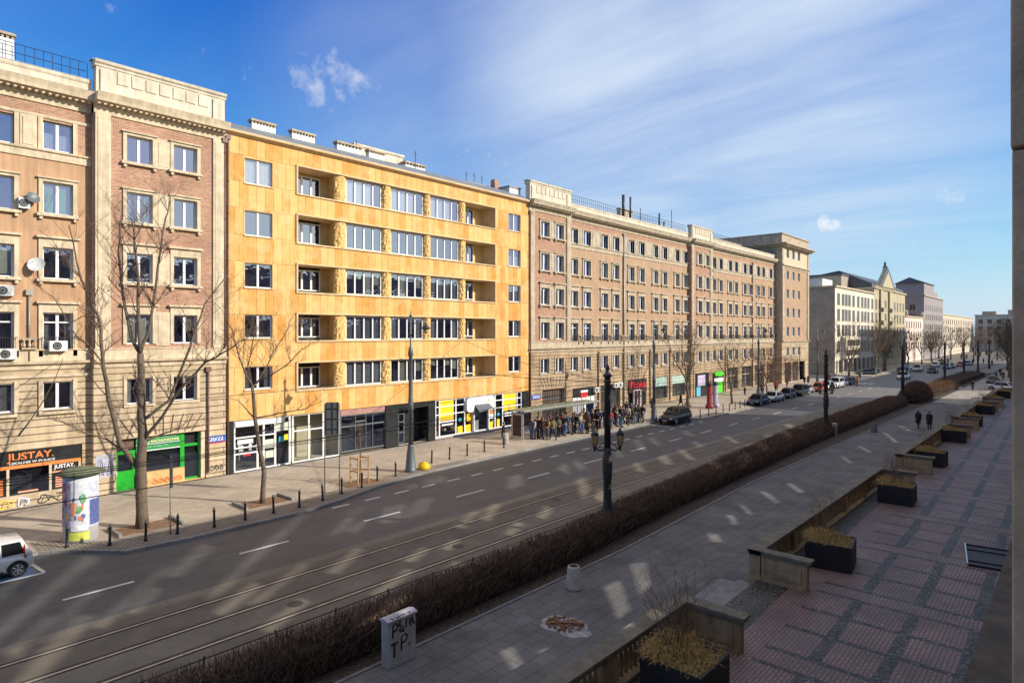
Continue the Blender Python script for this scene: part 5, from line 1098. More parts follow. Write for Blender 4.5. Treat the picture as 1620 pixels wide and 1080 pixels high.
# bus shelter
BS = empty('bus_shelter', (-38.0, 42.2, .12), 0, 'glass bus shelter with pale striped roof and advertising panel', 'bus shelter')
m_alu = plain('pale_aluminium', (.50, .52, .50), .35, .1, 2, metal=.5)
m = MB()
for y in (0, 3.7, 7.4, 11): m.box(-.05, .05, y-.05, y+.05, 0, 2.55); m.box(1.25, 1.32, y-.04, y+.04, 0, 2.5) if y < .1 else None
m.build('post', m_alu, BS)
m = MB(); m.box(-.3, 1.5, -.3, 11.4, 2.55, 2.62, 2)
for i in range(9): m.box(-.2, 1.5, .1+i*1.28, .85+i*1.28, 2.621, 2.64, 1)
m.box(1.6, 1.66, -.3, 11.4, 2.5, 2.7, 0); m.build('roof', [m_alu, plain('mossy_glass_roof', (.13, .16, .10), .4, .3, 2), plain('grimy_roof_glass', (.28, .31, .25), .5, .3, 2)], BS)
m = MB(); m.quad((-.02, .1, .3), (-.02, 10.9, .3), (-.02, 10.9, 2.4), (-.02, .1, 2.4)); m.build('pane', m_glass, BS)
m = MB(); m.box(.1, 1.25, -.12, .06, .15, 2.3, 0); m.box(.18, 1.17, -.125, -.121, .35, 2.2, 1); m.box(.0, 1.35, -.13, -.0, 2.3, 2.4, 2); m.build('advertising_panel', [m_alu, plain('dark_red_poster', (.07, .035, .03), .3, .4, 3), m_alu], BS)
m = MB(); m.box(.1, .45, 1.2, 6.8, .42, .47); m.build('bench', m_alu, BS)
m = MB(); m.box(.3, 1.2, 11.0, 11.1, .3, 2.4); m.build('advertising_panel', plain('blue_poster', (.03, .16, .42), .4, .3, 3), BS)
# small statue-like person on bollard block: concrete block
m = MB(); m.lathe([(.36, 0), (.38, .08), (.34, .9), (.3, .95)], n=4); o = m.build('concrete_block', m_concrete); o.location = (-36.6, 39.8, .12); T(o, 'square concrete block with a dark figure standing by it, left of the bus shelter', 'bin')
# low rail left of bus stop
m = MB(); m.tube([(-35.2, 57.0, .12), (-35.2, 57.0, 1.1), (-36.5, 53.5, 1.1), (-36.5, 53.5, .12)], .03, 6)
# litter bins
def bin_(x, y, lab, z=.06, mat=None):
    P = empty('litter_bin', (x, y, z), 0, lab, 'litter bin'); m = MB(); m.lathe([(.30, 0), (.31, .05), (.29, .1), (.235, .82), (.21, .86), (.17, .86), (.17, .45)], n=24, flute=.035); m.build('body', mat or m_concrete, P)
    m = MB(); m.lathe([(.172, .80), (.172, .86), (.14, .862), (.14, .5)], n=18); m.build('liner', plain('rusty_liner', (.11, .04, .035), .8, .3, 5), P); return P
bin_(-14.1, 19.1, 'pale ribbed concrete litter bin beside the hedge')
m_gb = plain('grey_plastic_bin', (.12, .12, .13), .5, .2, 3)
bin_(-14.9, 68.9, 'dark round litter bin against the hedge near the walking women', mat=m_gb)
# utility cabinet with graffiti
UC = empty('utility_cabinet', (-14.75, 11.45, .06), 0, 'white utility cabinet covered in black scrawl beside the hedge', 'cabinet')
m_cab = plain('dirty_white_cabinet', (.40, .39, .40), .6, .15, 3, streak=True)
m = MB(); m.box(-.16, .16, -.5, .5, 0, 1.32); o = m.build('body', m_cab, UC); bv = o.modifiers.new('b', 'BEVEL'); bv.width = .015; bv.segments = 2
m = MB(); m.prism([(-.2, 1.322), (.2, 1.322), (.2, 1.37), (0, 1.42), (-.2, 1.37)], 'y', -.54, .54); m.build('lid', plain('pale_lid', (.42, .40, .45), .6, .1, 3), UC)
def letters(par, x, strokes, r=.02, sx=1, mat=None):
    q = MB()
    for s_ in strokes: q.tube([(x, a, c) for a, c in s_], r, 5)
    o = q.build('graffiti', mat or m_gk, par)
    for v_ in o.data.vertices: v_.co.x = x+(v_.co.x-x)*.2
    return o
letters(UC, .163, [[(-.33, .85), (-.33, 1.2), (-.22, 1.24), (-.15, 1.15), (-.2, 1.05), (-.33, 1.02)], [(-.08, 1.28), (-.08, 1.1)], [(-.1, .98), (.02, 1.12), (.06, 1.0), (-.08, .96), (.1, .93)], [(.14, 1.0), (.14, 1.22), (.24, 1.22)], [(.3, 1.22), (.3, 1.0)], [(.24, 1.12), (.38, 1.12)], [(.34, 1.25), (.44, 1.02)],
                     [(-.4, .68), (-.16, .68)], [(-.28, .68), (-.28, .3)], [(-.02, .4), (-.02, .8), (.12, .84), (.2, .74), (.1, .62), (-.02, .62)], [(.27, .46), (.27, .53)]], .034)
q = MB(); z = 1.375
for s_ in ([(-.3, -.08), (-.38, 0), (-.3, .08)], [(-.2, -.08), (-.2, .08), (-.1, .08), (-.1, -.08), (-.2, -.08)], [(0, .08), (.0, -.08), (.1, .08), (.1, -.08)], [(.2, -.08), (.28, .08), (.36, -.08)]): q.tube([(.1-(b_)*.9*.0+b_*.9, a, z+.02+(.0 if b_ > 0 else .0)) for a, b_ in s_], .012, 4)
q.build('graffiti', m_gk, UC)
# small white box at the foot of the second hedge lamp
m = MB(); m.box(-.18, .18, -.22, .22, 0, 1.15); o = m.build('switch_box', plain('cream_switch_box', (.45, .43, .38), .6, .1)); o.location = (-17.2, 64.3, .03); T(o, 'narrow cream switch box beside the second hedge lamp', 'box')
# stone balustrades of the terrace
m_bal = plain('mossy_sandstone', (.31, .235, .14), .9, .35, 2.2, .5, 25, streak=True); m_cap = plain('mossy_coping', (.16, .15, .115), .9, .35, 3, .5, 25)
def balustrade(y0, y1, lab):
    P = empty('balustrade', (-9.05, y0, .06), 0, lab, 'balustrade', 'stone balustrades along the terrace'); L_ = y1-y0
    m = MB(); m.box(-.24, .24, .0, L_, 0, .42); m.box(-.28, .28, -.0, L_, .42, .52); m.build('plinth', m_bal, P)
    m = MB(); m.box(-.22, .22, -.05, L_+.05, 1.32, 1.42); m.box(-.26, .26, -.09, L_+.09, 1.422, 1.50); 
    for e in (-.05, L_-.33): m.box(-.18, 1.95, e, e+.38, 1.323, 1.418); m.box(-.22, 2.0, e-.04, e+.42, 1.425, 1.503)
    m.build('coping', m_cap, P)
    m = MB()
    for e in (0, L_-.28): m.box(.241, 1.85, e, e+.28, .0, 1.32); m.box(.3, 1.8, e-.03, e+.31, .0, .5); 
    for e in (0, L_-.28): m.box(.45, 1.65, e-.022, e+.302, .62, 1.2)
    m.build('end_wall', m_bal, P)
    m = MB(); n = int(L_/3.6)
    for i in range(n+1): m.box(-.2, .2, i*(L_-.5)/n, i*(L_-.5)/n+.5, .52, 1.32)
    m.build('pier', m_bal, P)
    m = MB(); y = .65
    while y < L_-.5:
        if all(abs(y-i*(L_-.5)/n-.25) > .3 for i in range(n+1)): m.lathe([(.075, .52), (.06, .6), (.10, .8), (.075, 1.0), (.045, 1.15), (.08, 1.32)], (0, y, 0), 6 if y0 > 40 else 8)
        y += .235
    m.build('baluster', m_bal, P); return P
labs = ['nearest mossy stone balustrade at the bottom edge of the view', 'mossy stone balustrade from the first steps to the third planter', 'stone balustrade between the second and third flights of steps', 'stone balustrade past the two walking women', 'farthest stone balustrade on the terrace']
for i, (a, b) in enumerate(((-7, 17.95), (23.55, 43.0), (48.65, 68.1), (73.75, 93.2), (98.85, 118.5))): balustrade(a, b, labs[i])
# planters
m_box = plain('black_planter_board', (.018, .018, .02), .6, .3, 4); m_grass = plain('straw_grass', (.42, .29, .11), .9, .4, 8); m_moss = plain('mossy_soil', (.15, .13, .06), .95, .4, 5, .8, 25)
def make_planter(seed, spill=1.0, shrub=1):
    rr = random.Random(seed); P = empty('planter', (0, 0, 0)); m = MB()
    w_, d_, h_ = .82, .82, .98; t = .05
    m.box(-w_, w_, -d_, -d_+t, 0, h_); m.box(-w_, w_, d_-t, d_, 0, h_); m.box(-w_, -w_+t, -d_+t, d_-t, 0, h_); m.box(w_-t, w_, -d_+t, d_-t, 0, h_); m.build('box', m_box, P)
    m = MB(); n = 12; vs = [(-w_+t+(2*(w_-t))*i/n, -d_+t+(2*(d_-t))*j/n, h_-.10+.09*noise.noise(Vector((i*.4, j*.4, seed)))) for j in range(n+1) for i in range(n+1)]
    m.add(vs, [(j*(n+1)+i, j*(n+1)+i+1, (j+1)*(n+1)+i+1, (j+1)*(n+1)+i) for j in range(n) for i in range(n)], 0, True); m.build('soil', m_moss, P)
    m = MB()
    for k in range(int(1500*spill)):
        if rr.random() < .55: x, y = rr.gauss(-.45, .3), rr.gauss(.1, .45); L = rr.uniform(.2, .55)
        else: x, y = rr.uniform(-.76, .76), rr.uniform(-.76, .76); L = rr.uniform(.08, .3)
        x = max(-.8, min(.77, x)); y = max(-.78, min(.78, y)); a = rr.uniform(0, 6.28); le = rr.uniform(.2, 1.3); dx, dy = cos(a)*sin(le)*L, sin(a)*sin(le)*L; dz = cos(le)*L; b = h_-.1; ww = .008
        p = [(x, y, b), (x+dx*.5, y+dy*.5, b+dz*.8), (x+dx*1.1, y+dy*1.1, b+dz*.75-.1*L)]; ux, uy = -sin(a)*ww, cos(a)*ww
        m.add([(p[0][0]-ux, p[0][1]-uy, p[0][2]), (p[0][0]+ux, p[0][1]+uy, p[0][2]), (p[1][0]+ux, p[1][1]+uy, p[1][2]), (p[1][0]-ux, p[1][1]-uy, p[1][2]), p[2]], [(0, 1, 2, 3), (3, 2, 4)])
    m.build('dry_grass', m_grass, P)
    if shrub:
        m = MB()
        for k in range(shrub*7):
            x, y = rr.gauss(-.3, .15), rr.gauss(.05, .2); a = rr.uniform(0, 6.28); d = Vector((cos(a)*.3, sin(a)*.3, 1)).normalized(); twig(m, Vector((x, y, h_-.1)), d, .012, rr.uniform(.9, 1.9), rr, 3)
        m.build('bare_shrub', m_bark2, P)
    return P
def twig(m, p, d, r, L, rr, depth, n=4):
    k = 4; pts = [p.copy()]; q = p.copy(); dd = d.copy()
    for i in range(k):
        dd = (dd+Vector((rr.uniform(-.18, .18), rr.uniform(-.18, .18), rr.uniform(-.05, .12)))).normalized(); q = q+dd*(L/k); pts.append(q.copy())
    m.tube(pts, [r*(1-.75*i/k) for i in range(k+1)], n, cap=False)
    if depth > 0:
        for i in range(rr.randint(2, 5)):
            t = rr.uniform(.25, .97); j = min(k-1, int(t*k)); b = pts[j].lerp(pts[j+1], t*k-j); a = rr.uniform(0, 6.28); s = Vector((cos(a), sin(a), rr.uniform(.1, .8))).normalized()
            twig(m, b, (dd*.55+s*.75).normalized(), r*.55, L*rr.uniform(.35, .6), rr, depth-1, 3)
p1_ = make_planter(1, 1.9, 3); p2_ = make_planter(2, 1.0, 1); p3_ = make_planter(3, 1.0, 2)
sp = [(-7.5, 14.9), (-7.4, 27.15), (-7.45, 39.6), (-7.75, 52.3), (-8.0, 65.0), (-8.1, 77.4), (-8.15, 89.6), (-8.2, 101.7), (-8.25, 113.5)]
ord_ = ['nearest', 'second nearest', 'third', 'fourth', 'fifth', 'sixth', 'seventh', 'eighth', 'farthest']
for i, (x, y) in enumerate(sp):
    src = (p1_, p2_, p3_, p2_, p3_, p2_, p3_, p2_, p3_)[i]
    o = src if i < 3 else copy_tree(src); o.location = (x, y, .45); o.rotation_euler = (0, 0, R_((0, 8, 3, -2, 4, 1, -3, 2, 0)[i])); T(o, ord_[i]+' black box planter with dry grass on the red brick terrace', 'planter', 'black planters along the terrace')
# cellar grate leaning on the terrace
GR = empty('cellar_hatch', (-2.75, 31.9, .45), 0, 'dark open metal hatch frame tilted up from the terrace near the wall', 'hatch')
m = MB(); m.box(-.75, .9, -1.3, 1.6, .02, .05, 0); m.build('cover', plain('dark_mesh_cover', (.03, .03, .035), .6, .3, 8), GR); m = MB()
for y in (-1.3, -.75, .85, 1.55): m.box(-.75, .9, y, y+.07, .051, .10)
m.build('cross_bar', m_black, GR); m = MB(); m.box(-.80, -.751, -1.3, 1.6, .02, .12); m.build('edge_strip', m_alu, GR); GR.rotation_euler = (R_(0), R_(0), R_(8))
# ---------------- hedges ----------------
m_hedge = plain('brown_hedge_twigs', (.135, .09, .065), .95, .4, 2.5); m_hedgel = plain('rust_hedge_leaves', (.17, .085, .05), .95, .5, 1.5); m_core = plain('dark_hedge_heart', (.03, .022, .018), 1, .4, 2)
def hedge(lab, path, h, dens, seed, leaf=.35, mats=None):
    """path: [(y, x0, x1)] ; twigs fill the volume"""
    rr = random.Random(seed); m = MB(); c = MB()
    for (a, x0, x1), (b, x2, x3) in zip(path, path[1:]):
        n = max(1, int((b-a)/1.2))
        for i in range(n):
            t0, t1 = i/n, (i+1)/n; y0, y1 = a+(b-a)*t0, a+(b-a)*t1; l0, r0 = x0+(x2-x0)*t0, x1+(x3-x1)*t0; l1, r1 = x0+(x2-x0)*t1, x1+(x3-x1)*t1; e = .22 if h < 2 else .9; hh = h*(.66 if h < 2 else .45)
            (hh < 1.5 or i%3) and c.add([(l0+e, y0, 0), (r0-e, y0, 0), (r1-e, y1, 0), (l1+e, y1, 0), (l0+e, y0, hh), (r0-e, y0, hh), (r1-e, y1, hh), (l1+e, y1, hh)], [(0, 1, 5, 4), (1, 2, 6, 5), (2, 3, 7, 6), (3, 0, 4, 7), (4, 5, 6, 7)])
        cnt = int((b-a)*dens)
        for k in range(cnt):
            t = rr.random(); y = a+(b-a)*t; l, r = x0+(x2-x0)*t, x1+(x3-x1)*t; x = rr.uniform(l, r); u = (x-l)/(r-l)
            top = h*(1-(.35 if h < 2 else .6)*abs(2*u-1)**(4 if h < 2 else 2.6))*(1 if h < 2 else max(.45, 1-abs((y-105)/5.6)**2.4*.6))+.16*noise.noise(Vector((x*.9, y*.45, seed)))+.10*noise.noise(Vector((x*1.3, y*1.6, seed)))+.05*noise.noise(Vector((x*5, y*5, seed)))
            z = top*(1-.85*rr.random()**(1.6 if .12 < u < .88 else .9)); L = rr.uniform(.16, .42)*(1.5 if rr.random() < .12 else 1); az = rr.uniform(0, 6.28); el = rr.uniform(.15, .95)
            out = (u-.5)*2; d = Vector((cos(az)*sin(el)+out*.5, sin(az)*sin(el), cos(el))).normalized()*L
            lim = top+.12+.3*rr.random()**3
            if z+d.z > lim: d.z = max(.02, lim-z)
            w_ = rr.uniform(.004, .010)*(1+dens/5000 if dens > 2000 else 1.8); px_, py_ = -sin(az)*w_, cos(az)*w_
            m.add([(x-px_, y-py_, z), (x+px_, y+py_, z), (x+d.x, y+d.y, z+d.z)], [(0, 1, 2)], 0)
            if rr.random() < leaf:
                s = rr.uniform(.012, .03)*(1.0 if dens > 900 else 1.6); q = Vector((x, y, z))+d*rr.uniform(.4, 1); a2 = rr.uniform(0, 6.28)
                m.add([(q.x-s*cos(a2), q.y-s*sin(a2), q.z), (q.x+s*.4, q.y, q.z+s), (q.x+s*cos(a2), q.y+s*sin(a2), q.z+.3*s)], [(0, 1, 2)], 1)
    P = empty('hedge', (path[0][1], path[0][0], .03), 0, lab, 'hedge')
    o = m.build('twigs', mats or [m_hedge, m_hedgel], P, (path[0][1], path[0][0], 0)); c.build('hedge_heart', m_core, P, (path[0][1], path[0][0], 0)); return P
hedge('long dark clipped brown hedge along the tram track, with the nearest iron lamp in it', [(-4, -17.0, -15.55), (22, -17.05, -15.6), (32, -18.0, -16.3), (60, -19.6, -17.0), (97.5, -20.0, -17.0)], 1.12, 1350, 1)
hedge('big round bushy shrub swelling above the end of the long hedge', [(99.8, -18.4, -17.0), (100.8, -18.9, -16.2), (102.5, -19.1, -15.8), (107, -19.1, -15.7), (109, -18.9, -16.1), (110.2, -18.3, -16.8)], 2.7, 3200, 2, .5)
hedge('sunlit rust coloured hedge just past the big round bush', [(110.5, -19.0, -16.2), (131.5, -18.8, -15.5)], 1.45, 700, 3, .9, [plain('sunlit_hedge_twigs', (.20, .12, .07), .95, .3, 2), plain('sunlit_russet_leaves', (.34, .19, .08), .95, .3, 2)])  # twig and leaf colours brightened, the sunshine is put into them
hedge('low dark hedge on the far side of the crossing', [(137, -20.4, -16.6), (176, -20.2, -15.9)], 1.2, 260, 4)
lf = MB(); rr = random.Random(77)
for k in range(3800):
    y = rr.uniform(4, 60); e = -15.25-(max(0, y-24)*.03 if y < 45 else .6); x = e+rr.gauss(.15, .28); s = rr.uniform(.015, .04); a = rr.uniform(0, 6.28)
    lf.add([(x-s*cos(a), y-s*sin(a), .075), (x+s*.5*sin(a), y-s*.5*cos(a), .09), (x+s*cos(a), y+s*sin(a), .078)], [(0, 1, 2)], rr.choice((0, 0, 1)))
T(lf.build('fallen_leaves', [plain('dead_leaf', (.20, .12, .06), .9, .4, 9), plain('pale_dead_leaf', (.34, .26, .17), .9, .3, 9)]), 'dead leaves and litter strewn along the foot of the hedge', 'leaves', kind='stuff')
# low iron railing behind the hedge
RL = empty('railing', (-17.35, 3, .0), 0, 'low black iron railing between the tram track and the hedge', 'railing'); m = MB(); n = MB(); y = 0
while y < 27:
    m.box(-.02, .02, y, y+.035, 0, 1.02); y += 2.0
y = .15
while y < 27: n.tube([(0, y, .25), (0, y, .93)], .009, 4); y += .16
n.box(-.012, .012, 0, 27, .93, .96); n.box(-.012, .012, 0, 27, .25, .28); m.build('post', m_black, RL); n.build('rail', m_black, RL)

# ---------------- trees ----------------
def limb_tree(lab, base, zt, limbs, seed, name='bare_tree'):
    rr = random.Random(seed); P = empty(name, base, 0, lab, 'tree'); tk = MB(); cr = MB()
    for i, (pts, r0, r1, dz, ntw, tl) in enumerate(limbs):
        n = len(pts); W_ = [px_depth(a, b, zt+dz*(k/max(1, n-1))) for k, (a, b) in enumerate(pts)]
        if i == 0: W_[0] = Vector(base)
        dense = [W_[0]]
        for a, b in zip(W_, W_[1:]):
            for q in (1, 2, 3): dense.append(a.lerp(b, q/3)+Vector([rr.uniform(-1, 1)*.035*(1 if q < 3 else 0) for _ in range(3)]))
        k = len(dense); rad = [r0+(r1-r0)*j/(k-1) for j in range(k)]
        if i == 0: rad[0] *= 1.15
        (tk if r0 > .075 else cr).tube(dense, rad, 14 if r0 > .2 else 8)
        for j in range(ntw):
            t = rr.uniform(.25, 1) if i else rr.uniform(.5, .95); q = min(k-2, int(t*(k-1))); b = dense[q]; d = (dense[q+1]-dense[q]).normalized(); a = rr.uniform(0, 6.28)
            s = Vector((cos(a), sin(a), rr.uniform(-.1, .8))); twig(cr, b, (d*.7+s*.8).normalized(), max(.010, min(.028, rad[q]*.45)), tl*rr.uniform(.5, 1.15), rr, 3)
    tk.build('trunk', m_bark, P, base); cr.build('crown', m_bark2, P, base); return P
b1 = px_ground(225, 835, .1); z1 = 9500/308.
limb_tree('large bare tree with forking trunk in front of the green office', b1, z1, [
    ([(225, 835), (224, 760), (225, 700), (224, 640), (222, 559)], .27, .15, 0, 5, 1.6),
    ([(218, 739), (190, 702), (171, 628), (162, 559), (157, 503), (128, 440), (109, 356)], .14, .025, -2.0, 20, 1.9),
    ([(222, 559), (208, 535), (194, 466), (187, 400), (192, 340)], .10, .02, 1.2, 18, 1.8), ([(222, 559), (219, 500), (217, 420), (212, 360), (206, 345)], .10, .02, -.8, 18, 1.7),
    ([(222, 559), (236, 520), (250, 420), (262, 345), (270, 312)], .09, .02, .4, 18, 1.7), ([(228, 663), (268, 633), (301, 549), (324, 480), (361, 434)], .085, .02, 1.5, 17, 1.8),
    ([(226, 698), (256, 660), (278, 624), (324, 573), (352, 558), (395, 532)], .085, .02, -1.2, 17, 1.7), ([(225, 700), (278, 679), (325, 672)], .055, .012, 1.4, 10, 1.1),
    ([(205, 720), (170, 695), (134, 684), (100, 668), (83, 663)], .05, .012, -1.3, 12, 1.2), ([(164, 575), (140, 545), (120, 530), (85, 470), (55, 448)], .045, .012, -1, 12, 1.3), ([(157, 503), (130, 500), (95, 520)], .035, .01, .8, 4, 1.0)], 21)
b2 = px_ground(415, 796, .1); z2 = 9500/269.
limb_tree('slender bare tree with curved trunk in front of the yellow block', b2, z2, [
    ([(415, 796), (418, 747), (411, 713), (403, 660), (399, 610)], .15, .09, 0, 0, 1.2),
    ([(399, 610), (388, 590), (377, 560), (370, 533), (360, 505), (352, 480)], .06, .015, -1.2, 15, 1.6), ([(399, 610), (405, 607), (420, 583), (430, 560), (450, 530), (462, 500)], .06, .015, 1.2, 15, 1.5),
    ([(403, 606), (425, 596), (450, 580), (477, 553), (495, 540)], .05, .012, -.6, 13, 1.3), ([(401, 660), (390, 647), (377, 633), (366, 630)], .04, .012, 1, 4, 1.0), ([(404, 661), (443, 653), (483, 647), (512, 632)], .045, .012, .8, 13, 1.2),
    ([(407, 685), (437, 672), (462, 663)], .04, .01, -1, 5, .9), ([(399, 612), (392, 580), (400, 540), (408, 515)], .05, .015, .5, 13, 1.4)], 22)
def gen_tree(seed, h=10, fork=3, r=.2, spread=.5, leaves=None, twl=1.5):
    rr = random.Random(seed); P = empty('bare_tree', (0, 0, 0)); tk = MB(); cr = MB(); pts = [Vector((0, 0, 0))]
    for i in range(1, 5): pts.append(Vector((rr.uniform(-.06, .06)*i, rr.uniform(-.06, .06)*i, fork*i/4)))
    tk.tube(pts, [r*1.25, r, r*.92, r*.85, r*.8], 9)
    nl = 5
    for i in range(nl):
        a = 2*pi*i/nl+rr.uniform(-.5, .5); d = Vector((cos(a)*spread, sin(a)*spread, 1)).normalized(); q = pts[-1]-Vector((0, 0, rr.uniform(0, .5))); L = (h-fork)*rr.uniform(.75, 1.0); k = 6; P2 = [q.copy()]
        for j in range(k): d = (d+Vector((rr.uniform(-.2, .2), rr.uniform(-.2, .2), rr.uniform(0, .18)))).normalized(); q = q+d*L/k; P2.append(q.copy())
        cr.tube(P2, [r*.5*(1-.8*j/k) for j in range(k+1)], 6, cap=False)
        for j in range(13):
            t = rr.uniform(.12, 1)*k; jj = min(k-1, int(t)); b = P2[jj].lerp(P2[jj+1], t-jj); a2 = rr.uniform(0, 6.28); s = Vector((cos(a2), sin(a2), rr.uniform(0, .7)))
            twig(cr, b, (d*.4+s*.9).normalized(), r*.14, twl*rr.uniform(.6, 1.25), rr, 3, 3)
    tk.build('trunk', m_bark, P); cr.build('crown', m_bark2, P)
    if leaves:
        lm_ = MB()
        for k in range(leaves[1]):
            g = Vector((rr.gauss(0, 1), rr.gauss(0, 1), 0)); c = Vector((g.x*h*.14, g.y*h*.14, rr.uniform(fork*.9, h*.95))); s = rr.uniform(.05, .13); a = rr.uniform(0, 6.28)
            lm_.quad(c, c+Vector((s*cos(a), s*sin(a), .3*s)), c+Vector((s*cos(a), s*sin(a), s)), c+Vector((0, 0, s)))
        lm_.build('leaves', leaves[0], P)
    return P
tA = gen_tree(31, 10.5, 3.1, .2, .55); tB = gen_tree(32, 8.8, 2.8, .16, .5); tC = gen_tree(33, 7.5, 2.3, .13, .45, (plain('withered_brown_leaf', (.24, .10, .05), .9, .4, 5), 1500)); tD = gen_tree(34, 12, 3.5, .24, .5, (plain('dull_green_ivy', (.07, .09, .035), .9, .4, 3), 5200))
tl = [(tA, -37.0, 74.4, 1.1, 0, 'bare street tree in front of the frosted shop windows, right behind the dark SUV'), (tB, -34.9, 82.9, 1.0, 1, 'bare forked tree at the corner of the pavement before the parked cars'), (tC, -35.6, 97.5, 1.0, 2, 'small tree still holding withered brown leaves near the corner tower'),
      (tC, -36.2, 108, .8, 1, 'second small tree with withered brown leaves, nearer the tower'), (tB, -37, 134, 1.15, 3, 'bare tree at the side street corner beyond the tower'), (tA, -37, 149, 1.25, 4, 'tall bare tree in front of the cream offices'), (tA, -36, 168, 1.2, 5, 'bare tree before the right end of the cream offices'),
      (tD, -37, 183, .95, 1, 'ivy grown tree in front of the gabled house'), (tA, -36, 205, 1.1, 2, 'bare tree below the steep gable'), (tB, -36, 226, 1.2, 0, 'bare tree before the pinkish white house'), (tD, -38, 256, .9, 2, 'dark green tree below the tall mauve building'), (tA, -40, 285, 1.3, 4, 'bare tree under the roof turret of the mauve building'),
      (tA, -34, 300, 1.2, 1, 'bare tree on the far square, left of the long beige building'), (tB, -30, 310, 1.4, 2, 'bare tree on the far square before the beige building'), (tA, -26, 330, 1.3, 3, 'bare tree on the far square, farther right'), (tB, -22, 280, 1.3, 5, 'lone bare tree at the far end of the tramway'),
      (tD, -11.5, 172, 1.1, 0, 'tall dull green tree beside the stone pillar at the right'), (tA, -11.8, 190, 1.2, 1, 'bare tree behind the dull green tree at the right'), (tD, -12.5, 212, 1.0, 3, 'farther green tree on the right of the walkway'), (tA, -13, 240, 1.2, 2, 'bare tree far down the walkway'), (tB, -10.3, 158, 1.2, 4, 'bare tree nearest the right edge by the parked cars'), (tD, -15, 270, 1.0, 5, 'distant green tree on the right before the square'), (tA, -36.5, 178, 1.3, 3, 'bare tree before the left corner of the gabled house'), (tB, -36, 243, 1.3, 1, 'bare tree before the left half of the pink house'), (tA, -27, 262, 1.2, 2, 'bare tree at the near edge of the far square'), (tB, -35, 275, 1.4, 3, 'bare tree at the foot of the mauve building'), (tA, -31, 345, 1.4, 0, 'bare tree before the middle of the long beige building'), (tB, -38, 330, 1.5, 4, 'bare tree touching the left end of the long beige building'), (tA, -14, 205, 1.3, 5, 'tall bare tree rising above the walkway at the right'), (tB, -17, 300, 1.6, 2, 'far bare tree in front of the grey white end building'), (tA, -22, 350, 1.5, 1, 'farthest bare tree before the grey white end building')]
used_t = set()
for src, x, y, s, rz, lb in tl:
    o = src if id(src) not in used_t else copy_tree(src); used_t.add(id(src)); o.location = (x, y, .1); o.rotation_euler = (0, 0, rz*1.1); o.scale = (s, s, s); T(o, lb, 'tree', 'street trees farther down the street')
# slim sapling in the wooden frame
Y2 = empty('sapling', (-34.0, 23.3, .12), 0, 'slim young sapling tied inside the wooden stake frame', 'tree'); m = MB(); rr = random.Random(5); m.tube([(0, 0, 0), (.03, .02, 1.5), (0, .05, 3.2)], [.035, .03, .015], 6); m.build('trunk', m_bark2, Y2); m = MB()
for i in range(14): a = rr.uniform(0, 6.28); z = rr.uniform(1.5, 3.2); twig(m, Vector((.02, .03, z)), Vector((cos(a)*.6, sin(a)*.6, 1)).normalized(), .012, rr.uniform(.5, 1.0), rr, 2, 3)
m.build('crown', m_bark2, Y2)

# ---------------- people ----------------
m_skin = plain('skin', (.48, .30, .22), .6, .1, 5)
def skin_mesh(name, V, E, root, mat, sub=1):
    ks = list(V); me = bpy.data.meshes.new(name); me.from_pydata([V[k][0] for k in ks], [(ks.index(a), ks.index(b)) for a, b in E], [])
    o = bpy.data.objects.new(name, me); COL.objects.link(o); o.modifiers.new('s', 'SKIN'); sv = me.skin_vertices[0].data
    for i, k in enumerate(ks):
        r = V[k][1]; sv[i].radius = (r, r) if not isinstance(r, tuple) else r; sv[i].use_root = (k == root)
    if sub: sm = o.modifiers.new('u', 'SUBSURF'); sm.levels = sub; sm.render_levels = sub
    bpy.context.view_layer.update(); me2 = bpy.data.meshes.new_from_object(o.evaluated_get(bpy.context.evaluated_depsgraph_get())); bpy.data.objects.remove(o)
    me2.materials.clear(); me2.materials.append(mat); me2.polygons.foreach_set('use_smooth', [True]*len(me2.polygons)); return me2
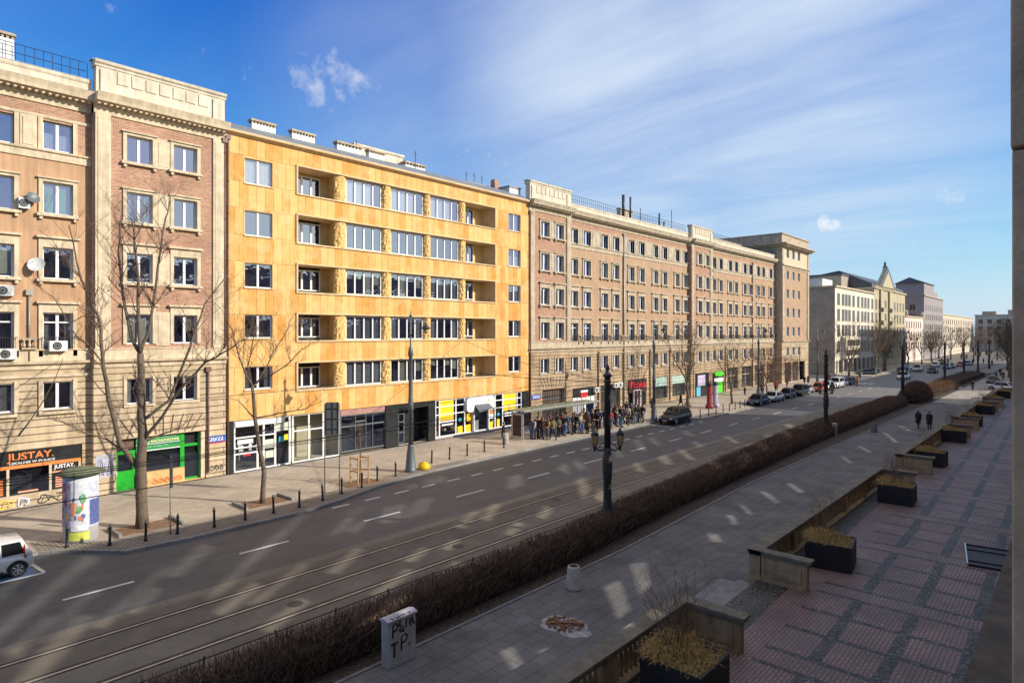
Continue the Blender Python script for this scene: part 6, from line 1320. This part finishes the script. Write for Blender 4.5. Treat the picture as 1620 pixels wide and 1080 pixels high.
def person(pose, coat=False, bag=False, long_hair=False, hat=False):
    """figure facing +x, feet on z=0, 1.74 m"""
    P = empty('person', (0, 0, 0)); st = {'stand': (0, 0, .12, .12), 'walk': (.34, -.30, .3, -.3), 'phone': (.03, -.04, .5, .9), 'cross': (.05, -.05, .6, .6)}[pose]; fl, fr, al, ar = st
    V = {'pel': ((0, 0, .95), (.14, .115)), 'sp': ((0, 0, 1.1), (.135, .1)), 'ch': ((0, 0, 1.32), (.165, .115)), 'nk': ((0, 0, 1.48), .058), 'h0': ((.02, 0, 1.56), .072), 'h1': ((.025, 0, 1.64), (.078, .09)), 'h2': ((.015, 0, 1.71), .062),
         'nose': ((.115, 0, 1.625), .012)}
    E = [('pel', 'sp'), ('sp', 'ch'), ('ch', 'nk'), ('nk', 'h0'), ('h0', 'h1'), ('h1', 'h2'), ('h1', 'nose')]
    for s, n, f, a in ((1, 'l', fl, al), (-1, 'r', fr, ar)):
        V['hip'+n] = ((0, s*.095, .88), .095); V['kn'+n] = ((f*.55+.03, s*.1, .49), .062); V['an'+n] = ((f-(.10 if f < 0 else 0), s*.1, .10 if f >= 0 else .16), .042); V['to'+n] = ((f+.15-(.08 if f < 0 else 0), s*.115, .045), .036)
        V['sh'+n] = ((0, s*.185, 1.41), .07); bend = {'stand': .12, 'walk': .15, 'phone': 1.0, 'cross': 1.1}[pose]
        ex = sin(a*.5)*.28; V['el'+n] = ((ex-.02, s*.235, 1.13), .047); hx, hz = (ex+.02+.24*sin(a*.5+bend), 1.13-.25*cos(a*.5+bend)); hy = s*(.24 if bend < .5 else .10); V['wr'+n] = ((hx, hy, hz), .030)
        d = (Vector((hx, hy, hz))-Vector(V['el'+n][0])).normalized(); pal = Vector((hx, hy, hz))+d*.07; V['pa'+n] = (tuple(pal), .034); E += [('pel', 'hip'+n), ('hip'+n, 'kn'+n), ('kn'+n, 'an'+n), ('an'+n, 'to'+n), ('ch', 'sh'+n), ('sh'+n, 'el'+n), ('el'+n, 'wr'+n), ('wr'+n, 'pa'+n)]
        sd_ = d.cross(Vector((0, 1, 0))).normalized()
        for q in range(4):
            c = pal+sd_*(.024*(q-1.5))+d*.035; e = c+d*(.05-.006*abs(q-1.4))+Vector((0, -s*.012, 0)); V['f%d%s' % (q, n)] = (tuple(e), .009); E.append(('pa'+n, 'f%d%s' % (q, n)))
        V['th'+n] = (tuple(pal+Vector((.045, -s*.015, .0))), .010); E.append(('pa'+n, 'th'+n)); V['ear'+n] = ((.015, s*.088, 1.63), .014); E.append(('h1', 'ear'+n))
    mesh_obj('body', skin_mesh('body', V, E, 'pel', m_skin, 1), P)
    def sub(keys, k, root, extra=None):
        VV = {a: (V[a][0], tuple(q*k+.012 for q in V[a][1]) if isinstance(V[a][1], tuple) else V[a][1]*k+.012) for a in keys}
        if extra: VV.update(extra)
        return VV, [(a, b) for a, b in E if a in VV and b in VV], root
    jk = ['pel', 'sp', 'ch', 'shl', 'shr', 'ell', 'elr', 'wrl', 'wrr']; VV, EE, r_ = sub(jk, 1.12, 'pel', {'col': ((0, 0, 1.5), .07)}); EE.append(('ch', 'col')); mesh_obj('jacket', skin_mesh('jacket', VV, EE, r_, m_black), P)
    VV, EE, r_ = sub(['pel', 'hipl', 'hipr', 'knl', 'knr', 'anl', 'anr'], 1.05, 'pel'); mesh_obj('trousers', skin_mesh('trousers', VV, EE, r_, m_black), P)
    m = MB()
    for n in 'lr':
        a = Vector(V['an'+n][0]); t = Vector(V['to'+n][0]); m.tube([a+Vector((-.06, 0, -.03)), a+Vector((0, 0, -.02)), t, t+Vector((.06, 0, -.01))], [.04, .055, .045, .025], 8)
    m.build('shoes', m_black, P)
    if coat:
        m = MB(); m.lathe([(.24, .52), (.225, .75), (.18, 1.05), (.19, 1.2)], (0, 0, 0), 14); c = m.build('coat_skirt', m_black, P); c.scale = (.85, 1, 1)
    m = MB(); hc = (.005, 0, 0); m.lathe([(.088, 1.60), (.102, 1.66), (.095, 1.72), (.06, 1.765), (.01, 1.78)], hc, 12)
    if long_hair: m.lathe([(.07, 1.36), (.10, 1.45), (.10, 1.6), (.09, 1.66)], (-.045, 0, 0), 10)
    m.build('hair', m_black, P)
    if hat: m = MB(); m.lathe([(.1, 1.68), (.108, 1.7), (.09, 1.77), (.02, 1.82)], hc, 12); m.build('hat', m_black, P)
    if bag: m = MB(); m.box(-.30, -.13, -.14, .14, 1.0, 1.42); b_ = m.build('backpack', m_black, P); bv = b_.modifiers.new('b', 'BEVEL'); bv.width = .04; bv.segments = 2
    return P
protos = dict(a=person('stand'), b=person('phone', long_hair=True), c=person('walk'), d=person('cross', bag=True), e=person('walk', coat=True, long_hair=True), f=person('stand', coat=True, hat=True))
cols = dict(black=(.015, .015, .018), navy=(.02, .03, .07), grey=(.16, .16, .17), khaki=(.20, .17, .08), brown=(.13, .07, .04), burgundy=(.14, .02, .03), cream=(.55, .48, .38), olive=(.09, .10, .05), denim=(.09, .15, .28), orange=(.55, .2, .05), beige=(.42, .32, .2), purple=(.10, .05, .16), white=(.6, .6, .6), red=(.5, .04, .04), teal=(.04, .18, .2))
cmat = {k: plain(k+'_cloth', v, .9, .2, 8) for k, v in cols.items()}; hmat = {k: plain(k+'_hair', v, .7, .2, 20) for k, v in dict(dark=(.03, .02, .015), brown=(.09, .05, .03), fair=(.35, .24, .12), red=(.25, .09, .03)).items()}
pused = set()
def put_person(k, x, y, rz, jacket, trous, hair, lab, group=None, z=.12, s=1.0):
    src = protos[k]; o = src if k not in pused else copy_tree(src); pused.add(k); o.location = (x, y, z); o.rotation_euler = (0, 0, rz); o.scale = (s, s, s)
    for c in o.children:
        mt = {'jacket': cmat[jacket], 'coat_skirt': cmat[jacket], 'trousers': cmat[trous], 'hair': hmat[hair], 'hat': cmat['grey'], 'backpack': cmat['navy'], 'shoes': cmat['black'], 'body': m_skin}.get(c.name.split('.')[0])
        if mt:
            ms = c.material_slots[0]; ms.link = 'OBJECT'; ms.material = mt
    T(o, lab, 'person'); o.pop('group', None)
    if group: o['group'] = group
    return o
rr = random.Random(42)
jl = ['cream', 'denim', 'black', 'brown', 'black', 'khaki', 'navy', 'black', 'orange', 'olive', 'black', 'purple', 'navy', 'red', 'black', 'grey', 'black', 'black', 'teal', 'white', 'black', 'beige', 'navy', 'black', 'brown', 'black', 'khaki', 'grey', 'black', 'burgundy', 'black', 'navy', 'olive', 'black', 'brown', 'navy', 'black', 'khaki', 'black', 'red', 'grey', 'black', 'beige', 'black', 'navy', 'grey', 'white', 'black', 'denim', 'black', 'cream', 'black', 'olive', 'black', 'brown', 'black', 'navy', 'black', 'grey', 'black', 'khaki', 'black']
tj = ['denim', 'black', 'navy', 'denim', 'black', 'grey']; hl_ = ['dark', 'brown', 'fair', 'dark', 'brown', 'red']
crowd = []
for i, j in enumerate(jl):
    t = i/(len(jl)-1); y = 43.3+16.2*t+rr.uniform(-.45, .45); x = -36.0+rr.uniform(-1.0, .8)+(.5*t)
    if i < 5: x = -36.1+rr.uniform(-.4, .2)
    for (a, b) in crowd:
        if math.hypot(a-x, b-y) < .45: x += rr.choice((-.6, .6))
    crowd.append((x, y))
ordw = ['first', 'second', 'third', 'fourth', 'fifth', 'sixth', 'seventh', 'eighth', 'ninth', 'tenth', 'eleventh', 'twelfth', 'thirteenth', 'fourteenth', 'fifteenth', 'sixteenth', 'seventeenth', 'eighteenth', 'nineteenth', 'twentieth']; ordw += ['twenty-'+w_ for w_ in ordw[:9]]+['thirtieth']+['thirty-'+w_ for w_ in ordw[:9]]+['fortieth']+['forty-'+w_ for w_ in ordw[:9]]+['fiftieth']+['fifty-'+w_ for w_ in ordw[:9]]+['sixtieth']+['sixty-'+w_ for w_ in ordw[:9]]+['seventieth']+['seventy-'+w_ for w_ in ordw[:9]]
srt = sorted(range(len(crowd)), key=lambda q: P_sx(crowd[q]) if False else crowd[q][1]+crowd[q][0]*.6)
for n_, i in enumerate(srt):
    x, y = crowd[i]; j = jl[i]; k = rr.choice('abdabdcf'); tr_ = rr.choice(tj) if i > 1 else 'denim'
    put_person(k, x, y, rr.uniform(0, 6.28), j, tr_, rr.choice(hl_), 'person in %s jacket and %s trousers, %s from the left in the bus stop crowd' % (j, tr_, ordw[n_]), 'people waiting at the bus stop', s=rr.uniform(1.02, 1.14))
ot = [('f', -37.3, 40.3, .5, 'black', 'black', 'dark', 'dark clothed person standing by the concrete block left of the bus shelter'), ('c', -38.3, 60.0, 1.2, 'black', 'black', 'dark', 'person in black walking past the shops at the right end of the crowd'), ('c', -38.0, 61.4, 1.2, 'navy', 'black', 'brown', 'person in navy beside the one in black, right of the crowd'),
      ('c', -38.6, 62.4, -1.6, 'black', 'grey', 'dark', 'last of the three walkers just right of the crowd'), ('e', -38.2, 67.5, 1.5, 'brown', 'navy', 'brown', 'person in a brown coat left of the tall lamp behind the dark SUV'), ('c', -37.8, 75.8, .3, 'navy', 'navy', 'dark', 'person in navy walking past the frosted shop windows'), ('e', -38.6, 75.5, .9, 'black', 'black', 'dark', 'person in a black coat a step behind the one in navy'),
      ('a', -38.6, 96.5, 1, 'white', 'navy', 'dark', 'person in a white jacket at the door of the green shop'), ('c', -37.2, 99.5, 1.5, 'brown', 'black', 'brown', 'person in brown walking right of the green shop'), ('d', -37.5, 101.0, 1.5, 'burgundy', 'black', 'dark', 'person in burgundy with backpack behind the parked cars'), ('c', -36.8, 104.6, -1.5, 'red', 'black', 'dark', 'person in a red jacket near the small withered tree'),
      ('e', -37.6, 107.6, -1.5, 'beige', 'brown', 'fair', 'person in a beige coat near the small withered tree'), ('c', -38, 113.5, 1.5, 'burgundy', 'black', 'dark', 'person in burgundy in front of the corner tower shops'), ('c', -37.6, 121.5, 1.4, 'black', 'black', 'dark', 'left one of two pedestrians beside the corner tower'), ('e', -37.3, 122.7, 1.4, 'purple', 'grey', 'brown', 'right one of two pedestrians beside the corner tower, in purple'),
      ('c', -36, 131.5, .4, 'black', 'navy', 'dark', 'person in black crossing at the side street'), ('d', -35.5, 133, .4, 'burgundy', 'black', 'dark', 'person in burgundy crossing at the side street'), ('c', -34, 145, 2, 'teal', 'black', 'dark', 'person in teal at the cream offices corner')]
for a in ot: put_person(a[0], a[1], a[2], a[3], a[4], a[5], a[6], a[7])
put_person('e', -12.2, 74.6, 1.45, 'black', 'black', 'brown', 'woman in a short black coat with a bag, left of the two on the walkway', z=.06, s=1.04)
put_person('f', -11.2, 74.2, 1.45, 'black', 'black', 'dark', 'woman in a long black coat, right of the two on the walkway', z=.06, s=1.04)
for i, (x, y, j) in enumerate(((-13.4, 129, 'black'), (-12.8, 160, 'navy'), (-11.9, 163, 'black'), (-13.5, 178, 'black'), (-19.5, 232, 'navy'), (-21, 240, 'black'), (-23, 248, 'grey'), (-24.5, 236, 'black'))):
    put_person('c', x, y, 1.5 if i % 2 else -1.6, j, 'black', 'dark', ['lone dark figure walking on the shaded far walkway', 'navy clad figure farther up the walkway', 'black clad figure by the green trees at the right', 'distant figure in black where the walkway ends', 'navy figure crossing near the square', 'black figure crossing near the square', 'grey figure crossing near the square', 'black figure on the tracks near the square'][i], z=.06)
# cyclist
BK = empty('bicycle', (-29.8, 125.2, 0), R_(-92), 'bicycle ridden along the road by a person in orange', 'bicycle'); m = MB()
for x in (-.52, .52):
    w_ = MB(); w_.tube([(x+.34*cos(q*pi/10), 0, .34+.34*sin(q*pi/10)) for q in range(21)], .018, 5); w_.tube([(x-.33, 0, .34), (x+.33, 0, .34)], .004, 3); w_.tube([(x, 0, .01), (x, 0, .67)], .004, 3); w_.build('wheel', m_black, BK)
m.tube([(-.52, 0, .34), (-.05, 0, .3), (.38, 0, .8), (-.18, 0, .82), (-.05, 0, .3)], .016, 5); m.tube([(-.52, 0, .34), (-.18, 0, .82), (-.22, 0, .95)], .014, 5); m.tube([(.52, 0, .34), (.36, 0, .98)], .016, 5); m.build('frame', m_red, BK)
m = MB(); m.tube([(.33, -.26, 1.0), (.38, 0, 1.0), (.33, .26, 1.0)], .014, 5); m.build('handlebar', m_black, BK); m = MB(); m.box(-.34, -.1, -.07, .07, .94, .99); m.build('saddle', m_black, BK)
cy_ = put_person('c', -29.85, 125.4, R_(-92), 'orange', 'black', 'dark', 'person in an orange jacket riding a bicycle on the road', z=.12)
for i, ch_ in enumerate(bl[:13]): pass
# ---------------- cars ----------------
m_tyre = plain('tyre_rubber', (.02, .02, .02), .8, .1, 5); m_rim = plain('alloy_rim', (.42, .42, .44), .3, .1, 4, metal=.8); m_carglass = plain('car_glass', (.02, .025, .03), .04, .2, 1, spec=1.0)
m_tail = plain('tail_lamp_red', (.5, .02, .02), .2, .2, 9); m_head = plain('headlamp_glass', (.6, .62, .65), .1, .2, 9); m_plate = plain('number_plate_white', (.6, .6, .6), .5, .05, 5); m_trim = plain('black_trim', (.02, .02, .02), .5, .1, 4)
def carpaint(n, c, cw=.8): 
    m = plain(n, c, .28 if cw > .5 else .4, .04, 2, spec=.6 if cw > .5 else .25); m.node_tree.nodes['Principled BSDF'].inputs['Coat Weight'].default_value = cw; m.node_tree.nodes['Principled BSDF'].inputs['Coat Roughness'].default_value = .05; return m
cp = {k: carpaint(k+'_car_paint', v, .25 if k in ('black', 'dark_blue', 'graphite') else .8) for k, v in dict(white=(.62, .62, .61), black=(.012, .012, .015), silver=(.38, .40, .42), dark_blue=(.02, .03, .06), graphite=(.06, .065, .07), red=(.5, .02, .02), blue=(.03, .10, .30), violet=(.12, .10, .30), beige=(.45, .38, .28), teal=(.03, .18, .2)).items()}
def make_car(kind):
    L, Wd, H = {'hatch': (3.45, 1.63, 1.47), 'suv': (4.6, 1.88, 1.68), 'sedan': (4.5, 1.8, 1.45), 'van': (4.6, 1.85, 1.85)}[kind]; hw = Wd/2; P = empty('parked_car', (0, 0, 0))
    belt = H*.60; wr = .30 if kind == 'hatch' else .34; zb = .2
    nose = {'hatch': .62, 'suv': .9, 'sedan': .66, 'van': .85}[kind]
    # stations (y from the rear -L/2 to the front L/2): half width, lower z, top z
    S = [(-L/2, hw*.80, .34, belt*.72), (-L/2+.10, hw*.90, .25, belt*.97), (-L/2+.45, hw*.98, zb, belt), (-L*.15, hw, zb, belt), (L*.15, hw, zb, belt*.98), (L/2-.95, hw*.99, zb, belt*.93), (L/2-.35, hw*.94, .22, belt*.82), (L/2-.08, hw*.84, .26, belt*.70), (L/2, hw*.72, .34, belt*.58)]
    if kind == 'sedan': S[2] = (-L/2+.45, hw*.97, zb, belt*.97)
    m = MB(); vs = []; k = 9
    for (y, w_, z0, z1) in S:
        cr = .03
        vs += [(-w_*.86, y, z0), (-w_*.98, y, z0+.12), (-w_, y, z0+(z1-z0)*.55), (-w_*.93, y, z1-.06), (-w_*.80, y, z1), (w_*.80, y, z1), (w_*.93, y, z1-.06), (w_, y, z0+(z1-z0)*.55), (w_*.98, y, z0+.12), (w_*.86, y, z0)]
    n = 10; m.add(vs, [(j*n+i, (j+1)*n+i, (j+1)*n+(i+1) % n, j*n+(i+1) % n) for j in range(len(S)-1) for i in range(n)]+[tuple(range(n)), tuple((len(S)-1)*n+i for i in range(n-1, -1, -1))], 0, True)
    # cabin
    rb = {'hatch': (-L/2+.06, -L/2+.38), 'suv': (-L/2+.12, -L/2+.55), 'sedan': (-L/2+.62, -L/2+1.25), 'van': (-L/2+.05, -L/2+.25)}[kind]; fb = (L/2-nose-.35, L/2-nose-1.1)
    if kind == 'hatch': fb = (L/2-nose-.1, L/2-nose-.85)
    bw, rw = hw*.93, hw*.72; zr = H; zc = H-.05
    q = [(rb[0], bw, belt-.08), (rb[1], rw, zc), ((rb[1]+fb[1])/2, rw*1.02, zr), (fb[1], rw, zc-.01), (fb[0], bw, belt-.10)]
    vs = []
    for (y, w_, z) in q: vs += [(-w_, y, z), (-w_*.85, y, z+.03), (w_*.85, y, z+.03), (w_, y, z)]
    m.add(vs, [(j*4+i, (j+1)*4+i, (j+1)*4+i+1, j*4+i+1) for j in range(4) for i in range(3)], 0, True)
    bwl = [(rb[0], bw, belt-.08), (fb[0], bw, belt-.10)]
    for s in (-1, 1):
        a = [(s*bw, rb[0], belt-.08), (s*rw, rb[1], zc), (s*rw*1.02, (rb[1]+fb[1])/2, zr), (s*rw, fb[1], zc-.01), (s*bw, fb[0], belt-.10)]
        m.add(a, [(0, 1, 2, 3, 4) if s > 0 else (4, 3, 2, 1, 0)], 0)
    body = m.build('body', cp['white'], P)
    def lerp(a, b, t): return a+(b-a)*t
    def side(s, y0t, y1t, y0b, y1b, zt, zb2):   # glass panel on the sloping side
        f = lambda z: s*(lerp(bw, rw, (z-(belt-.09))/(zc-belt+.09))+.012)
        return [(f(zb2), y0b, zb2), (f(zb2), y1b, zb2), (f(zt), y1t, zt), (f(zt), y0t, zt)]
    zt, zl = zc-.09, belt+.0
    for s in (-1, 1):
        ym = (rb[1]+fb[1])/2-.1; m = MB()
        f0 = lambda z, b=rb: lerp(b[0], b[1], (z-belt+.08)/(zc-belt+.08)); f1 = lambda z, b=fb: lerp(b[0], b[1], (z-belt+.1)/(zc-belt+.1))
        m.add(side(s, f0(zt)+.12, ym-.04, f0(zl)+.22, ym-.04, zt, zl), [(0, 1, 2, 3), (3, 2, 1, 0)]); m.add(side(s, ym+.04, f1(zt)-.1, ym+.04, f1(zl)-.2, zt, zl), [(0, 1, 2, 3), (3, 2, 1, 0)]); m.build('side_window', m_carglass, P)
        mr = MB(); mr.box(s*(bw+.02), s*(bw+.2), f1(zl)-.32, f1(zl)-.24, belt+.0, belt+.14); mr.build('mirror', m_trim, P)
        sl_ = MB(); sl_.box(s*(hw*.985), s*(hw*1.006), -L/2+1.0, L/2-1.1, .24, .32); sl_.build('door_sill', m_trim, P)
    m = MB(); o_ = .014
    m.add([(-bw*.86, fb[0]-.06+o_*2, belt+.0), (bw*.86, fb[0]-.06+o_*2, belt+.0), (rw*.84, fb[1]+.07+o_, zc-.03), (-rw*.84, fb[1]+.07+o_, zc-.03)], [(0, 1, 2, 3), (3, 2, 1, 0)]); m.build('windscreen', m_carglass, P)
    m = MB(); m.add([(-bw*.80, rb[0]+.08-.035, belt+.10), (bw*.80, rb[0]+.08-.035, belt+.10), (rw*.82, rb[1]-.05-.02, zc-.05), (-rw*.82, rb[1]-.05-.02, zc-.05)], [(0, 1, 2, 3), (3, 2, 1, 0)]); m.build('rear_window', m_carglass, P)
    for s in (-1, 1):
        m = MB(); m.box(s*hw*.50, s*hw*.86, L/2-.16, L/2-.045, belt*.60, belt*.72); m.build('headlight', m_head, P)
        if kind == 'hatch': m = MB(); m.add([(s*hw*.68, -L/2+.03, .72), (s*hw*.955, -L/2+.30, .68), (s*hw*.93, -L/2+.40, 1.02), (s*hw*.80, -L/2+.30, 1.22), (s*hw*.70, -L/2+.12, .92)], [(0, 1, 2, 3, 4), (4, 3, 2, 1, 0)])
        else: m = MB(); m.box(s*hw*.52, s*hw*.9, -L/2-.01, -L/2+.10, belt*.66, belt*.82)
        m.build('tail_light', m_tail, P)
    m = MB(); m.box(-.42, .42, L/2-.03, L/2+.012, .38, .50); m.build('grille', m_trim, P); m = MB(); m.box(-.26, .26, L/2+.013, L/2+.022, .40, .50); m.box(-.26, .26, -L/2-.015, -L/2-.004, .5, .61); m.build('number_plate', m_plate, P)
    for sy in (-L/2+.62 if kind != 'hatch' else -L/2+.56, L/2-.78 if kind != 'hatch' else L/2-.62):
        for s in (-1, 1):
            x = s*(hw-.10); m = MB(); M = Matrix.Translation((x, sy, wr)) @ Matrix.Rotation(pi/2, 4, 'Y')
            def disc(mb, prof, nn=20, mi=0):
                vv = [];
                for r, z in prof:
                    for i in range(nn): vv.append(M @ Vector((r*cos(2*pi*i/nn), r*sin(2*pi*i/nn), z)))
                mb.add(vv, [(j*nn+i, j*nn+(i+1) % nn, (j+1)*nn+(i+1) % nn, (j+1)*nn+i) for j in range(len(prof)-1) for i in range(nn)]+[tuple(range(nn)), tuple((len(prof)-1)*nn+i for i in range(nn))], mi, False)
            disc(m, [(wr*.9, -.10), (wr, -.08), (wr, .08), (wr*.9, .10)]); wo = m.build('wheel', m_tyre, P)
            r2 = MB(); sg_ = s; disc(r2, [(wr*.18, .112*sg_), (wr*.2, .105*sg_)], 10)
            for i in range(6):
                a = i*pi/3; p0_ = M @ Vector((0, 0, .108*sg_)); p1_2 = M @ Vector((wr*.62*cos(a), wr*.62*sin(a), .106*sg_)); r2.tube([p0_, p1_2], [wr*.12, wr*.17], 5)
            ring = [M @ Vector((wr*.64*cos(2*pi*i/20), wr*.64*sin(2*pi*i/20), .105*sg_)) for i in range(21)]; r2.tube(ring, wr*.055, 5); r2.build('rim', m_rim, wo)
            ar = MB(); aa = [(sy+(wr+.055)*cos(q*pi/10), wr+(wr+.055)*sin(q*pi/10)) for q in range(11)]; ar.prism(aa, 'x', x-s*.02, x+s*.108, 0); ar.build('wheel_arch', m_trim, P)
    return P
cars = {k: make_car(k) for k in ('hatch', 'suv', 'sedan', 'van')}; cused = set()
def put_car(k, col, x, y, rz, lab, z=0):
    src = cars[k]; o = src if k not in cused else copy_tree(src); cused.add(k); o.location = (x, y, z); o.rotation_euler = (0, 0, rz)
    for c in o.children:
        if c.name.startswith('body'): ms = c.material_slots[0]; ms.link = 'OBJECT'; ms.material = cp[col]
    T(o, lab, 'car', 'cars parked and driving in the street')
FW = pi
for a in [('hatch', 'white', -31.95, 4.30, FW, 'small white hatchback cut off by the left edge of the view'), ('suv', 'black', -32.45, 62.2, FW, 'shiny black SUV standing alone at the kerb past the bus stop'), ('sedan', 'dark_blue', -32.4, 85.6, FW, 'dark blue car at the front of the parked row'), ('sedan', 'silver', -32.4, 91.2, FW, 'silver saloon, second in the parked row'),
          ('hatch', 'dark_blue', -32.5, 97.2, FW, 'dark blue hatchback, third in the parked row'), ('suv', 'black', -32.5, 102.6, FW, 'black car, fourth in the parked row'), ('sedan', 'silver', -33.2, 107.4, FW, 'silver car half hidden behind the fourth parked car'), ('hatch', 'red', -32.4, 112.0, FW, 'bright red hatchback in the parked row'), ('sedan', 'silver', -32.5, 117.0, FW, 'silver car between the red and the white one'),
          ('van', 'white', -32.3, 121.6, FW, 'tall white car in the parked row'), ('hatch', 'violet', -32.6, 126.0, FW, 'violet hatchback behind the tall white car'), ('hatch', 'graphite', -32.4, 130.2, FW, 'graphite hatchback ending the parked row'), ('suv', 'white', -27.6, 152.5, FW, 'white SUV driving towards the viewer'), ('sedan', 'graphite', -37.0, 163, 2.2, 'graphite car parked slantwise on the far pavement'),
          ('sedan', 'black', -37.3, 168.5, 2.2, 'black car parked slantwise beside the graphite one'), ('suv', 'blue', -31.5, 176, FW+.3, 'blue SUV left of the far cluster of cars'), ('van', 'silver', -30.6, 186, FW, 'silver van in the middle of the far cluster'), ('sedan', 'dark_blue', -26.6, 181, FW, 'dark blue car on the right of the far cluster'), ('sedan', 'blue', -33.6, 190, FW, 'blue saloon behind the far cluster'),
          ('hatch', 'violet', -27.0, 205, FW, 'violet hatchback queueing toward the square'), ('sedan', 'teal', -26.8, 212, FW, 'teal car queueing toward the square'), ('hatch', 'red', -25.9, 222, FW, 'red hatchback queueing toward the square'), ('sedan', 'blue', -25.3, 232, FW, 'blue saloon nearest the square'), ('sedan', 'white', -31, 215, FW, 'white car far on the left lane'), ('sedan', 'beige', -32.4, 236, FW, 'beige car far on the left lane'),
          ('sedan', 'white', -9.6, 134.5, FW+1.3, 'white car parked at the right end of the terrace'), ('hatch', 'red', -6.4, 137, FW+1.2, 'red car parked beside the stone pillar edge, at the right end of the terrace'), ('sedan', 'graphite', -12.6, 152, FW, 'dark car parked beside the far walkway')]: put_car(*a)

# ---------------- overhead wires ----------------
def wire(lab, pts, r=.011, sag=0., name='overhead_wire'):
    m = MB(); P = []
    for a, b in zip(pts, pts[1:]):
        for i in range(13):
            t = i/12; p = Vector(a).lerp(Vector(b), t); p.z -= sag*4*t*(1-t); P.append(p)
    m.tube(P, r, 4); T(m.build(name, m_wire), lab, 'wire', 'overhead tram wires')
ys = [-12, 26.5, 63, 99, 139, 180, 220, 270]
for x, n_ in ((-19.1, 'track by the hedge'), (-22.3, 'track by the road')):
    P_ = empty('overhead_wire', (x, -12, 5.35), 0, 'double tram wire with short hangers over the tram '+n_, 'wire', 'overhead tram wires')
    m = MB(); m.tube([(0, 0, 0), (0, 282, 0)], .015, 4); m.build('contact_wire', m_wire, P_); m = MB(); pts = []
    for a, b in zip(ys, ys[1:]): pts += [(0, a+(b-a)*t/12+12, 1.4-.75*4*t/12*(1-t/12)) for t in range(13)]
    m.tube(pts, .013, 4); m.build('carrier_wire', m_wire, P_)
    for a, b in zip(ys, ys[1:]):
        for i in range(1, 7): t = i/7; m = MB(); y_ = a+(b-a)*t+12; m.tube([(0, y_, 0), (0, y_, 1.4-.75*4*t*(1-t))], .011, 3); m.build('hanger_wire', m_wire, P_)
for i, (y, xl, xr) in enumerate(((26.6, -34.2, -16.95), (61.5, -34.2, -17.6), (96, -34.7, -18), (130, -35, -18.5), (166, -35.5, -18.9))):
    wire(['span wire crossing the street at the nearest pair of lamps', 'span wire crossing at the lamp by the black SUV', 'span wire crossing above the parked row', 'span wire crossing near the corner tower', 'farthest span wire across the street'][i], [(xl, y, 7.9), (xr, y, 7.2)], .02, .35)
wire('feeder cable strung high along the lamps by the hedge', [(-17.0, -12, 7.0), (-16.95, 25.6, 6.9), (-17.6, 63, 6.9), (-18, 99, 6.9), (-18.6, 139, 6.9)], .011, .5)
wire('feeder cable strung along the tall lamps on the far pavement', [(-34.0, -12, 6.6), (-34.24, 27.6, 6.6), (-34.25, 60.9, 6.6), (-34.7, 91.8, 6.6), (-35.2, 121, 6.6)], .018, .45)
wire('span wire crossing the street before the green office', [(-42.5, 9.5, 8.2), (-17, 3, 7.4)], .018, .3); wire('slanting pull wire from the nearest hedge lamp to the yellow block', [(-42.5, 40.5, 9.0), (-16.95, 25.6, 7.3)], .018, .4)
# ---------------- sun patches on the street come from the gaps added to the unseen wall ----------------
